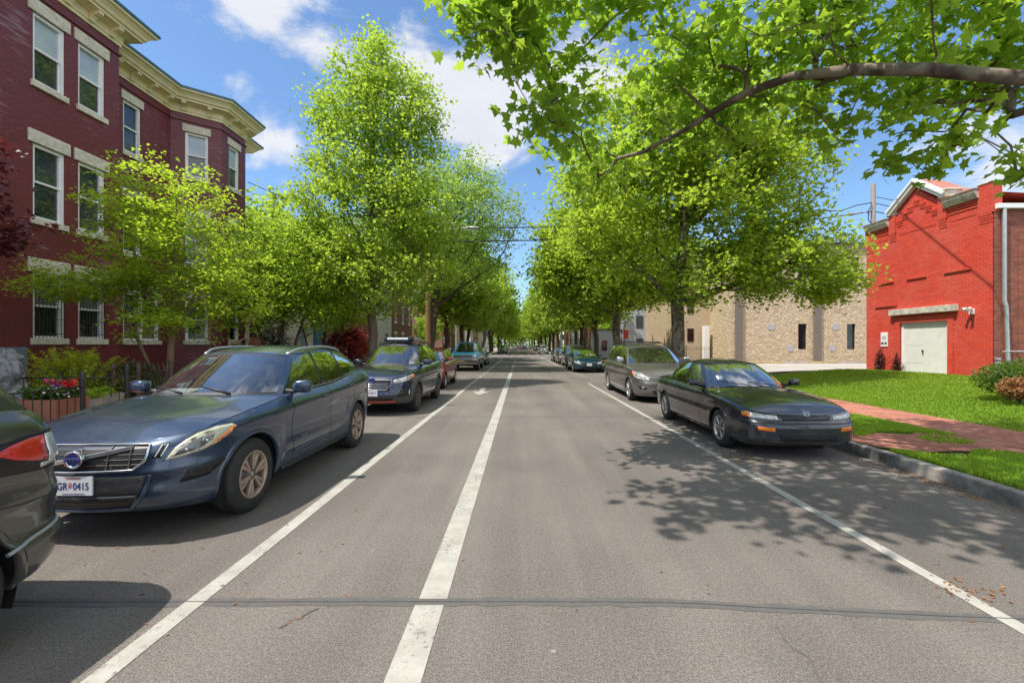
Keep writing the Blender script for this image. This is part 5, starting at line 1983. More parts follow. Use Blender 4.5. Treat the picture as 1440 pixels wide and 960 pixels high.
def sample_env(env, n, g, shell=.45):
    w = np.array([e[6] if len(e) > 6 else e[3] * e[4] * e[5] for e in env], float); w /= w.sum()
    pick = g.choice(len(env), n, p=w)
    d = g.normal(0, 1, (n, 3)); d /= np.linalg.norm(d, axis=1)[:, None]
    r = g.random(n)**shell
    E = np.array([e[:6] for e in env], float)[pick]
    return E[:, :3] + d * r[:, None] * E[:, 3:6]


def grow(trunk, targets, seed, seg=.5, wpath=.32, up=.25, jit=.06):
    g = np.random.default_rng(seed)
    cap = 30000
    pos = np.zeros((cap, 3)); par = np.full(cap, -1); pl = np.zeros(cap); n = 0
    for line in trunk:
        prev = -1
        if n > 0:
            prev = int(np.argmin(np.linalg.norm(pos[:n] - np.array(line[0]), axis=1)))
            line = line[1:]
        for p in line:
            pos[n] = p; par[n] = prev
            pl[n] = pl[prev] + np.linalg.norm(pos[n] - pos[prev]) if prev >= 0 else 0
            prev = n; n += 1
    n0 = n
    d0 = np.min(np.linalg.norm(targets[:, None, :] - pos[None, :n, :], axis=2), axis=1)
    tips = []
    lo = max(1, int(n0 * .25))
    for t in targets[np.argsort(d0)]:
        D = np.linalg.norm(pos[lo:n] - t, axis=1)
        dz = t[2] - pos[lo:n, 2]
        cost = D + wpath * pl[lo:n] + np.maximum(0, -dz) * .8
        k = lo + int(np.argmin(cost)); d = D[k - lo]
        pdir = pos[k] - pos[par[k]] if par[k] >= 0 else np.array([0, 0, 1.])
        pdir = pdir / max(np.linalg.norm(pdir), 1e-6)
        if k < n0: pdir = pdir * .35 + (t - pos[k]) / max(d, 1e-6) * .65
        m = max(2, int(math.ceil(d / seg)))
        c = pos[k] + pdir * d * .4 + np.array([0, 0, up * d * .3])
        prev = k
        for i in range(1, m + 1):
            u = i / m
            p = (1 - u)**2 * pos[k] + 2 * u * (1 - u) * c + u * u * t
            if i < m: p = p + g.normal(0, jit, 3) * min(1, d)
            if n >= cap: break
            pos[n] = p; par[n] = prev; pl[n] = pl[prev] + np.linalg.norm(p - pos[prev]); prev = n; n += 1
        tips.append(prev)
    return pos[:n], par[:n], np.array(tips)


def branches(mb, pos, par, tips, r_base, r_tip, minr=.0, sides=(9, 5)):
    n = len(pos)
    cnt = np.zeros(n)
    cnt[tips] += 1
    for i in range(n - 1, 0, -1):
        if par[i] >= 0: cnt[par[i]] += cnt[i]
    cnt = np.maximum(cnt, .6)
    p = math.log(r_base / r_tip) / math.log(max(cnt[0], 2))
    rad = r_tip * cnt**p
    ch = [[] for _ in range(n)]
    for i in range(n):
        if par[i] >= 0: ch[par[i]].append(i)
    stack = [(-1, 0)]
    while stack:
        s0, i = stack.pop()
        chain = ([s0] if s0 >= 0 else []) + [i]
        while ch[chain[-1]]:
            cs = sorted(ch[chain[-1]], key=lambda q: -rad[q])
            for q in cs[1:]: stack.append((chain[-1], q))
            chain.append(cs[0])
        if len(chain) < 2: continue
        rr = [rad[q] for q in chain]
        if s0 >= 0: rr[0] = min(rr[0], rr[1] * 1.25)
        if max(rr) < minr: continue
        pts = [pos[q] for q in chain]
        mb.tube(pts, rr, sides[0] if rr[0] > .08 else (6 if rr[0] > .03 else sides[1]), cap=False)
    return rad


def tree(name, label, base, trunk, env, n, lpc, cr, lsize, lkind, lmat, bark, r_base, seed, group=None, r_tip=.008, seg=.5, shell=.45, minr=0, tilt=.75, flat=.7, cat='tree', wpath=.32, up=.25, along=.25, droop=0.0, crown='crown', lvar=.35):
    """env and trunk are given relative to base"""
    t = thing(name, label, cat, base, 0, group)
    g = np.random.default_rng(seed)
    T = sample_env(env, n, g, shell)
    pos, par, tips = grow(trunk, T, seed, seg, wpath, up)
    mb = MB()
    rad = branches(mb, pos, par, tips, r_base, r_tip, minr)
    # root flare
    b0 = np.array(trunk[0][0])
    mb.tube([b0 + (0, 0, -.15), b0 + (0, 0, .12), b0 + (0, 0, .45)], [r_base * 1.5, r_base * 1.22, r_base * 1.0], 10, cap=False)
    mb.build('trunk', M[bark], t)
    C = pos[tips]
    L1 = (C[:, None, :] + g.normal(0, 1, (len(C), lpc, 3)) * np.array([cr, cr, cr * flat])).reshape(-1, 3)
    thin = np.where((rad < r_tip * 3.2) & (np.arange(len(pos)) > len(trunk[0])))[0]
    if along > 0 and len(thin):
        k = int(len(L1) * along)
        q = g.choice(thin, k)
        L1 = np.concatenate([L1, pos[q] + g.normal(0, cr * .35, (k, 3))])
    leaves(crown, L1, lsize, lkind, LEAF[lmat], t, tilt, seed + 1, droop, var=lvar)
    return t


def straight(h, lean=(0, 0), wob_=.06, seed=0, n=9):
    g = np.random.default_rng(seed)
    return [(lean[0] * (k / n)**1.5 + g.normal(0, wob_) * (k > 0), lean[1] * (k / n)**1.5 + g.normal(0, wob_) * (k > 0), h * k / n) for k in range(n + 1)]


ZS = Z0
# ---- near plane tree: trunk out of frame to the right, its limb reaching across the top right
B = np.array([6.35, 2.4, ZS])
limb = [(6.35, 2.4, 3.3), (5.75, 3.5, 3.95), (5.02, 4.4, 4.33), (4.45, 4.85, 4.70), (4.0, 5.3, 4.98), (3.55, 5.75, 5.17), (3.18, 6.2, 5.22), (2.85, 6.62, 5.14), (2.55, 7.0, 5.05), (2.1, 7.6, 4.99), (1.8, 8.1, 5.1), (1.3, 8.4, 5.5), (.6, 8.6, 5.9)]
limb = [tuple(np.array(p) - B) for p in limb]
stem = [(0, 0, 0), (.02, 0, .8), (0, .02, 1.7), (-.02, 0, 2.5), (0, 0, 3.15), (.1, .0, 4.0), (.12, .1, 5.0), (.05, .2, 6.0), (0, .3, 7.2), (-.2, .4, 8.6)]
limb2 = [(.1, .0, 4.0), (-.6, .9, 4.7), (-1.6, 1.7, 5.4), (-2.9, 2.3, 6.0), (-4.2, 2.7, 6.3), (-5.4, 2.9, 6.5), (-6.3, 3.0, 6.3)]
limb3 = [(.02, 0, 3.4), (.3, 1.2, 4.0), (.5, 2.4, 4.5), (.55, 3.8, 4.75)]
env = [(.3, 4.0, 5.5, 1.8, 1.0, .6, 1.8), (-1.7, 3.5, 4.75, 1.2, .9, .35, 0.7), (-.95, 3.6, 4.15, .55, .5, .33, .45), (.6, 3.6, 3.95, .4, .4, .2, .25), (-5.4, 1.5, 7.4, 2.4, 1.9, .8, 3.4), (-4.2, .1, 7.4, 2.0, 1.4, .8, 3.0), (-6.9, 1.0, 7.0, 1.5, 1.4, .7, 1.7), (-2.0, 3.5, 6.2, 2.9, 1.6, 1.2, 5.6), (-5.4, 3.6, 6.3, 1.4, 1.2, .9, 2.2), (-3.6, 4.6, 5.9, .9, 1.0, .9, 1.0), (-6.6, 3.0, 5.6, .65, .7, .75, 1.15), (-6.0, 3.6, 4.75, .5, .6, .65, .55), (-5.0, 5.9, 5.1, .9, .8, .8, .8), (0.8, 3.2, 6.2, 2.2, 2.0, 1.4, 2.2), (-1.5, 1.5, 8.0, 3.6, 2.6, 1.6, 2.5),
       (-3.0, 4.6, 5.6, 1.6, 1.0, .8, 1.6), (-5.6, 4.4, 4.9, .6, .7, .5, .5)]
nt_ = tree('plane_tree', 'near plane tree reaching a thick mottled limb across the top right', tuple(B), [stem, limb, limb2, limb3], env, 820, 14, .17, .142, 'lobe', 'near', 'sycbark', .13, 21, r_tip=.006, seg=.35, shell=.5, tilt=.8, wpath=.18, up=-.1, along=.22, droop=.35)

# ---- second plane tree
tree('plane_tree', 'broad leafy plane tree standing behind the old dark sedan on the right', (6.25, 17.6, ZS), [straight(9.5, (.6, .2), .05, 3), [(.1, .0, 3.0), (1.6, -.4, 3.7), (3.2, -.6, 4.3), (4.8, -.7, 4.9)], [(.1, 0, 3.2), (-1.2, .2, 4.4), (-2.4, .3, 5.6)]],
     [(-.2, -.2, 10.6, 3.6, 3.0, 3.0, 2.6), (2.6, -.3, 9.6, 2.7, 2.5, 2.1, 1.5), (.3, -.2, 8.0, 4.4, 4.0, 4.2, 4.4), (3.8, -.5, 5.0, 2.7, 2.6, 1.8, 2.4), (-2.6, 0, 6.4, 2.3, 2.8, 3.0, 2.0), (2.6, 0, 8.4, 3.2, 3, 2.5, 2.0), (1.0, -1.0, 4.0, 2.2, 1.8, 1.0, .5), (5.6, -.6, 4.0, 1.3, 1.4, .9, .45)],
     900, 54, .32, .13, 'star', 'syc', 'sycbark', .25, 31, r_tip=.010, tilt=.7, along=.2)
# ---- third plane tree
tree('plane_tree', 'full crowned plane tree with a straight trunk behind the grey minivan', (6.2, 28.0, ZS), [straight(10, (-.3, .2), .06, 4), [(0, 0, 3.1), (-1.5, 0, 4.3), (-3, 0, 5.4)]],
     [(-.6, 0, 8.6, 4.8, 4.0, 5.0, 5), (-3.0, 0, 6.2, 2.8, 2.8, 2.8, 2.0), (2.5, 0, 6.6, 3.4, 3, 2.8, 2)], 600, 54, .42, .17, 'star', 'syc', 'sycbark', .24, 41, r_tip=.012, tilt=.7)

# ---- left: tall narrow tree, tall pale one, small yard trees
tree('shade_tree', 'tall narrow bright green tree standing behind the navy crossover on the left', (-5.9, 17.5, ZS), [straight(13.7, (.1, 0), .05, 5, 14)],
     [(-2.3, 0, 5.6, 1.5, 1.5, 1.2, .8), (2.2, -.2, 6.4, 1.5, 1.4, 1.5, .9), (1.6, 0, 9.4, 1.2, 1.2, 1.3, .5), (-1.7, 0, 8.6, 1.2, 1.2, 1.5, .6), (0, 0, 4.4, 3.5, 2.8, 1.7, 3.6), (.1, 0, 6.6, 3.1, 2.8, 1.8, 3.2), (.1, 0, 8.6, 2.6, 2.4, 1.8, 2.4), (.1, 0, 10.4, 2.5, 2.1, 1.6, 1.9), (-1.9, 0, 10.9, 1.0, 1.0, 1.2, .4), (2.0, 0, 11.0, 1.0, 1.0, 1.2, .4), (.1, 0, 12.0, 1.7, 1.6, 1.3, 1.0), (.1, 0, 13.2, .85, .85, .8, .3)],
     900, 44, .27, .10, 'star', 'tall', 'bark', .17, 51, r_tip=.007, up=.6, tilt=.85, wpath=.42)
tree('shade_tree', 'tall airy tree with fine pale leaves and visible branches beyond the lamp pole', (-6.0, 28.5, ZS), [straight(7, (1.0, .2), .06, 6), [(.3, 0, 4), (2.4, 0, 5.4), (4.6, 0, 6.9), (6.2, 0, 8.0)], [(.6, 0, 5.5), (-1.5, .3, 8.5), (-2, .3, 11)], [(.9, .2, 6.6), (2.0, 0, 9), (2.6, 0, 12.5)]],
     [(1.6, 0, 9.5, 4.6, 3.8, 4.6, 5), (-2.4, 0, 8, 3.0, 3, 3.6, 2)], 640, 38, .40, .17, 'diamond', 'fine', 'darkbark', .26, 61, r_tip=.009, shell=.38, tilt=.9)
tree('redbud_tree', 'small yellow-green tree with low spreading branches in front of the maroon house', (-8.55, 10.75, ZB), [[(0, 0, 0), (.01, 0, .35), (-.02, 0, .75), (.02, 0, 1.2), (.03, .02, 1.7), (.0, .0, 2.4), (.05, 0, 3.2), (0, 0, 4.0)], [(.01, 0, .5), (-.45, -.05, .95), (-.75, -.1, 1.7), (-1.1, -.1, 2.4), (-1.9, -.1, 3.0)], [(.01, 0, .55), (.5, .1, .95), (1.1, .1, 1.3), (1.7, .2, 1.6)], [(.03, .02, 1.7), (-.6, 0, 2.7), (-.9, 0, 3.8)], [(.02, 0, 1.9), (.7, 0, 2.8), (1.0, .1, 3.9)]],
     [(0, 0, 4.3, 1.7, 1.6, 1.75, 3.0), (.9, .2, 2.9, 1.6, 1.5, 1.2, 2.0), (-1.4, -.1, 3.0, 1.4, 1.2, .6, .85), (-2.5, -.2, 2.75, .9, .7, .3, .35), (.2, -.2, 2.0, 1.3, 1.2, .6, .8), (-1.0, 0, 4.6, .8, .8, .9, .5)],
     600, 30, .17, .082, 'diamond', 'yel', 'tanbark', .085, 71, r_tip=.004, seg=.25, flat=.35, tilt=.5, up=.05)
tree('yard_tree', 'small many-stemmed green tree in front of the pale painted house', (-8.9, 16.2, ZB), [[(0, 0, 0), (.05, 0, .7), (.15, 0, 1.6), (.2, 0, 2.6), (.2, 0, 4.0)], [(.02, 0, .2), (-.5, .1, 1.2), (-.9, .1, 2.3), (-1.2, 0, 3.4)], [(.02, 0, .2), (.6, -.1, 1.3), (1.0, 0, 2.6), (1.3, 0, 3.6)]],
     [(0, 0, 4.3, 2.1, 2.0, 1.9, 3), (-.9, 0, 3.0, 1.4, 1.5, 1.1, 1), (1.2, 0, 3.2, 1.5, 1.6, 1.3, 1)], 500, 42, .25, .105, 'diamond', 'mid', 'darkbark', .085, 81, r_tip=.005, seg=.3)
tree('yard_tree', 'green yard tree with crossing slim trunks between the pale house and the teal house', (-9.4, 20.6, ZB), [[(0, 0, 0), (.15, 0, 1.0), (.3, 0, 2.4), (.4, 0, 4.2)], [(0, 0, .15), (-.6, .1, 1.4), (-1.0, .1, 2.8)], [(.05, 0, .3), (.9, 0, 1.8), (1.5, 0, 3.2)]],
     [(0, 0, 5.2, 2.4, 2.2, 2.3, 3), (1.0, 0, 3.6, 1.8, 1.8, 1.3, 1.2)], 440, 38, .30, .135, 'diamond', 'mid', 'darkbark', .09, 91, r_tip=.006, seg=.35)
tree('maple_tree', 'dark red leaved maple whose twigs enter at the left edge', (-8.95, 5.3, ZB), [straight(4.2, (.2, .2), .05, 7)], [(.2, .2, 4.2, 1.3, 1.75, 1.7, 3), (.55, 1.35, 3.4, .75, .9, .65, .8)], 200, 26, .17, .09, 'lobe', 'red', 'darkbark', .09, 101, r_tip=.005, seg=.3, flat=.5)
tree('maple_bush', 'bright red leaved bush beside the teal house', (-9.25, 23.6, ZB), [straight(1.6, (.1, 0), .04, 8)], [(0, 0, 1.5, 1.15, 1.1, 1.05, 2), (.1, -.2, 2.2, .7, .7, .5, .5)], 130, 28, .2, .11, 'lobe', 'redbush', 'darkbark', .07, 111, r_tip=.005, seg=.3, cat='bush')
tree('evergreen_bush', 'dark evergreen bush in front of the pale painted house', (-11.6, 20.6, ZB), [straight(2.4, (0, 0), .03, 9)], [(0, 0, 1.3, .85, .85, 1.3, 2)], 140, 40, .16, .09, 'narrow', 'dark', 'darkbark', .07, 121, r_tip=.005, seg=.3, cat='bush')

# ---- the two rows going down the street: three kinds of crown, copied
RL, RR_ = 'street trees far down the left side', 'street trees far down the right side'
protos = []
for k, (env, s_) in enumerate((([(0, 0, 8.2, 4.4, 4.4, 4.4, 5), (1.5, 0, 5.6, 3.2, 3.2, 2.2, 2)], 201), ([(.5, 0, 9, 4.0, 4.2, 5.2, 5), (-1.4, 0, 6, 3.2, 3, 2.6, 2)], 211), ([(0, 0, 7.4, 4.6, 4.6, 3.7, 5), (0, .5, 10.2, 2.6, 2.8, 2.6, 1.5)], 221))):
    protos.append(((env, s_)))
rowL = [(-6.2, 36.5), (-6.0, 45.5), (-6.3, 53.5), (-6.4, 77), (-6.0, 87), (-6.0, 98), (-5.7, 110), (-5.8, 123), (-5.6, 137), (-5.6, 152), (-5.5, 168), (-5.4, 186), (-5.2, 205)]
rowR = [(6.6, 38.5), (6.5, 47.0), (6.8, 54.5), (6.6, 77), (6.4, 88), (6.2, 99), (6.1, 111), (6.0, 124), (6.0, 138), (5.8, 154), (5.7, 170), (5.5, 188), (5.4, 208)]
made = {}
q = 0
NAMED = {(-6.2, 36.5): 'leafy street tree on the left kerb beside the bright blue truck', (-6.0, 45.5): 'leafy street tree on the left kerb just past the bright blue truck', (-6.3, 53.5): 'last street tree on the left before the crossing',
         (6.6, 38.5): 'street tree on the right kerb beside the dark teal sedan', (6.5, 47.0): 'street tree on the right kerb past the slate blue car', (6.8, 54.5): 'last street tree on the right before the crossing'}
for side, row in ((RL, rowL), (RR_, rowR)):
    for i, (x, y) in enumerate(row):
        k = (i * 2 + (0 if side == RL else 1)) % 3
        lab = NAMED.get((x, y), 'street tree in the far part of the %s row beyond the crossing' % ('left' if side == RL else 'right'))
        if k not in made:
            env, s_ = protos[k]
            t = tree('street_tree', lab, (x, y, ZS), [straight(9, (.2, .1), .07, s_)], env, 330, 36, .48, .26, 'star', 'far', 'darkbark', .21, s_, side, r_tip=.014, seg=.7, minr=.016)
            made[k] = t
        else:
            t = copy_tree(made[k])
            t.location = (x, y, ZS); t['label'] = lab; t['group'] = side
        t.rotation_euler = (0, 0, q * 2.1)
        if y > 70: t.location.x += rnd.uniform(-.5, .5); t.location.y += rnd.uniform(-2, 2)
        s_ = .92 + .09 * ((q * 7) % 4) / 3 + (rnd.uniform(.05, .42) if y > 70 else 0)
        t.scale = (s_, s_, s_)
        q += 1
# trees closing the view at the far end and behind the houses
for (x, y, sc) in ((-16, 232, 1.5), (-5, 240, 1.55), (5, 244, 1.5), (15, 236, 1.5), (26, 230, 1.4), (-27, 228, 1.4), (0, 225, 1.0)):
    t = copy_tree(made[q % 3]); t.location = (x, y, ZS); t.scale = (sc, sc, sc); t.rotation_euler = (0, 0, q * 1.7); q += 1
    t['label'] = 'big tree closing the view at the far end of the street'; t['group'] = 'trees at the end of the street'
for (x, y, sc) in ((17, 66, 1.0), (30, 75, 1.1), (12.5, 62.0, .45), (-13.5, 64.5, .5), (-22, 62, 1.0), (-19, 45, 1.15), (-19, 30, 1.0)):
    t = copy_tree(made[q % 3]); t.location = (x, y, ZS); t.scale = (sc, sc, sc); t.rotation_euler = (0, 0, q * 1.7); q += 1
    t['label'] = 'green tree standing behind the house fronts'; t['group'] = 'trees behind the houses'

# ---- lime fern bush and other plants


def frond_bush(name, label, base, n, L_, lmat, seed, leaf=.09, h=1.0):
    t = thing(name, label, 'bush', base)
    g = np.random.default_rng(seed)
    P = []; D = []; mb = MB()
    for k in range(n):
        a = g.uniform(0, 2 * PI); el = g.uniform(.6, 1.5); L = L_ * g.uniform(.7, 1.1)
        d = np.array([math.cos(a) * math.cos(el), math.sin(a) * math.cos(el), math.sin(el)])
        pts = []
        for u in np.linspace(0, 1, 9):
            pts.append(d * L * u * np.array([1, 1, h]) + np.array([0, 0, -.26 * L * u**2.4]))
        mb.tube(pts, [.008 * (1 - .8 * i / 8) for i in range(9)], 4, cap=False)
        for u in np.linspace(.3, 1, 26):
            i = min(7, int(u * 8)); f = u * 8 - i
            p = pts[i] * (1 - f) + pts[i + 1] * f
            ax_ = pts[i + 1] - pts[i]; ax_ = ax_ / np.linalg.norm(ax_)
            sd = np.cross(ax_, [0, 0, 1]); sd /= max(np.linalg.norm(sd), 1e-3)
            for sg in (-1, 1):
                P.append(p); D.append(sd * sg + ax_ * .7)
    leaves('foliage', np.array(P), leaf, 'narrow', LEAF[lmat], t, .3, seed, dirs=np.array(D))
    mb.build('stem', M['tanbark'], t)
    return t


def bush(name, label, base, env, n, lsize, lmat, seed, kind='diamond', group=None):
    t = thing(name, label, 'bush', base, 0, group)
    g = np.random.default_rng(seed)
    P = sample_env(env, n, g, .4)
    leaves('foliage', P, lsize, kind, LEAF[lmat], t, .9, seed)
    mb = MB()
    for k in range(9):
        e = env[k % len(env)]
        a = g.uniform(0, 2 * PI)
        mb.tube([(0, 0, -.05), (e[0] * .5 + .1 * math.cos(a), e[1] * .5 + .1 * math.sin(a), e[2] * .5), (e[0] + e[3] * .5 * math.cos(a), e[1] + e[4] * .5 * math.sin(a), e[2] + e[5] * .2)], [.015, .011, .006], 5, cap=False)
    mb.build('stem', M['darkbark'], t)
    return t


frond_bush('fern_bush', 'bright lime feathery bush behind the iron fence by the maroon wall', (-9.75, 9.6, ZB + .05), 170, 1.5, 'lime', 301, .085, 1.12)
bush('leafy_bush', 'mid green leafy bush in the shade right of the lime feathery bush', (-9.0, 10.3, ZB), [(0, 0, .55, .6, .5, .5)], 2600, .07, 'bush', 311)
bush('leafy_bush', 'low yellow-green plant beside the grey pot inside the fence', (-7.75, 8.25, ZB), [(0, 0, .30, .35, .35, .28)], 1200, .06, 'mid', 312)
bush('shrub', 'rounded green shrub at the right edge on the lawn', (12.1, 10.9, ZS + .24), [(0, 0, .45, .75, .65, .42), (.4, .1, .6, .5, .5, .35)], 5200, .06, 'bush', 321)
bush('shrub', 'dried orange-brown shrub at the right edge in front of the green shrub', (11.55, 10.2, ZS + .22), [(0, 0, .30, .42, .35, .28)], 2200, .055, 'brown', 322)
for k in range(3):
    pass
bush('vine', 'dark withered vine climbing the red wall left of the white doors', (16.22, 20.0, ZS + .25), [(0, 0, .45, .07, .20, .5), (0, -.15, .8, .06, .10, .4), (0, -.95, .3, .07, .22, .35), (0, -1.0, .7, .05, .1, .3)], 900, .075, 'red', 331)

# ---- grass


def grass(name, polys, n, h, seed, hz, label):
    g = np.random.default_rng(seed)
    pts = []
    for (x0, x1, y0, y1, w, f) in polys:
        k = int(n * w)
        x = g.uniform(x0, x1, k); y = g.uniform(y0, y1, k)
        if f is not None:
            m = f(x, y, g); x, y = x[m], y[m]
        pts.append(np.stack([x, y], 1))
    P = np.concatenate(pts)
    k = len(P)
    Z = np.array([hz(a, b) for a, b in P])
    th = g.uniform(0, 2 * PI, k); hh = h * g.uniform(.5, 1.3, k)
    w = .006 + .006 * g.random(k)
    dist = np.hypot(P[:, 0], P[:, 1])
    w *= np.clip(dist / 8, 1, 2.2)
    lean = g.uniform(.1, .7, k)
    sx, sy = np.cos(th), np.sin(th)
    V = np.zeros((k, 4, 3))
    V[:, 0] = np.stack([P[:, 0] - sy * w, P[:, 1] + sx * w, Z - .01], 1)
    V[:, 1] = np.stack([P[:, 0] + sy * w, P[:, 1] - sx * w, Z - .01], 1)
    V[:, 2] = np.stack([P[:, 0] + sx * lean * hh * .45 + sy * w * .7, P[:, 1] + sy * lean * hh * .45 - sx * w * .7, Z + hh * .6], 1)
    V[:, 3] = np.stack([P[:, 0] + sx * lean * hh, P[:, 1] + sy * lean * hh, Z + hh], 1)
    idx = np.array([0, 1, 2, 0, 2, 3])[None] + (np.arange(k) * 4)[:, None]
    o = fast_mesh(name, V.reshape(-1, 3), idx, 3, LEAF['grass'])
    o['kind'] = 'stuff'; o['label'] = label
    return o


def strip_mask(x, y, g):
    pad = (y > 6.15 + .2 * np.sin(x * 5)) & (y < 7.55 + .2 * np.sin(x * 4 + 1))
    patch = (np.hypot((x - 6.75) / .35, (y - 7.0) / .3) < 1) & (g.random(len(x)) < .5)
    edge = (x > KR + .2)
    return (~pad | patch) & edge


def lawn_mask(x, y, g):
    return (x > 8.72 + .12 * np.sin(y * 2.3) + .06 * np.sin(y * 7)) & (g.random(len(x)) < np.clip(1.3 - np.hypot(x, y) / 30, .3, 1))


grass('grass', [(KR + .16, 7.30, 2.0, 9.5, .26, strip_mask), (KR + .16, 7.3, 9.5, 22, .08, strip_mask), (8.6, 16.2, 3.5, 14.5, .48, lawn_mask), (8.6, 16.2, 14.5, 20.6, .2, lawn_mask), (16, 24, 5, 15, .12, lawn_mask)], 230000, .048, 401,
      lambda x, y: Z0 if x < 8 else Z0 + .02 + lawn_h(x, y) - .02, 'short green grass of the strip and the lawn')

g = np.random.default_rng(777)
n = 30000
P = np.stack([g.uniform(-60, 60, n), g.uniform(222, 240, n), g.random(n)**.8 * 24], 1)
P[:, 2] *= .75 + .3 * np.sin(P[:, 0] * .35) * np.sin(P[:, 0] * .13 + 1)
o = leaves('distant_woods', P, .75, 'star', LEAF['far'], None, .8, 778)
o['kind'] = 'stuff'; o['label'] = 'green mass of far trees closing the street'
# ------------------------------------------------------------------ the individual cars
P_NAVY = paint('navy car paint', (0.019, 0.040, 0.082), .5, .27, .34, (0.19, 0.20, 0.15), pollen=.13)
P_NAVY2 = paint('deep navy paint', (0.010, 0.018, 0.048), .5, .25, .35)
P_GREYGREEN = paint('dark grey paint', (0.085, 0.087, 0.080), .65, .28, .3)
P_BLACKBLUE = paint('near black blue paint', (0.011, 0.014, 0.027), .35, .26, .40, pollen=.07)
P_GREY = paint('warm grey paint', (0.150, 0.138, 0.135), .7, .32, .4)
P_RED = paint('dark red paint', (0.34, 0.018, 0.018), .4, .25, .25)
P_BLUE = paint('bright blue paint', (0.03, 0.46, 0.80), .05, .30, .2)
P_SILVER = paint('silver paint', (0.36, 0.37, 0.38), .7, .33, .3)
P_TEAL = paint('dark teal paint', (0.010, 0.048, 0.085), .5, .25, .25)
P_SLATE = paint('slate blue paint', (0.05, 0.075, 0.11), .6, .28, .25)
P_WHITE = paint('white car paint', (0.62, 0.63, 0.64), .05, .3, .2)
P_DARK = paint('black car paint', (0.012, 0.013, 0.015), .3, .25, .3)

SUV_COLS = [(0, -1.0, 0, -.22, 'w'), (.45, -.95, .38, -.20, 'w'), (.735, -.70, .535, -.12, 'pb'), (.785, -.60, .575, -.03, 'g1'), (.805, -.1, .605, .15, 'g1'),
            (.815, .28, .615, .30, 'pk'), (.815, .34, .615, .36, 'g2'), (.81, .80, .61, .80, 'g2'), (.80, 1.06, .605, 1.0, 'pk'), (.795, 1.12, .60, 1.06, 'g3'),
            (.755, 1.70, .565, 1.45, 'pb'), (.70, 1.92, .53, 1.62, 'r'), (.4, 2.06, .33, 1.76, 'r'), (0, 2.10, 0, 1.80, 'e')]


def scale_cols(cols, fx, pts):
    """stretch a glasshouse: fx widens it, pts maps lengths (old y -> new y)"""
    f = pchip(pts)
    return [(c[0] * fx, float(f(c[1])), c[2] * fx, float(f(c[3])), c[4]) for c in cols]


def smoothbump(x, c, w):
    return np.exp(-((x - c) / w)**2)


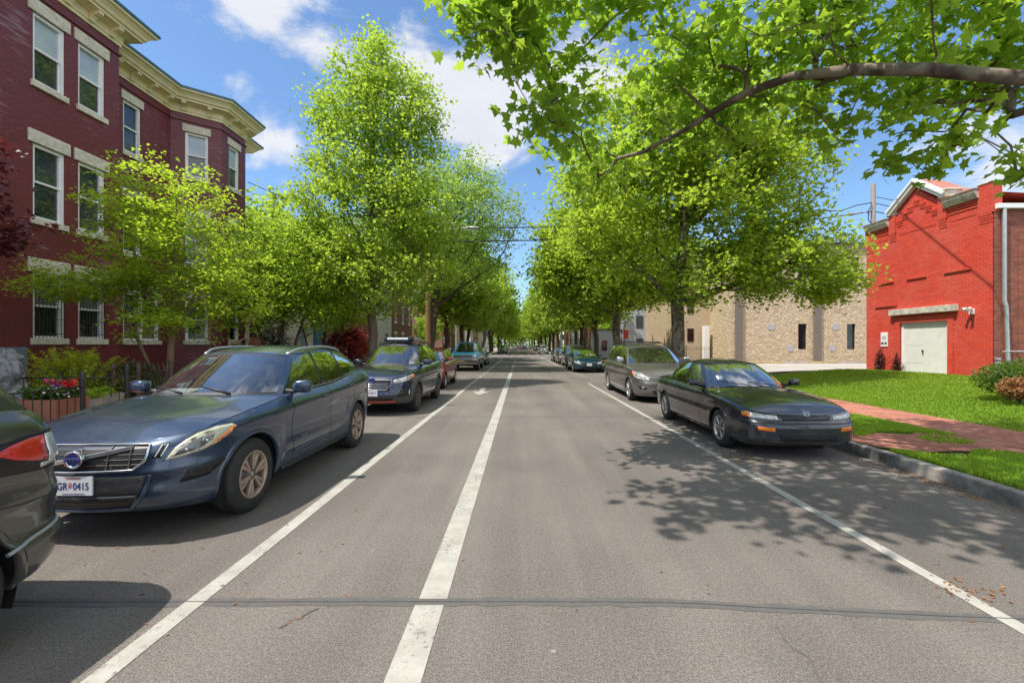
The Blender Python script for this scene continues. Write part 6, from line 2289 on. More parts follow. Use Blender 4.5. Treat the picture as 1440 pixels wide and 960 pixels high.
# ---------------- dark blue crossover wagon
def volvo():
    root = thing('parked_car', 'dusty navy blue crossover wagon with a diagonal-bar grille badge and bronze wheels', 'car', (-3.60, 5.87, 0), 0, 'cars parked along the left kerb')

    def skin(a, y, z, nx, ny):
        # shoulder line and door crease on the flanks, a lip above the bumper at the front
        sh = .030 * smoothbump(z, .98 + .05 * np.clip(y, -1, 2), .07) * np.abs(nx)**2
        cr = .018 * smoothbump(z, .50, .06) * np.abs(nx)**2 * ((y > -.9) & (y < .95))
        fr = .020 * smoothbump(z, .625, .035) * np.clip(-ny, 0, 1) - .012 * smoothbump(z, .52, .05) * np.clip(-ny, 0, 1)
        dip = -.016 * smoothbump(z, .70, .09) * np.abs(nx)**2 * ((y > -.9) & (y < .95))
        return sh + cr + fr + dip

    def crease(x, y):
        w = np.clip((y + 2.25) / .9, 0, 1) * np.clip((-.6 - y) / .4, 0, 1)
        xr = .30 + .20 * (y + 2.3)
        return .014 * np.exp(-((x - xr - .06) / .13)**2) * w + .018 * np.clip(1 - x / np.maximum(xr, .05), 0, 1) * 0
    d = dict(L=4.63, W=1.89,
             plan=[(0, -2.315), (.35, -2.285), (.60, -2.20), (.78, -2.02), (.885, -1.70), (.935, -1.25), (.945, -.4), (.945, .8), (.935, 1.5), (.88, 2.0), (.70, 2.23), (.4, 2.30), (0, 2.315)],
             zbot=[(-2.32, .285), (-1.9, .26), (-1.2, .25), (1.2, .25), (1.9, .30), (2.32, .36)],
             ztop=[(-2.32, .855), (-2.1, .895), (-1.8, .955), (-1.2, 1.035), (-.6, 1.085), (.5, 1.11), (1.2, 1.17), (1.7, 1.24), (2.1, 1.26), (2.32, 1.20)],
             hood=[(-2.32, .885), (-2.1, .965), (-1.8, 1.025), (-1.3, 1.085), (-.9, 1.125), (.5, 1.13), (1.7, 1.24), (2.1, 1.26), (2.32, 1.20)],
             roof=[(-.35, 1.56), (-.1, 1.605), (.3, 1.655), (.8, 1.67), (1.4, 1.635), (1.9, 1.56)], crown=.075,
             cols=SUV_COLS, arches=[(-1.41, .368, .415), (1.364, .368, .415)], skin=skin, crease=crease)
    c = Car(d)
    mats = dict(body=P_NAVY, ws=M['wsglass'], side=M['clearside'])
    c.shell(root, mats, doors=[('door_front', -.72, .31), ('door_rear', .31, 1.18)], gaps=[-.72, .31, 1.18], step=.045, rows=26, sill=.37)
    c.wheels(root, [-1.41, 1.364], .368, w=.235, rim=.635, spokes=6, mat='bronze', split=True)
    c.arch_trim(root, P_NAVY, .045, .010)
    ax, ay = lambda x: float(c.a_x(x)), lambda y: float(c.a_y(y))
    # grille
    gp = [(-ax(.43), .652), (ax(.43), .652), (ax(.50), .70), (ax(.525), .838), (-ax(.525), .838), (-ax(.50), .70)]
    g = c.patch(gp, 'grille', M['grillblack'], root, off=.004, back=-.03, mirror=False)[0]
    fr = MB()
    c.strip([(-ax(.525), .842), (0, .846), (ax(.525), .842)], .024, '', None, None, .012, False, fr)
    c.strip([(-ax(.43), .650), (0, .645), (ax(.43), .650)], .020, '', None, None, .012, False, fr)
    for sg in (1, -1):
        c.strip([(sg * ax(.525), .842), (sg * ax(.505), .72), (sg * ax(.43), .650)], .020, '', None, None, .012, False, fr)
    fr.build('grille_frame', M['chrome'], g)
    bars = MB()
    for z in (.69, .73, .77, .808):
        w = np.interp(z, [.65, .70, .84], [.42, .49, .52])
        c.strip([(-ax(w), z), (0, z), (ax(w), z)], .007, '', None, None, .006, False, bars)
    for x in (-.40, -.24, .24, .40):
        c.strip([(math.copysign(ax(abs(x)), x), .655), (math.copysign(ax(abs(x)), x), .835)], .011, '', None, None, .010, False, bars)
    bars.build('grille_bars', M['disc'], g)
    # diagonal bar and ring badge
    db = MB()
    q = c.S(np.array([-.40, -.2, 0.0, .2, .40]), np.array([.668, .706, .745, .784, .822]), .024)
    mirror_q = q * np.array([-1, 1, 1])
    pts = [tuple(p) for p in q]
    for i in range(4):
        a, b = Vector(pts[i]), Vector(pts[i + 1])
        dd = (b - a); ang = math.atan2(dd.z, dd.x)
        mt = Matrix.Translation((a + b) / 2) @ Matrix.Rotation(math.atan2(dd.y, dd.x), 4, 'Z') @ Matrix.Rotation(-ang, 4, 'Y')
        db.box(-dd.length / 2 - .004, dd.length / 2 + .004, -.010, .010, -.017, .017, .004, M=mt)
    db.build('diagonal_bar', M['satin'], g)
    bp = Vector(c.S(np.array([0.]), np.array([.745]), .034)[0])
    bd = MB()
    bd.lathe([(.052, 0), (.055, .014), (.068, .016), (.074, .008), (.074, -.01)], 32, 'Z')
    Mt = Matrix.Translation(bp) @ Matrix.Rotation(R(90), 4, 'X')
    ar = MB(); ar.v = [tuple(Mt @ Vector(v)) for v in bd.v]; ar.f = bd.f; ar.sm = bd.sm; ar.mi = bd.mi
    # arrow at the upper right of the ring
    for (p, q_) in (((.05, .05), (.086, .086)), ((.086, .086), (.052, .088)), ((.086, .086), (.088, .052))):
        ar.tube([Mt @ Vector((p[0], p[1], .006)), Mt @ Vector((q_[0], q_[1], .006))], .0075, 6)
    bo = ar.build('badge', M['chrome'], g)
    pl = MB(); pl.v = []; pl.lathe([(0, .006), (.054, .006)], 32, 'Z'); pl.v = [tuple(Mt @ Vector(v)) for v in pl.v]; pl.build('badge_face', M['plateblue'], g)
    bb = MB(); bb.box(-.066, .066, -.015, .015, .007, .017, .002, M=Mt); bb.build('badge_band', M['plateblue'], g)
    V, Fc = text_mesh('VOLVO', .030, .002, .0006)
    tm = MB(); tm.add([Mt @ Vector((v.x, v.y, v.z + .0185)) for v in V], Fc); tm.build('badge_lettering', M['chrome'], g)
    # upright day lamps beside the grille
    dl = c.patch([(ax(.545), .735), (ax(.60), .725), (ax(.655), .84), (ax(.60), .845)], 'lamp_panel', M['grillblack'], root, off=.003)
    for sg, o in zip((1, -1), dl):
        mb = MB()
        for dx in (0, .035):
            c.strip([(sg * ax(.568 + dx), .742), (sg * ax(.610 + dx), .834)], .014, '', None, None, .007, False, mb)
        mb.build('day_lamp', M['satin'], o)
    # headlights
    hp = [(ax(.62), .700), (ax(.70), .715), (ay(-1.99), .745), (ay(-1.84), .79), (ay(-1.72), .85), (ay(-1.66), .905), (ay(-1.70), .932), (ay(-1.84), .930), (ay(-2.0), .895), (ax(.74), .855), (ax(.68), .80)]
    hl = c.patch(hp, 'headlight', M['yellowlens'], root, off=.012, rnd_edge=.012, step=.04)
    ap = [(ay(-1.96), .765), (ay(-1.84), .80), (ay(-1.73), .855), (ay(-1.675), .905), (ay(-1.70), .925), (ay(-1.765), .88), (ay(-1.86), .825)]
    for sg, o in zip((1, -1), hl):
        c.patch(ap, 'turn_signal', M['amber'], o, off=.0155, back=.006, one=sg, rnd_edge=.006)
        c.patch([(ax(.665), .728), (ax(.72), .738), (ay(-1.98), .775), (ay(-1.90), .83), (ay(-1.88), .87), (ay(-1.98), .865), (ax(.75), .83), (ax(.70), .785)], 'lamp_inner', M['darklens'], o, off=.0145, back=.006, one=sg, rnd_edge=.006)
    headlight_bowl(c, root, hl, [(ax(.735), .775, .036), (ay(-1.945), .825, .040)])
    # lower bumper: textured panel, mesh intakes, side vents, skid plate
    c.patch([(-ax(.40), .345), (ax(.40), .345), (ax(.46), .44), (-ax(.46), .44)], 'lower_grille', M['grillblack'], root, off=.004, mirror=False)
    pan = c.patch([(-ax(.47), .455), (ax(.47), .455), (ax(.52), .60), (-ax(.52), .60)], 'plate_panel', M['greyplastic'], root, off=.003, mirror=False)
    vt = c.patch([(ax(.70), .50), (ay(-1.93), .52), (ay(-1.80), .61), (ay(-1.79), .64), (ay(-1.95), .625), (ax(.745), .60)], 'air_vent', M['grillblack'], root, off=.005)
    for sg, o in zip((1, -1), vt):
        mb = MB(); c.strip([(sg * ax(.735), .585), (sg * ay(-1.80), .625)], .014, '', None, None, .010, False, mb); mb.build('vent_bar', M['blackplastic'], o)
    sk = MB()
    c.strip([(-ax(.40), .318), (0, .310), (ax(.40), .318)], .030, '', None, None, .012, False, sk)
    for sg in (1, -1):
        c.strip([(sg * ax(.40), .318), (sg * ax(.49), .42), (sg * ax(.54), .60)], .030, '', None, None, .006, False, sk)
    sk.build('bumper_trim', P_NAVY, root)
    yl = c.S(np.array([0.]), np.array([.53]), .016)[0][1]
    c.plate(root, 0.0, yl, .535, ('GR', '0415'))
    # flanks
    for nm, y, z in (('door_front', .13, .985), ('door_rear', 1.02, 1.045)):
        for sg in (1, -1):
            c.handle(y, z, c.partobj[(nm, sg)], P_NAVY, sg, .19)
    c.mirrors(root, -.56, P_NAVY, 1.175, (.21, .11, .15))
    sl = MB()
    c.strip([(ay(-.92), .285), (ay(0), .28), (ay(.92), .285)], .05, '', None, None, .004, True, sl)
    split_build(sl, 'sill_trim', M['blackplastic'], root)
    dm = MB(); c.strip([(ay(-.68), .44), (ay(.3), .455), (ay(.9), .50)], .022, '', None, None, .004, True, dm); split_build(dm, 'door_moulding', P_NAVY, root)
    # chrome strip under the windows, roof rails
    ch = MB(); rl = MB()
    for sg in (1, -1):
        ch.tube([c.gpoint(y, .055, .006, sg) for y in np.linspace(-.55, 1.6, 24)], .007, 6)
        pr = []
        for k, y in enumerate(np.linspace(-.10, 1.62, 26)):
            p = c.gpoint(y, .99, -.03, sg); lift = .035 * min(1, min(k, 25 - k) / 2.5) - .005
            pr.append((p.x, p.y, float(c.zroof(y)) - .055 + lift))
        rl.tube(pr, .018, 8)
    split_build(ch, 'window_strip', M['satin'], root)
    split_build(rl, 'roof_rail', M['satin'], root)
    c.interior(root, [(.38, .15, .98), (-.38, .15, .98), (.38, 1.05, 1.0), (-.38, 1.05, 1.0)], -.36, 1.08, (.36, -.22, 1.08), 'beigeint', 'interior')
    pw = MB()
    for x0 in (-.12, .42):
        a = Vector((x0, -1.0, float(c.top_at(abs(x0), -1.0)) + .015)); P = c.gh[0]
        pw.tube([(x0 - .05, -.965, 1.135), (x0 - .42 if x0 < .2 else x0 - .48, -.86, 1.205)], [.012, .007], 6)
    split_build(pw, 'wiper', M['blackplastic'], root)
    pp = MB(); pp.box(-.62, -.25, -.66, -.40, 1.115, 1.12, M=Matrix.Rotation(R(6), 4, 'X') @ Matrix.Translation((0, 0, .075)))
    pp.build('dashboard_paper', M['paper'], root)
    return c


# ---------------- old dark sedan on the right
def accord():
    root = thing('parked_car', 'old dark blue-black sedan with amber bumper lamps parked beside the brick-paved kerb', 'car', (4.13, 8.66, 0), 0, 'cars parked along the right kerb')

    def skin(a, y, z, nx, ny):
        m = .018 * smoothbump(z, .555, .022) * (np.abs(nx)**2) * ((np.abs(y) < 1.9))
        cr = .014 * smoothbump(z, .80, .05) * np.abs(nx)**2
        fr = .030 * np.clip((.575 - z) / .03, 0, 1) * np.clip((z - .2) / .1, 0, 1) * np.clip(np.abs(ny), 0, 1)
        return m + cr + fr
    d = dict(L=4.67, W=1.78,
             plan=[(0, -2.335), (.4, -2.315), (.66, -2.235), (.80, -2.06), (.86, -1.65), (.882, -.9), (.89, .3), (.88, 1.2), (.85, 1.85), (.76, 2.18), (.5, 2.29), (0, 2.335)],
             zbot=[(-2.34, .20), (-1.9, .19), (-1.2, .20), (1.2, .20), (1.9, .24), (2.34, .30)],
             ztop=[(-2.34, .655), (-2.1, .715), (-1.6, .795), (-1, .86), (0, .895), (1.0, .93), (1.6, .94), (2.2, .90), (2.34, .86)],
             hood=[(-2.34, .665), (-2.2, .715), (-2.0, .768), (-1.5, .858), (-1.0, .915), (-.8, .93), (1.2, 1.0), (1.6, 1.01), (2.0, 1.0), (2.34, .93)],
             front=[(0, .12), (.1, .04), (.25, .0), (.6, 0), (.78, .03), (.9, .045), (1, .09)],
             roof=[(-.1, 1.325), (.15, 1.375), (.55, 1.40), (.85, 1.385), (1.2, 1.31)], crown=.075,
             cols=[(0, -.90, 0, -.06, 'w'), (.45, -.84, .36, -.04, 'w'), (.70, -.62, .50, .04, 'pb'), (.745, -.52, .53, .12, 'g1'), (.765, -.05, .56, .24, 'g1'), (.77, .33, .57, .37, 'pk'),
                   (.77, .39, .57, .43, 'g2'), (.765, .82, .56, .78, 'g2'), (.74, 1.14, .535, .96, 'pb'), (.67, 1.50, .48, 1.10, 'r'), (.35, 1.66, .3, 1.17, 'r'), (0, 1.69, 0, 1.185, 'e')],
             arches=[(-1.375, .312, .345), (1.34, .312, .345)], skin=skin, lid=True)
    c = Car(d)
    mats = dict(body=P_BLACKBLUE, ws=M['wsglass'], side=M['clearside'])
    c.shell(root, mats, doors=[('door_front', -.68, .36), ('door_rear', .36, 1.22)], gaps=[-.68, .36, 1.22], step=.045, rows=24, sill=.29)
    c.wheels(root, [-1.375, 1.34], .312, w=.19, rim=.63, spokes=6, mat='alloy', split=False)
    c.arch_trim(root, P_BLACKBLUE, .03, .006)
    ax, ay = lambda x: float(c.a_x(x)), lambda y: float(c.a_y(y))
    g = c.patch([(-ax(.34), .575), (ax(.34), .575), (ax(.37), .64), (-ax(.37), .64)], 'grille', M['grillblack'], root, off=.003, back=-.02, mirror=False)[0]
    b = MB()
    for z in (.59, .607, .624): c.strip([(-ax(.34), z), (0, z), (ax(.34), z)], .008, '', None, None, .004, False, b)
    b.build('grille_bars', M['blackplastic'], g)
    # badge: upright bars and a bridge inside a rounded frame
    bp = Vector((0, -2.285, .672))
    mb = MB(); Mt = Matrix.Translation(bp) @ Matrix.Rotation(R(65), 4, 'X')
    for pts in ([(-.045, .032), (-.036, -.032), (.036, -.032), (.045, .032), (-.045, .032)], [(-.024, .024), (-.018, -.024)], [(.024, .024), (.018, -.024)], [(-.02, 0), (.02, 0)]):
        mb.tube([Mt @ Vector((x, z, .008)) for x, z in pts], .005, 6)
    mb.build('badge', M['satin'], root)
    hp = [(ax(.40), .585), (ax(.62), .592), (ay(-2.16), .605), (ay(-2.03), .62), (ay(-2.0), .665), (ay(-2.06), .69), (ay(-2.17), .678), (ax(.60), .655), (ax(.42), .645)]
    hl = c.patch(hp, 'headlight', M['clearlens'], root, off=.008, rnd_edge=.008)
    for sg, o in zip((1, -1), hl):
        c.patch([(ay(-2.15), .607), (ay(-2.035), .622), (ay(-2.005), .664), (ay(-2.06), .686), (ay(-2.15), .675)], 'turn_signal', M['amber'], o, off=.012, back=.004, one=sg, rnd_edge=.005)
        mb = MB()
        for x in np.linspace(.45, .6, 6): c.strip([(sg * ax(x), .597), (sg * ax(x), .65)], .005, '', None, None, .010, False, mb)
        mb.build('lens_ribs', M['satin'], o)
    c.patch([(ax(.46), .425), (ax(.66), .435), (ax(.675), .49), (ax(.47), .48)], 'bumper_lamp', M['amber'], root, off=.007, rnd_edge=.006)
    lg = c.patch([(-ax(.40), .295), (ax(.40), .295), (ax(.42), .40), (-ax(.42), .40)], 'lower_grille', M['grillblack'], root, off=.003, mirror=False)[0]
    b = MB()
    for z in (.325, .355): c.strip([(-ax(.40), z), (0, z), (ax(.40), z)], .009, '', None, None, .006, False, b)
    b.build('grille_bars', M['blackplastic'], lg)
    st = MB(); c.strip([(-ay(-1.85), .545), (-ax(.6), .54), (0, .538), (ax(.6), .54), (ay(-1.85), .545)], .016, '', None, None, .002, False, st); split_build(st, 'bumper_strip', M['blackplastic'], root)
    for nm, y, z in (('door_front', .20, .795), ('door_rear', 1.06, .815)):
        for sg in (1, -1): c.handle(y, z, c.partobj[(nm, sg)], M['blackplastic'], sg, .15)
    c.mirrors(root, -.50, P_BLACKBLUE, .985, (.19, .10, .12))
    w = MB()
    for sg in (1, -1):
        w.tube([c.gpoint(y, .05, .005, sg) for y in np.linspace(-.5, 1.1, 18)], .008, 6)
    split_build(w, 'window_strip', M['blackplastic'], root)
    md = MB(); c.strip([(ay(-1.0), .555), (ay(0), .562), (ay(.95), .57)], .03, '', None, None, .004, True, md); split_build(md, 'door_moulding', M['blackplastic'], root)
    c.interior(root, [(.36, .22, .78), (-.36, .22, .78), (.36, 1.0, .80), (-.36, 1.0, .80)], -.30, .93, (.34, -.16, .92), 'interior', None)
    pw = MB()
    for x0 in (-.05, .40): pw.tube([(x0, -.86, .955), (x0 - .46, -.74, 1.015)], [.011, .007], 6)
    split_build(pw, 'wiper', M['blackplastic'], root)
    pp = MB(); pp.box(.10, .42, -.56, -.38, .965, .97); pp.build('dashboard_paper', M['paper'], root)
    st = MB(); st.box(-.50, -.40, -.004, .004, -.06, .06, M=Matrix.Translation((0, -.50, 1.07)) @ Matrix.Rotation(R(-58), 4, 'X')); st.build('windscreen_sticker', M['paper'], root)
    an = MB(); an.tube([(-.80, -.75, .9), (-.82, -.70, 1.0)], .006, 5); an.build('aerial', M['blackplastic'], root)
    return c


# ---------------- grey minivan
def sienna():
    root = thing('parked_car', 'grey minivan with black roof bars parked behind the old dark sedan', 'car', (4.22, 14.95, 0), 0, 'cars parked along the right kerb')

    def skin(a, y, z, nx, ny):
        sh = .022 * smoothbump(z, .95, .07) * np.abs(nx)**2
        low = .016 * smoothbump(z, .42, .05) * np.abs(nx)**2 * (np.abs(y) < 1.1)
        fr = .03 * smoothbump(z, .56, .06) * np.clip(-ny, 0, 1)
        return sh + low + fr
    d = dict(L=5.085, W=1.985,
             plan=[(0, -2.54), (.4, -2.50), (.70, -2.38), (.87, -2.13), (.955, -1.65), (.985, -1.0), (.99, 1.4), (.97, 2.0), (.9, 2.38), (.6, 2.51), (0, 2.54)],
             zbot=[(-2.55, .20), (-1.9, .20), (1.9, .22), (2.54, .30)],
             ztop=[(-2.55, .77), (-2.3, .855), (-1.9, .955), (-1.4, 1.035), (-1, 1.08), (2.2, 1.13), (2.54, 1.1)],
             hood=[(-2.55, .80), (-2.3, .935), (-2.0, 1.025), (-1.6, 1.10), (-1.3, 1.14), (2.2, 1.13), (2.54, 1.1)],
             roof=[(-.6, 1.60), (-.2, 1.68), (.3, 1.735), (.9, 1.75), (1.8, 1.725), (2.3, 1.66)], crown=.08,
             cols=[(0, -1.5, 0, -.5, 'w'), (.5, -1.42, .44, -.47, 'w'), (.82, -1.1, .62, -.36, 'pb'), (.86, -.98, .655, -.28, 'g1'), (.875, -.5, .68, -.1, 'g1'), (.88, .0, .69, .05, 'pk'), (.88, .06, .69, .11, 'g2'),
                   (.88, .6, .69, .6, 'g2'), (.88, 1.0, .69, 1.0, 'pk'), (.88, 1.06, .69, 1.06, 'g3'), (.865, 1.6, .68, 1.55, 'g3'), (.84, 2.02, .66, 1.92, 'pb'), (.78, 2.28, .62, 2.12, 'r'), (.4, 2.38, .34, 2.25, 'r'), (0, 2.40, 0, 2.27, 'e')],
             arches=[(-1.56, .34, .375), (1.47, .34, .375)], skin=skin)
    c = Car(d)
    mats = dict(body=P_GREY, ws=M['wsglass'], side=M['sideglass'])
    c.shell(root, mats, doors=[('door_front', -1.02, .03), ('door_rear', .03, 1.04)], gaps=[-1.02, .03, 1.04], step=.05, rows=22, sill=.32)
    c.wheels(root, [-1.56, 1.47], .34, w=.22, rim=.66, spokes=7, mat='alloy', split=False)
    c.arch_trim(root, P_GREY, .03, .007)
    ax, ay = lambda x: float(c.a_x(x)), lambda y: float(c.a_y(y))
    g = c.patch([(-ax(.44), .655), (ax(.44), .655), (ax(.55), .745), (-ax(.55), .745)], 'grille', M['grillblack'], root, off=.004, mirror=False)[0]
    b = MB()
    for z in (.675, .71, .742): c.strip([(-ax(.5), z), (0, z - .004), (ax(.5), z)], .016, '', None, None, .008, False, b)
    b.build('grille_bars', M['chrome'], g)
    hp = [(ax(.56), .655), (ax(.70), .665), (ay(-2.10), .72), (ay(-1.92), .80), (ay(-1.86), .86), (ay(-1.90), .905), (ay(-2.1), .875), (ax(.72), .80), (ax(.60), .745)]
    hl = c.patch(hp, 'headlight', M['clearlens'], root, off=.010, rnd_edge=.01)
    for sg, o in zip((1, -1), hl):
        c.patch([(ay(-2.0), .79), (ay(-1.90), .815), (ay(-1.875), .86), (ay(-1.91), .893), (ay(-2.02), .868)], 'turn_signal', M['amber'], o, off=.0135, back=.005, one=sg, rnd_edge=.004)
    headlight_bowl(c, root, hl, [(ax(.69), .72, .035), (ay(-2.14), .775, .04)])
    fl = c.patch([(ax(.62), .40), (ax(.80), .41), (ax(.82), .50), (ax(.66), .49)], 'fog_lamp', M['grillblack'], root, off=.004)
    headlight_bowl(c, root, fl, [(ax(.72), .45, .035)])
    c.patch([(-ax(.44), .27), (ax(.44), .27), (ax(.50), .40), (-ax(.50), .40)], 'lower_grille', M['grillblack'], root, off=.003, mirror=False)
    for nm, y, z in (('door_front', -.12, .90), ('door_rear', .20, .905)):
        for sg in (1, -1): c.handle(y, z, c.partobj[(nm, sg)], P_GREY, sg, .17)
    c.mirrors(root, -.92, P_SILVER, 1.21, (.21, .12, .17))
    rl = MB()
    for sg in (1, -1):
        pr = []
        for k, y in enumerate(np.linspace(.0, 2.0, 22)):
            p = c.gpoint(y, .99, -.03, sg)
            pr.append((p.x, p.y, float(c.zroof(y)) - .06 + .055 * min(1, min(k, 21 - k) / 2)))
        rl.tube(pr, .017, 8)
    for y in (.45, 1.5): rl.tube([(-.66, y, float(c.zroof(y)) + .035), (.66, y, float(c.zroof(y)) + .035)], .017, 8)
    rl.build('roof_rack', M['blackplastic'], root)
    c.interior(root, [(.4, .0, .98), (-.4, .0, .98), (.4, 1.0, .98), (-.4, 1.0, .98)], -.75, 1.08, (.38, -.42, 1.12), 'interior', None)
    pw = MB()
    for x0 in (-.25, .55): pw.tube([(x0, -1.42, 1.15), (x0 - .35, -1.28, 1.2)], [.012, .008], 6)
    split_build(pw, 'wiper', M['blackplastic'], root)
    return c


# ---------------- navy crossover behind the wagon
def forester():
    root = thing('parked_car', 'navy blue crossover with a grey roof carrier behind the dusty navy wagon', 'car', (-3.47, 12.55, 0), 0, 'cars parked along the left kerb')

    def skin(a, y, z, nx, ny):
        return .02 * smoothbump(z, .93, .06) * np.abs(nx)**2 + .03 * smoothbump(z, .50, .06) * np.clip(-ny, 0, 1)
    d = dict(L=4.625, W=1.815,
             plan=[(0, -2.31), (.4, -2.28), (.66, -2.17), (.80, -1.97), (.875, -1.6), (.905, -1.0), (.907, .9), (.90, 1.5), (.86, 2.05), (.72, 2.25), (.4, 2.30), (0, 2.31)],
             zbot=[(-2.32, .29), (-1.9, .27), (1.9, .28), (2.31, .36)],
             ztop=[(-2.32, .94), (-2.1, .99), (-1.7, 1.045), (-1.2, 1.085), (-.6, 1.11), (1.2, 1.15), (2.1, 1.18), (2.31, 1.14)],
             hood=[(-2.32, .96), (-2.1, 1.05), (-1.7, 1.11), (-1.2, 1.15), (-.9, 1.165), (2.1, 1.18), (2.31, 1.14)],
             roof=[(-.35, 1.645), (-.1, 1.70), (.3, 1.74), (.8, 1.75), (1.6, 1.73), (2.05, 1.685)], crown=.07,
             cols=scale_cols(SUV_COLS, .965, [(-1.0, -1.0), (0, -.02), (1.06, 1.05), (1.7, 1.82), (2.1, 2.14)]),
             arches=[(-1.36, .36, .40), (1.31, .36, .40)], skin=skin)
    c = Car(d)

    def bump(y, z):
        if z < .50 and (y < -1.78 or y > 1.75): return 'bumper'
    mats = dict(body=P_NAVY2, ws=M['wsglass'], side=M['sideglass'], bumper=M['greyplastic'])
    c.shell(root, mats, doors=[('door_front', -.70, .31), ('door_rear', .31, 1.1)], gaps=[-.70, .31, 1.1], step=.05, rows=22, sill=.42, bumper=bump)
    c.wheels(root, [-1.36, 1.31], .36, w=.22, rim=.62, spokes=5, mat='disc', split=True)
    c.arch_trim(root, M['greyplastic'], .06, .012)
    ax, ay = lambda x: float(c.a_x(x)), lambda y: float(c.a_y(y))
    g = c.patch([(-ax(.34), .62), (ax(.34), .62), (ax(.46), .80), (ax(.43), .90), (-ax(.43), .90), (-ax(.46), .80)], 'grille', M['grillblack'], root, off=.004, mirror=False)[0]
    b = MB()
    for z in (.65, .69, .73, .77): c.strip([(-ax(.38), z), (0, z), (ax(.38), z)], .012, '', None, None, .008, False, b)
    for sg in (1, -1):
        c.strip([(sg * ax(.09), .85), (sg * ax(.43), .85)], .035, '', None, None, .010, False, b)
        c.strip([(sg * ax(.43), .90), (sg * ax(.455), .80), (sg * ax(.345), .62)], .014, '', None, None, .010, False, b)
    c.strip([(-ax(.34), .62), (0, .617), (ax(.34), .62)], .014, '', None, None, .010, False, b)
    b.build('grille_bars', M['chrome'], g)
    bp = Vector(c.S(np.array([0.]), np.array([.85]), .02)[0]); Mt = Matrix.Translation(bp) @ Matrix.Rotation(R(90), 4, 'X')
    e = MB(); e.lathe([(0, .004), (.058, .004), (.064, .010), (.068, 0)], 24, 'Z'); e.v = [tuple(Mt @ Vector((v[0] * 1.35, v[1] * .8, v[2]))) for v in e.v]
    eo = e.build('badge', M['plateblue'], g)
    stars = MB()
    for (x, z, r_) in ((-.045, .012, .016), (-.01, .022, .010), (.03, .02, .010), (.05, 0, .010), (.0, -.02, .010), (.03, -.022, .010)):
        stars.box(x - r_ * .35, x + r_ * .35, z - r_, z + r_, .008, .013, M=Mt); stars.box(x - r_, x + r_, z - r_ * .35, z + r_ * .35, .0085, .0135, M=Mt)
    stars.build('badge_stars', M['chrome'], g)
    hp = [(ax(.50), .77), (ax(.64), .785), (ay(-1.98), .825), (ay(-1.78), .89), (ay(-1.70), .95), (ay(-1.80), .965), (ay(-2.02), .93), (ax(.60), .875), (ax(.50), .85)]
    hl = c.patch(hp, 'headlight', M['clearlens'], root, off=.010, rnd_edge=.01)
    headlight_bowl(c, root, hl, [(ax(.64), .835, .035), (ay(-2.0), .87, .035)])
    for sg, o in zip((1, -1), hl):
        c.patch([(ay(-1.90), .875), (ay(-1.78), .90), (ay(-1.715), .945), (ay(-1.80), .955), (ay(-1.92), .935)], 'turn_signal', M['amber'], o, off=.0135, back=.005, one=sg)
    ft = c.patch([(ax(.56), .47), (ay(-1.92), .48), (ay(-1.86), .62), (ay(-1.92), .66), (ax(.62), .62)], 'fog_lamp', M['grillblack'], root, off=.006)
    for sg, o in zip((1, -1), ft):
        mb = MB(); c.strip([(sg * ay(-2.0), .50), (sg * ay(-1.97), .60)], .03, '', None, None, .010, False, mb); mb.build('chrome_blade', M['satin'], o)
    c.patch([(-ax(.48), .375), (ax(.48), .375), (ax(.50), .44), (-ax(.50), .44)], 'lower_grille', M['grillblack'], root, off=.003, mirror=False)
    rd = MB(); c.strip([(-ax(.55), .345), (0, .335), (ax(.55), .345)], .028, '', None, None, .010, False, rd); rd.build('red_lip', M['signred'], root)
    yl = c.S(np.array([0.]), np.array([.55]), .014)[0][1]
    c.plate(root, 0, yl, .555, ('GB', '2917'))
    for nm, y, z in (('door_front', .15, .96), ('door_rear', .95, .985)):
        for sg in (1, -1): c.handle(y, z, c.partobj[(nm, sg)], P_NAVY2, sg, .18)
    c.mirrors(root, -.58, P_NAVY2, 1.215, (.21, .11, .15))
    rl = MB()
    for sg in (1, -1):
        rl.tube([(c.gpoint(y, .99, -.03, sg).x, y, float(c.zroof(y)) - .01 - .05 * (1 if y in (-.1, 1.7) else 0)) for y in (-.1, .0, .8, 1.6, 1.7)], .018, 8)
    for y in (.15, 1.15): rl.tube([(-.60, y, 1.785), (.60, y, 1.785)], .018, 8)
    rk = rl.build('roof_rack', M['blackplastic'], root)
    bx = MB(); bx.box(-.42, .36, .10, 1.35, 1.79, 1.885, .04); bx.build('roof_carrier', M['satin'], rk)
    bx = MB(); bx.box(.24, .37, .08, .30, 1.79, 1.92, .02); bx.box(-.45, -.36, .08, .25, 1.79, 1.89, .02); bx.build('rack_clamp', M['blackplastic'], rk)
    sd = MB(); c.strip([(ay(-.9), .34), (ay(.9), .34)], .10, '', None, None, -.02, True, sd); split_build(sd, 'sill_trim', M['greyplastic'], root)
    c.interior(root, [(.37, .15, .98), (-.37, .15, .98), (.37, 1.0, 1.0), (-.37, 1.0, 1.0)], -.36, 1.08, (.36, -.18, 1.10), 'interior', None)
    st = MB(); st.box(.48, .60, -.004, .004, -.04, .04, M=Matrix.Translation((0, -.72, 1.20)) @ Matrix.Rotation(R(-58), 4, 'X')); st.build('windscreen_sticker', M['paper'], root)
    return c


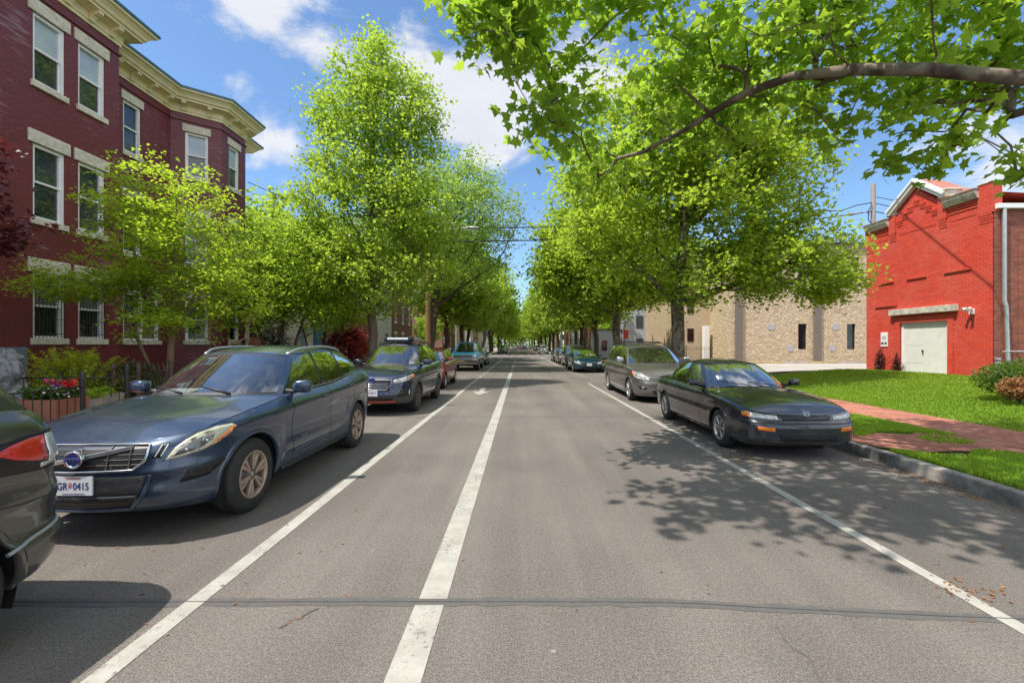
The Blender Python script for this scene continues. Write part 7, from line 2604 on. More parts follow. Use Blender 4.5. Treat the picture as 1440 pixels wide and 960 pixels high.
# ---------------- dark grey SUV cut by the left edge of the picture (we see its tail)
def rangerover():
    root = thing('parked_car', 'glossy dark grey off-roader seen by its tail lamp at the lower left', 'car', (-3.72, .50, 0), 0, 'cars parked along the left kerb')

    def skin(a, y, z, nx, ny):
        sh = .020 * smoothbump(z, 1.02, .05) * np.abs(nx)**2
        b = .045 * np.clip((.60 - z) / .03, 0, 1) * np.clip((z - .25) / .1, 0, 1) * (y > 1.75)
        cr = .014 * smoothbump(z, .80, .05)
        return sh + b + cr
    d = dict(L=4.84, W=1.98,
             plan=[(0, -2.42), (.4, -2.38), (.72, -2.25), (.90, -2.0), (.97, -1.6), (.99, -1.0), (.99, .9), (.985, 1.5), (.95, 1.95), (.87, 2.2), (.66, 2.35), (.35, 2.41), (0, 2.42)],
             zbot=[(-2.43, .33), (1.6, .28), (2.0, .34), (2.42, .42)],
             ztop=[(-2.43, .95), (-2.1, 1.02), (-1.2, 1.10), (0, 1.16), (1.2, 1.25), (2.0, 1.29), (2.3, 1.26), (2.42, 1.20)],
             hood=[(-2.43, 1.0), (-2.1, 1.09), (-1.2, 1.17), (0, 1.2), (1.2, 1.27), (2.0, 1.33), (2.3, 1.29), (2.42, 1.21)],
             rear=[(0, .12), (.12, .03), (.3, 0), (.55, .015), (.8, .035), (.92, .05), (1, .12)],
             roof=[(-.4, 1.62), (.2, 1.76), (.8, 1.79), (1.3, 1.79), (2.1, 1.72)], crown=.08,
             cols=scale_cols(SUV_COLS, 1.04, [(-1.0, -1.0), (0, 0), (1.06, 1.05), (1.45, 1.6), (1.8, 2.08), (2.1, 2.36)]),
             arches=[(-1.40, .38, .43), (1.50, .38, .43)], skin=skin, lid=True)
    c = Car(d)
    mats = dict(body=P_GREYGREEN, ws=M['wsglass'], side=M['sideglass'])
    c.shell(root, mats, doors=[('door_front', -.75, .31), ('door_rear', .31, 1.15)], gaps=[-.75, .31, 1.15], step=.04, rows=28, sill=.42)
    c.wheels(root, [-1.40, 1.50], .38, w=.25, rim=.66, spokes=5, mat='alloy', split=True)
    c.arch_trim(root, P_GREYGREEN, .03, .008)
    ay = lambda y: float(c.a_y(y)); axr = lambda x: float(c.a_xr(x))
    # wrap-round tail lamp in a smoked surround
    tl0 = c.patch([(ay(1.54), 1.03), (ay(1.78), .975), (ay(2.02), .95), (axr(.80), .94), (axr(.55), .95), (axr(.55), 1.16), (axr(.80), 1.17), (ay(2.0), 1.165), (ay(1.70), 1.12)], 'lamp_surround', M['grillblack'], root, off=.004, rnd_edge=.01)
    for sg, o in zip((1, -1), tl0):
        t = c.patch([(ay(1.80), 1.09), (ay(1.90), 1.04), (ay(2.02), 1.01), (ay(2.09), 1.0), (ay(2.10), 1.145), (ay(2.02), 1.145), (ay(1.9), 1.125)], 'tail_light', M['redlens'], o, off=.012, back=0, one=sg, rnd_edge=.008)
        c.patch([(ay(2.05), .962), (axr(.58), .97), (axr(.58), 1.14), (axr(.855), 1.15), (ay(2.115), 1.148), (ay(2.105), .992), (ay(2.05), .992)], 'reversing_light', M['clearlens'], o, off=.012, back=0, one=sg, rnd_edge=.008)
    ct = MB()
    c.strip([(ay(1.83), .555), (ay(2.0), .585), (axr(.80), .60), (axr(.5), .60), (axr(.1), .60)], .022, '', None, None, .006, True, ct)
    ct.build('bumper_trim', M['satin'], root)
    gl = MB(); c.strip([(ay(1.45), 1.10), (ay(1.62), 1.0), (ay(1.70), .86), (ay(1.86), .80), (axr(.8), .78)], .007, '', None, None, 0.0, True, gl); split_build(gl, 'panel_gap', M['grillblack'], root)
    c.mirrors(root, -.56, P_GREYGREEN, 1.26, (.21, .12, .17))
    for nm, y, z in (('door_front', .13, 1.02), ('door_rear', .98, 1.05)):
        for sg in (1, -1): c.handle(y, z, c.partobj[(nm, sg)], P_GREYGREEN, sg, .2)
    c.interior(root, [(.4, .15, 1.02), (-.4, .15, 1.02), (.4, 1.0, 1.04), (-.4, 1.0, 1.04)], -.36, 1.12, (.38, -.2, 1.15), 'interior', None)
    return c


# ---------------- simpler builder for the cars further off (still body, glass, lamps, wheels, mirrors)
def farcar(label, group, x, y, pnt, kind='suv', fL=1.0, fW=1.0, fH=1.0, face=-1, plate=None, side='sideglass', lamp='clearlens', lower=None, amber=True, detail=True, step=.09, name='parked_car'):
    root = thing(name, label, 'car', (x, y, 0), 0 if face < 0 else PI, group)
    if kind == 'sedan':
        plan = [(0, -2.33), (.4, -2.30), (.68, -2.20), (.82, -1.98), (.88, -1.6), (.90, -.9), (.90, .9), (.88, 1.6), (.78, 2.16), (.5, 2.28), (0, 2.33)]
        ztop = [(-2.34, .70), (-2.1, .78), (-1.6, .87), (-1, .92), (0, .95), (1.4, 1.0), (2.1, .98), (2.34, .92)]
        hood = [(-2.34, .73), (-2.1, .84), (-1.6, .93), (-1.0, .985), (1.2, 1.05), (1.9, 1.06), (2.34, .98)]
        roof = [(-.1, 1.37), (.2, 1.43), (.6, 1.455), (.9, 1.44), (1.3, 1.37)]
        cols = [(0, -.95, 0, -.06, 'w'), (.45, -.89, .38, -.04, 'w'), (.71, -.66, .52, .04, 'pb'), (.755, -.55, .55, .12, 'g1'), (.78, .0, .58, .24, 'g1'), (.785, .33, .585, .37, 'pk'), (.785, .39, .585, .43, 'g2'),
                (.78, .9, .575, .84, 'g2'), (.745, 1.22, .54, 1.04, 'pb'), (.67, 1.62, .48, 1.2, 'r'), (.35, 1.75, .3, 1.27, 'r'), (0, 1.78, 0, 1.285, 'e')]
        arch = [(-1.40, .32, .36), (1.38, .32, .36)]; zb = .22; lid = True
    elif kind == 'hatch':
        plan = [(0, -2.05), (.4, -2.02), (.66, -1.92), (.80, -1.70), (.86, -1.3), (.87, -.7), (.87, .8), (.86, 1.4), (.80, 1.85), (.5, 2.02), (0, 2.05)]
        ztop = [(-2.06, .76), (-1.8, .86), (-1.4, .95), (-.9, 1.0), (1.0, 1.05), (1.8, 1.07), (2.05, 1.03)]
        hood = [(-2.06, .80), (-1.8, .93), (-1.4, 1.02), (-1.0, 1.07), (1.8, 1.07), (2.05, 1.03)]
        roof = [(-.4, 1.44), (0, 1.54), (.5, 1.57), (1.2, 1.55), (1.8, 1.49)]
        cols = scale_cols(SUV_COLS, .955, [(-1.0, -1.15), (-.22, -.40), (.3, .12), (1.06, .88), (1.7, 1.55), (2.1, 1.9)])
        arch = [(-1.27, .31, .35), (1.25, .31, .35)]; zb = .22; lid = False
    elif kind == 'truck':
        plan = [(0, -2.42), (.55, -2.41), (.86, -2.38), (.96, -2.30), (.985, -2.0), (1.0, -1.2), (1.0, 1.4), (.995, 2.0), (.96, 2.36), (.6, 2.41), (0, 2.42)]
        ztop = [(-2.43, 1.13), (-2.2, 1.16), (-1.2, 1.19), (2.2, 1.22), (2.42, 1.2)]
        hood = [(-2.43, 1.145), (-2.2, 1.19), (-1.2, 1.23), (-.6, 1.24), (2.42, 1.2)]
        roof = [(-.7, 1.80), (-.3, 1.87), (.4, 1.90), (1.6, 1.90), (2.2, 1.86)]
        cols = scale_cols(SUV_COLS, 1.09, [(-1.0, -.95), (-.22, -.42), (.3, .25), (1.06, .85), (1.7, 1.95), (2.1, 2.25)])
        arch = [(-1.55, .38, .44), (1.3, .38, .44)]; zb = .40; lid = False
    else:
        plan = [(0, -2.30), (.4, -2.27), (.68, -2.16), (.83, -1.93), (.90, -1.5), (.92, -.9), (.92, .9), (.91, 1.5), (.86, 2.05), (.6, 2.26), (0, 2.30)]
        ztop = [(-2.31, .88), (-2.1, .94), (-1.7, 1.0), (-1.0, 1.06), (1.2, 1.12), (2.0, 1.15), (2.30, 1.1)]
        hood = [(-2.31, .92), (-2.1, 1.01), (-1.7, 1.08), (-1.0, 1.13), (2.0, 1.15), (2.30, 1.1)]
        roof = [(-.3, 1.55), (0, 1.62), (.5, 1.66), (1.2, 1.65), (1.9, 1.58)]
        cols = scale_cols(SUV_COLS, .985, [(-1.0, -1.0), (0, 0), (1.06, 1.05), (1.7, 1.78), (2.1, 2.12)])
        arch = [(-1.38, .355, .395), (1.33, .355, .395)]; zb = .26; lid = False
    Lk, Wk, Hk = fL, fW, fH
    d = dict(L=4.6 * Lk, W=1.84 * Wk,
             plan=[(a * Wk, b * Lk) for a, b in plan], ztop=[(a * Lk, b * Hk) for a, b in ztop], hood=[(a * Lk, b * Hk) for a, b in hood], roof=[(a * Lk, b * Hk) for a, b in roof], crown=.07,
             cols=[(a * Wk, b * Lk, c_ * Wk, e * Lk, t) for a, b, c_, e, t in cols], arches=[(a * Lk, b, c_) for a, b, c_ in arch], zbot=[(-2.4 * Lk, zb + .02), (2.0 * Lk, zb), (2.4 * Lk, zb + .06)], lid=lid,
             bulge=.015 if kind == 'truck' else .03)
    if kind == 'truck':
        d['front'] = [(0, .02), (.1, 0), (.35, 0), (.4, .05), (.9, .055), (1, .08)]
        d['side'] = [(0, .05), (.1, .02), (.5, 0), (.8, .005), (.96, .02), (1, .05)]
    else:
        d['skin'] = lambda a, yy, z, nx, ny: .02 * smoothbump(z, .9 * Hk, .06) * np.abs(nx)**2 + .03 * smoothbump(z, .5, .07) * np.clip(np.abs(ny), 0, 1)
    c = Car(d)
    bmp = None
    mats = dict(body=pnt, ws=M['wsglass'], side=M[side])
    if lower is not None:
        def bmp(yy, z):
            if z < .78: return 'lower_panel'
        mats['lower_panel'] = lower
    y0, y1, y2 = [float(v) * Lk for v in ((-.7, .31, 1.1) if kind != 'hatch' else (-.85, .13, .92))]
    drs = [('door_front', y0, y1), ('door_rear', y1, y2)] if kind != 'truck' else [('door_front', y0, y1)]
    c.shell(root, mats, doors=drs if lower is None else [], gaps=[y0, y1, y2] if kind != 'truck' else [y0, y1], step=step, rows=16, sill=zb + .12, bumper=bmp)
    wr = arch[0][1]
    c.wheels(root, [a[0] * Lk for a in arch], wr, w=.22, rim=.62, spokes=5, mat='alloy', split=False)
    ax, ay, axr = lambda v: float(c.a_x(v * Wk)), lambda v: float(c.a_y(v * Lk)), lambda v: float(c.a_xr(v * Wk))
    nose = plan[0][1]
    zt = ztop[0][1] * Hk
    if kind == 'truck':
        g = c.patch([(-ax(.58), .80), (ax(.58), .80), (ax(.58), 1.06), (-ax(.58), 1.06)], 'grille', M['grillblack'], root, off=.01, mirror=False)[0]
        b = MB()
        for z in (.83, .93, 1.03): c.strip([(-ax(.56), z), (0, z), (ax(.56), z)], .04, '', None, None, .016, False, b)
        for v in (-.4, -.2, 0, .2, .4): c.strip([(math.copysign(ax(abs(v) + 1e-4), v), .82), (math.copysign(ax(abs(v) + 1e-4), v), 1.04)], .012, '', None, None, .018, False, b)
        b.build('grille_bars', M['satin'], g)
        c.patch([(ax(.60), .85), (ax(.88), .85), (ax(.88), 1.05), (ax(.60), 1.05)], 'headlight', M['clearlens'], root, off=.012, rnd_edge=.01)
        c.patch([(ax(.60), .79), (ax(.90), .79), (ax(.90), .845), (ax(.60), .845)], 'turn_signal', M['amber'], root, off=.012)
        bm_ = MB(); bm_.box(-.98, .98, -2.56, -2.38, .52, .74, .05); bm_.build('bumper', M['chrome'], root)
        st = MB(); st.tube([(.98, -.3, 1.15), (1.15, -.35, 1.2)], .015, 6); st.tube([(-.98, -.3, 1.15), (-1.15, -.35, 1.2)], .015, 6); st.build('mirror_arm', M['blackplastic'], root)
        for sg in (1, -1):
            m_ = MB(); m_.box(sg * 1.06, sg * 1.26, -.42, -.36, 1.15, 1.45, .02); m_.build('wing_mirror', M['chrome'], root)
    else:
        zg0, zg1 = zt - .20, zt - .07
        c.patch([(-ax(.38), zg0), (ax(.38), zg0), (ax(.46), zg1), (-ax(.46), zg1)], 'grille', M['grillblack'], root, off=.004, mirror=False)
        ch = MB(); c.strip([(-ax(.46), zg1), (0, zg1), (ax(.46), zg1)], .018, '', None, None, .008, False, ch); c.strip([(-ax(.40), (zg0 + zg1) / 2), (0, (zg0 + zg1) / 2), (ax(.40), (zg0 + zg1) / 2)], .02, '', None, None, .008, False, ch); ch.build('grille_bars', M['chrome'], root)
        yw = nose + .50
        hl = c.patch([(ax(.50), zg0 + .02), (ax(.66), zg0 + .04), (ay(yw - .12), zg0 + .09), (ay(yw), zg1 + .05), (ay(yw - .1), zg1 + .10), (ax(.62), zg1 + .02), (ax(.52), zg1 - .01)], 'headlight', M[lamp], root, off=.010, rnd_edge=.008)
        if amber:
            for sg, o in zip((1, -1), hl):
                c.patch([(ay(yw - .16), zg0 + .09), (ay(yw - .02), zg1 + .045), (ay(yw - .10), zg1 + .085), (ay(yw - .18), zg1 + .04)], 'turn_signal', M['amber'], o, off=.013, one=sg)
        c.patch([(-ax(.5), zb + .06), (ax(.5), zb + .06), (ax(.54), zb + .17), (-ax(.54), zb + .17)], 'lower_grille', M['grillblack'], root, off=.003, mirror=False)
        c.mirrors(root, float(cols[2][1]) * Lk + .06, pnt, 1.13 * Hk if kind != 'sedan' else 1.02, (.2, .1, .14))
    tlz = ztop[-1][1] * Hk
    c.patch([(ay(plan[-1][1] - .28), tlz - .22), (axr(.60), tlz - .22), (axr(.60), tlz - .06), (ay(plan[-1][1] - .28), tlz - .04)], 'tail_light', M['redlens'], root, off=.008)
    if plate:
        yl = float(c.S(np.array([0.]), np.array([.50]), .012)[0][1])
        c.plate(root, 0, yl, .50 if kind != 'truck' else .63, plate if plate is not True else None)
    if face > 0 or True:
        yr = float(c.S(np.array([c.T]), np.array([.62]), .012)[0][1])
        c.plate(root, 0, yr, .62 if kind != 'truck' else .66, None, facing=1)
    if detail:
        for nm, yy, z in ((('door_front', .15, .9), ('door_rear', .95, .92)) if lower is None and kind != 'truck' else ()):
            for sg in (1, -1):
                if (nm, sg) in c.partobj: c.handle(yy * Lk - (.18 if kind == 'hatch' else 0), z * Hk, c.partobj[(nm, sg)], pnt, sg, .17)
        zz = 1.0 * Hk if kind != 'sedan' else .82
        if kind == 'truck': zz = 1.15
        c.interior(root, [(.37, .15 * Lk, zz), (-.37, .15 * Lk, zz)], -.36 * Lk, zz + .1, None, 'interior', None)
    return c


GL, GR = 'cars parked along the left kerb', 'cars parked along the right kerb'
volvo()
accord()
sienna()
forester()
rangerover()
farcar('dark red compact car parked behind the navy crossover with a roof rack', GL, -3.72, 18.2, P_RED, 'hatch', 1.0, 1.0, 1.0, side='sideglass')
farcar('bright blue boxy truck with silver lower panels, chrome bumper and amber lamps', GL, -3.70, 30.6, P_BLUE, 'truck', lower=P_SILVER, side='clearside')
farcar('small dark blue car parked just past the bright blue truck', GL, -3.62, 37.5, P_SLATE, 'sedan', detail=False)
farcar('dark teal sedan with a white front plate behind the grey minivan', GR, 4.10, 28.6, P_TEAL, 'sedan', plate=True, side='sideglass', amber=False)
farcar('slate blue tall car parked right behind the dark teal sedan', GR, 4.25, 34.4, P_SLATE, 'suv', 1.0, 1.0, 1.04, detail=False)
farcar('dark green-grey car third behind the grey minivan', GR, 4.15, 39.8, P_GREYGREEN, 'sedan', detail=False)
farcar('black car last in the right row before the crossing', GR, 4.1, 45.2, P_DARK, 'sedan', detail=False)
GF = 'cars beyond the crossing'
farcar('silver car facing us beyond the crossing on the left', GF, -3.6, 88, P_SILVER, 'sedan', detail=False, step=.15)
farcar('white sports utility seen from behind beyond the crossing on the right', GF, 4.3, 84, P_WHITE, 'suv', face=1, detail=False, step=.15)
farcar('dark car parked behind the silver car beyond the crossing', GF, -3.9, 97, P_GREYGREEN, 'suv', detail=False, step=.15)
for k, (x_, y_, p_, kd) in enumerate(((-2.6, 150, P_SILVER, 'suv'), (1.2, 158, P_DARK, 'suv'), (-4.6, 128, P_DARK, 'sedan'), (4.6, 118, P_DARK, 'suv'), (4.7, 135, P_NAVY2, 'sedan'), (-.6, 168, P_RED, 'suv'), (3.2, 162, P_SLATE, 'sedan'), (-4.7, 140, P_RED, 'sedan'))):
    farcar('distant car in the cluster where the street disappears under the trees', 'distant cars at the end of the street', x_, y_, p_, kd, detail=False, step=.2)
# ------------------------------------------------------------------ street furniture, fences, pots, wires
# wooden pole with a cobra-head lamp, left
pl = thing('street_lamp', 'orange-brown wooden pole carrying a cobra-head lamp over the left lane', 'street lamp', (-5.25, 25.0, ZS))
mb = MB(); mb.tube([(0, 0, -.2), (0, 0, 4), (0, 0, 9.0)], [.15, .135, .115], 12); mb.build('pole', M['wood'], pl)
mb = MB(); mb.tube([(.08, 0, 7.75), (.6, 0, 7.98), (1.3, 0, 8.12), (2.15, 0, 8.16)], [.035, .032, .03, .028], 8); mb.build('arm', M['galv'], pl)
mb = MB()
for k in range(1):
    prof = [(0.0, .02), (.06, .05), (.12, .09), (.3, .15), (.55, .155), (.72, .12), (.80, .05), (.82, 0)]
    n = 14
    G = np.zeros((len(prof), n + 1, 3))
    for i, (u, r_) in enumerate(prof):
        for j in range(n + 1):
            a = 2 * PI * j / n
            zz = math.sin(a) * r_ * (.55 if math.sin(a) > 0 else .75)
            G[i, j] = (2.1 + u, math.cos(a) * r_, 8.16 + zz)
    mb.grid(G, True)
lh_ = mb.build('lamp_head', M['galv'], pl)
mb = MB(); mb.lathe([(0, 8.02), (.10, 8.04), (.125, 8.09)], 16, 'Z', (2.58, 0, 0)); mb.build('lens', M['clearlens'], lh_)

# grey pole behind the red hall
pr = thing('utility_pole', 'weathered grey pole rising behind the red brick hall', 'utility pole', (24.0, 30.0, ZS))
mb = MB(); mb.tube([(0, 0, -.2), (0, 0, 12.45)], [.17, .14], 12); mb.build('pole', M['greywood'], pr)
mb = MB(); mb.tube([(-.12, -.05, 10.35), (-.6, -.1, 10.5), (-1.2, -.15, 10.45)], .03, 6); mb.build('arm', M['galv'], pr)
mb = MB(); mb.tube([(-1.1, -.15, 10.46), (-1.3, -.15, 10.43), (-1.7, -.15, 10.32), (-1.85, -.15, 10.29)], [.04, .09, .09, .03], 8); mb.build('lamp_head', M['galv'], pr)
mb = MB(); mb.tube([(-.17, -.1, 11.0), (-.45, -.15, 10.6), (-.45, -.15, 10.0), (-.17, -.1, 9.7)], .03, 6); mb.build('cable_loop', M['wire'], pr)


def wire(name, label, a, b, sag, r=.018, mid=None, group='overhead cables'):
    a, b = Vector(a), Vector(b)
    P = []
    for k in range(25):
        u = k / 24
        p = a.lerp(b, u); p.z -= sag * 4 * u * (1 - u)
        if mid: p.z += mid(u)
        P.append(p)
    mb = MB(); mb.tube(P, r, 6)
    return tag(mb.build(name, M['wire']), label, 'cable', group)


wire('overhead_cable', 'upper black cable crossing the street from the grey pole', (23.9, 30, 11.35), (-5.2, 25.0, 8.35), .55, .032, lambda u: -.30 * math.exp(-((u - .09) / .035)**2))
wire('overhead_cable', 'lower thick black cable crossing the street from the grey pole', (23.85, 30, 10.75), (-5.2, 25.0, 7.55), .55, .036)
wire('overhead_cable', 'thin black cable running from the grey pole to the right, uppermost there', (24.1, 30, 11.75), (60, 33, 9.5), .8, .022)
wire('overhead_cable', 'black cable running from the grey pole to the right, middle one there', (24.1, 30, 11.3), (60, 33, 9.0), .9, .026)
wire('overhead_cable', 'black cable running from the grey pole to the right, lowest there', (24.1, 30, 10.75), (60, 33, 8.0), .9, .030)
wire('overhead_cable', 'thin cable leading from the maroon bay to the lamp pole', (-12.1, 19.6, 8.9), (-5.3, 25.0, 7.3), .25, .015)
mb = MB(); mb.tube([(0, 0, 0), (.25, 0, .01), (.5, 0, .03)], [.05, .06, .05], 8)
# cable whose shadow runs down the red wall
wire('overhead_cable', 'thin service cable in front of the red hall', (14.15, 22.0, 16.5), (14.15, 10.5, 5.0), .0, .022)


# iron fences in the left front yards
def fence(name, label, pts, z0, h, step=.115, hoops=False, post=True, mat='iron', group='iron fences of the left yards', spear=False):
    a0 = Vector(pts[0])
    t = thing(name, label, 'fence', (a0.x, a0.y, z0), 0, group)
    for i in range(len(pts) - 1):
        a, b = Vector(pts[i]) - a0, Vector(pts[i + 1]) - a0
        L_ = (b - a).length; d = (b - a) / L_
        rl = MB()
        for z in (.12, h - .10): rl.tube([(a.x, a.y, z), (b.x, b.y, z)], .013, 6)
        split_build(rl, 'rail', M[mat], t)
        n = max(1, int(L_ / step))
        pk = MB()
        for k in range(1, n):
            p = a + d * (L_ * k / n)
            top = h if spear else h - .10
            pk.tube([(p.x, p.y, .03), (p.x, p.y, top)], .0075, 5)
            if spear: pk.tube([(p.x, p.y, top), (p.x, p.y, top + .03), (p.x, p.y, top + .08)], [.008, .016, .002], 5)
        pk.build('pickets', M[mat], t)
        if hoops:
            hp = MB()
            for k in range(0, n - 1, 2):
                p = a + d * (L_ * (k + .5) / n); q = a + d * (L_ * (k + 2.2) / n)
                r_ = (q - p).length / 2; c = (p + q) / 2
                hp.tube([(c.x + d.x * r_ * math.cos(u), c.y + d.y * r_ * math.cos(u), h - .10 + r_ * 1.5 * math.sin(u)) for u in np.linspace(PI, 0, 9)], .008, 5)
            hp.build('hoops', M[mat], t)
    if post:
        for p in pts:
            p = Vector(p) - a0
            mb = MB(); mb.tube([(p.x, p.y, -.05), (p.x, p.y, h + .04)], .032, 8); mb.lathe([(0, h + .16), (.03, h + .13), (.042, h + .09), (.03, h + .05), (.036, h + .04)], 12, 'Z', (p.x, p.y, 0)); mb.build('post', M[mat], t)
    return t


fence('iron_fence', 'black iron fence along the walk in front of the flower trough', [(-7.0, 2.0), (-7.0, 5.0), (-7.0, 7.05)], ZS, .95)
fence('iron_fence', 'hooped black iron fence running from the walk towards the maroon wall', [(-7.05, 7.9), (-9.9, 7.9)], ZB, .95, hoops=True, step=.14)
fence('iron_gate', 'small rusty iron gate between two posts right of the lime bush', [(-7.62, 8.25), (-7.15, 8.25)], ZB, .95, step=.14, mat='rustiron')
fence('iron_fence', 'rusty iron fence with scrolled top beside the small yellow-green tree', [(-7.15, 9.0), (-8.9, 10.15)], ZB, 1.0, mat='rustiron', step=.13, hoops=True)
fence('iron_fence', 'black iron fence along the yards beside the navy crossover', [(-7.0, 10.6), (-7.0, 15.5), (-7.0, 21)], ZS, .95, step=.16)
fence('iron_fence', 'black iron fence in front of the tan brick annex', [(10.6, 33.0), (12.4, 33.0), (14.2, 33.0)], ZS, 1.35, step=.15, group='iron fences right of the road', spear=True)
fence('iron_fence', 'dark iron fence in front of the white outbuilding', [(7.4, 44), (9.3, 44), (11.2, 44)], ZS, 1.3, step=.16, group='iron fences right of the road')

# flower trough and pots
tr = thing('flower_trough', 'terracotta trough of red, white and purple flowers behind the iron fence', 'planter', (-7.58, 7.15, ZB))


def taper_box(mb, a0, b0, a1, b1, z0, z1, wall=.03):
    V = [(-a0, -b0, z0), (a0, -b0, z0), (a0, b0, z0), (-a0, b0, z0), (-a1, -b1, z1), (a1, -b1, z1), (a1, b1, z1), (-a1, b1, z1)]
    k = .86
    V += [(-a1 * k, -b1 * k, z1), (a1 * k, -b1 * k, z1), (a1 * k, b1 * k, z1), (-a1 * k, b1 * k, z1), (-a1 * k, -b1 * k, z1 - .06), (a1 * k, -b1 * k, z1 - .06), (a1 * k, b1 * k, z1 - .06), (-a1 * k, b1 * k, z1 - .06)]
    Fc = [(3, 2, 1, 0), (0, 1, 5, 4), (1, 2, 6, 5), (2, 3, 7, 6), (3, 0, 4, 7)] + [(4 + i, 4 + (i + 1) % 4, 8 + (i + 1) % 4, 8 + i) for i in range(4)] + [(8 + i, 8 + (i + 1) % 4, 12 + (i + 1) % 4, 12 + i) for i in range(4)] + [(12, 13, 14, 15)]
    mb.add(V, Fc)


mb = MB(); taper_box(mb, .24, .20, .34, .28, 0, .58); mb.build('trough', M['terracotta'], tr)
g = np.random.default_rng(5)
P = np.stack([g.uniform(-.30, .30, 900), g.uniform(-.24, .24, 900), .60 + g.uniform(0, .16, 900)], 1)
leaves('foliage', P, .055, 'tri5', LEAF['bush'], tr, .8, 51)
PET = {'white': simple('white petals', (.75, .73, .68), .6), 'magenta': simple('magenta petals', (.55, .02, .16), .6), 'purple': simple('purple petals', (.28, .05, .42), .6), 'red': simple('scarlet petals', (.62, .02, .03), .6)}
for nm, (cx, cy, sx, sy, n, zt) in {'white': (.05, -.05, .26, .2, 170, .70), 'magenta': (-.10, .10, .09, .09, 60, .82), 'purple': (.0, .02, .07, .07, 60, .74), 'red': (.16, .10, .14, .10, 130, .80)}.items():
    P = np.stack([cx + g.normal(0, sx * .5, n), cy + g.normal(0, sy * .5, n), zt + g.normal(0, .035, n)], 1)
    leaves('flowers', P, .042, 'tri5', PET[nm], tr, .6, 60 + n)
po = thing('stone_pot', 'pale grey square pot beside the terracotta trough inside the fence', 'planter', (-7.52, 7.62, ZB))
mb = MB(); taper_box(mb, .17, .17, .25, .25, 0, .52); mb.build('pot', M['greypot'], po)
P = np.stack([g.normal(0, .11, 420), g.normal(0, .11, 420), .56 + g.normal(0, .06, 420)], 1)
leaves('foliage', P, .06, 'diamond', LEAF['yel'], po, .9, 77)
po = thing('stone_pot', 'weathered tall stone pot right of the pale grey pot', 'planter', (-7.55, 8.0, ZB))
mb = MB(); taper_box(mb, .12, .12, .2, .2, 0, .56); mb.build('pot', M['greypot'], po)
P = np.stack([g.normal(0, .08, 300), g.normal(0, .08, 300), .6 + g.normal(0, .05, 300)], 1)
leaves('foliage', P, .05, 'diamond', LEAF['mid'], po, .9, 78)

# covered thing at the left edge and a metal box on the wall
cv = thing('covered_grill', 'grill wrapped in a crumpled grey plastic cover at the left edge', 'grill cover', (-9.3, 7.75, ZB))
bm = bmesh.new(); bmesh.ops.create_cube(bm, size=1); bmesh.ops.subdivide_edges(bm, edges=bm.edges[:], cuts=19, use_grid_fill=True)
for v in bm.verts:
    c = v.co.copy(); h_ = c.z + .5
    w_ = .42 * (1 - .22 * h_); d_ = .36 * (1 - .22 * h_)
    r_ = 1 - .28 * (abs(c.x * 2)**3 * abs(c.y * 2)**3)
    p = Vector((c.x * 2 * w_ * r_, c.y * 2 * d_ * r_, h_ * (1.22 + .16 * math.cos(c.x * 4)) - .35 * max(0, h_ - .9) * (c.x * 2)**2))
    nz = mnoise.noise(p * 3.1) * .05 + (.06 - abs(mnoise.noise(p * 4 + Vector((3, 1, 7)))) * .22) + (.03 - abs(mnoise.noise(p * 9)) * .12)
    dr = Vector((c.x, c.y, .1)).normalized()
    v.co = p + dr * nz
mb = MB(); mb.bm(bm, None, True); bm.free(); mb.build('cover', M['tarp'], cv)
mb = MB()
for sx in (-.36, .36):
    for sy in (-.26, .26): mb.tube([(sx, sy, -.02), (sx, sy, .2)], .02, 6)
mb.build('leg', M['iron'], cv)
bx = thing('meter_box', 'blue-grey metal utility box on the maroon wall at the left edge', 'utility box', (-12.12, 10.45, 1.0))
mb = MB(); mb.box(-.08, .16, -.26, .26, 0, .62, .015); mb.build('box', M['bluegrey'], bx)
mb = MB(); mb.box(.161, .175, -.22, .22, .04, .58, .006); mb.build('door', M['bluegrey'], bx)


# signs
def post_sign(name, label, x, y, h, build, cat='sign', group=None):
    t = thing(name, label, cat, (x, y, ZS), 0, group)
    mb = MB(); mb.box(-.025, .025, -.02, .02, -.1, h, .004); mb.build('post', M['galv'], t)
    build(t)
    return t


def octo(t, z, r, m):
    mb = MB(); pr_ = [(r * math.cos(PI / 8 + k * PI / 4), r * math.sin(PI / 8 + k * PI / 4)) for k in range(8)]
    mb.prism(pr_, .0, .006, M=Matrix.Translation((0, -.03, z)) @ Matrix.Rotation(R(90), 4, 'X')); mb.build('sign_plate', M[m], t)


def green(t, z, w, rz=0):
    mb = MB(); mb.box(-w / 2, w / 2, -.012, .012, z, z + .23, .004, M=Matrix.Rotation(rz, 4, 'Z')); mb.build('sign_plate', M['signgreen'], t)


post_sign('stop_sign', 'pale back of a stop sign on a post beyond the right row of cars', 5.6, 58.3, 2.6, lambda t: octo(t, 2.55, .42, 'signback'))
post_sign('street_sign', 'green street name sign on a post at the left corner', -5.3, 57.0, 3.5, lambda t: (green(t, 3.2, 1.0), green(t, 2.92, .9, R(90))))
post_sign('street_sign', 'green street name sign on a post at the right corner', 6.9, 57.6, 4.0, lambda t: (green(t, 3.6, 1.0), green(t, 3.3, .9, R(90))))


def redsign(t):
    mb = MB(); mb.box(-.17, .17, -.045, -.03, 1.95, 2.75, .01); s_ = mb.build('sign_plate', M['signred'], t)
    mb = MB(); mb.lathe([(0, 0), (.16, 0)], 20, 'Z'); Mx = Matrix.Translation((.06, -.048, 2.62)) @ Matrix.Rotation(R(90), 4, 'X'); mb.v = [tuple(Mx @ Vector(v)) for v in mb.v]; mb.build('sign_disc', M['offwhite'], s_)


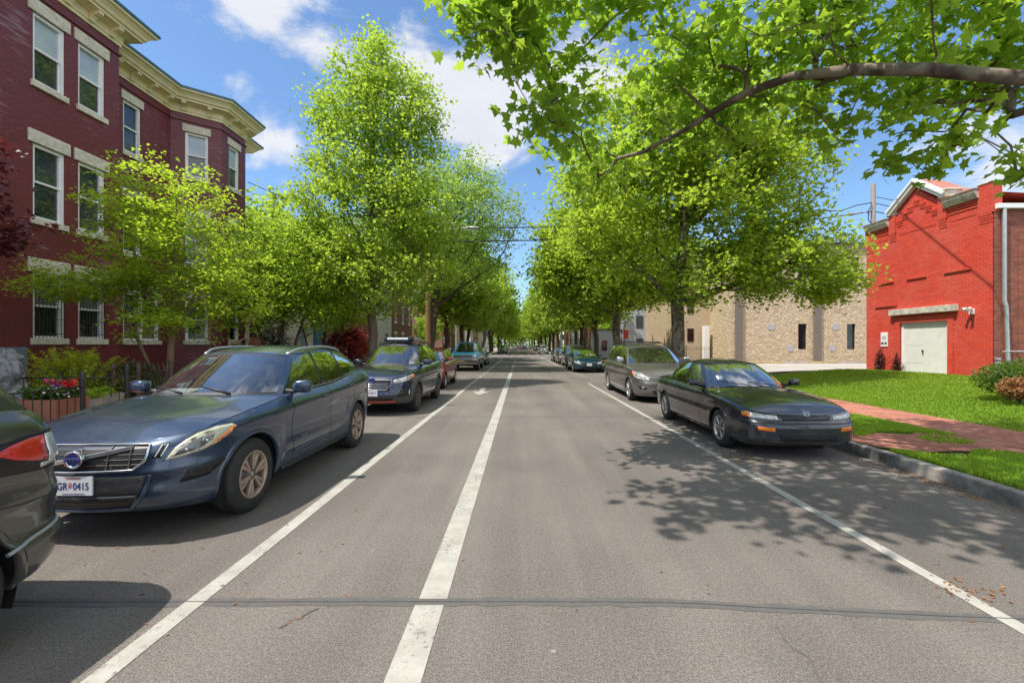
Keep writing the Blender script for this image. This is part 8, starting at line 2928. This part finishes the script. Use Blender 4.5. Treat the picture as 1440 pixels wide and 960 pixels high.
post_sign('banner_sign', 'small red sign with a pale round top between the right tree trunks', 6.9, 28.9, 2.0, redsign)
# lamp posts far off
for (x, y, lb) in ((-6.9, 60.0, 'slim grey lamp post on the far left corner of the crossing'), (7.2, 74, 'slim grey lamp post on the far right corner of the crossing')):
    t = thing('lamp_post', lb, 'lamp post', (x, y, ZS))
    mb = MB(); mb.lathe([(.0, 0), (.16, 0), (.16, .3), (.09, .5), (.07, 4.2), (.0, 4.2)], 14, 'Z'); mb.build('post', M['galv'], t)
    mb = MB(); mb.lathe([(.05, 4.2), (.16, 4.4), (.2, 4.8), (.12, 5.05), (.0, 5.15)], 14, 'Z'); mb.build('lantern', M['offwhite'], t)
sg = thing('traffic_signal', 'dark pedestrian signal on a pole at the far left corner', 'traffic signal', (-5.5, 72.5, ZS))
mb = MB(); mb.tube([(0, 0, 0), (0, 0, 3.6)], .06, 8); mb.build('pole', M['galv'], sg)
mb = MB(); mb.box(-.2, .2, -.2, .1, 2.9, 3.9, .03); mb.build('signal_head', M['ink'], sg)

# small brick steps / red pot seen between the trees
pt = thing('red_urn', 'round red-brown urn beside the pale painted house', 'urn', (-11.0, 18.4, ZB))
mb = MB(); mb.lathe([(0, 0), (.18, 0), (.2, .06), (.1, .12), (.11, .5), (.26, .9), (.34, 1.3), (.28, 1.62), (.2, 1.72), (.24, 1.78), (.2, 1.78), (.16, 1.6), (0, 1.5)], 24, 'Z'); mb.build('urn', M['terracotta'], pt)

# leaf litter and grit on the road
g = np.random.default_rng(99)
P = []
for (cx, cy, sx, sy, n) in ((3.25, 6.6, .22, .18, 190), (5.02, 5.6, .06, .35, 120), (5.0, 4.9, .08, .4, 120), (3.05, 3.0, .12, .10, 60), (4.9, 8.0, .1, 1.5, 160), (-2.4, 3.4, .6, .8, 30), (0.8, 4, 2.2, 2.5, 50), (-4.6, 9.5, .08, 2, 90)):
    P.append(np.stack([cx + g.normal(0, sx, n), np.maximum(1.2, cy + g.normal(0, sy, n)), np.full(n, .004) + g.random(n) * .006], 1))
P = np.concatenate(P); P = P[(P[:, 0] < KR - .02) & (P[:, 0] > KL + .02)]
o = leaves('leaf_litter', P, .028, 'diamond', LEAF['brown'], None, .25, 98)
o['kind'] = 'stuff'; o['label'] = 'scattered brown leaf scraps on the asphalt'
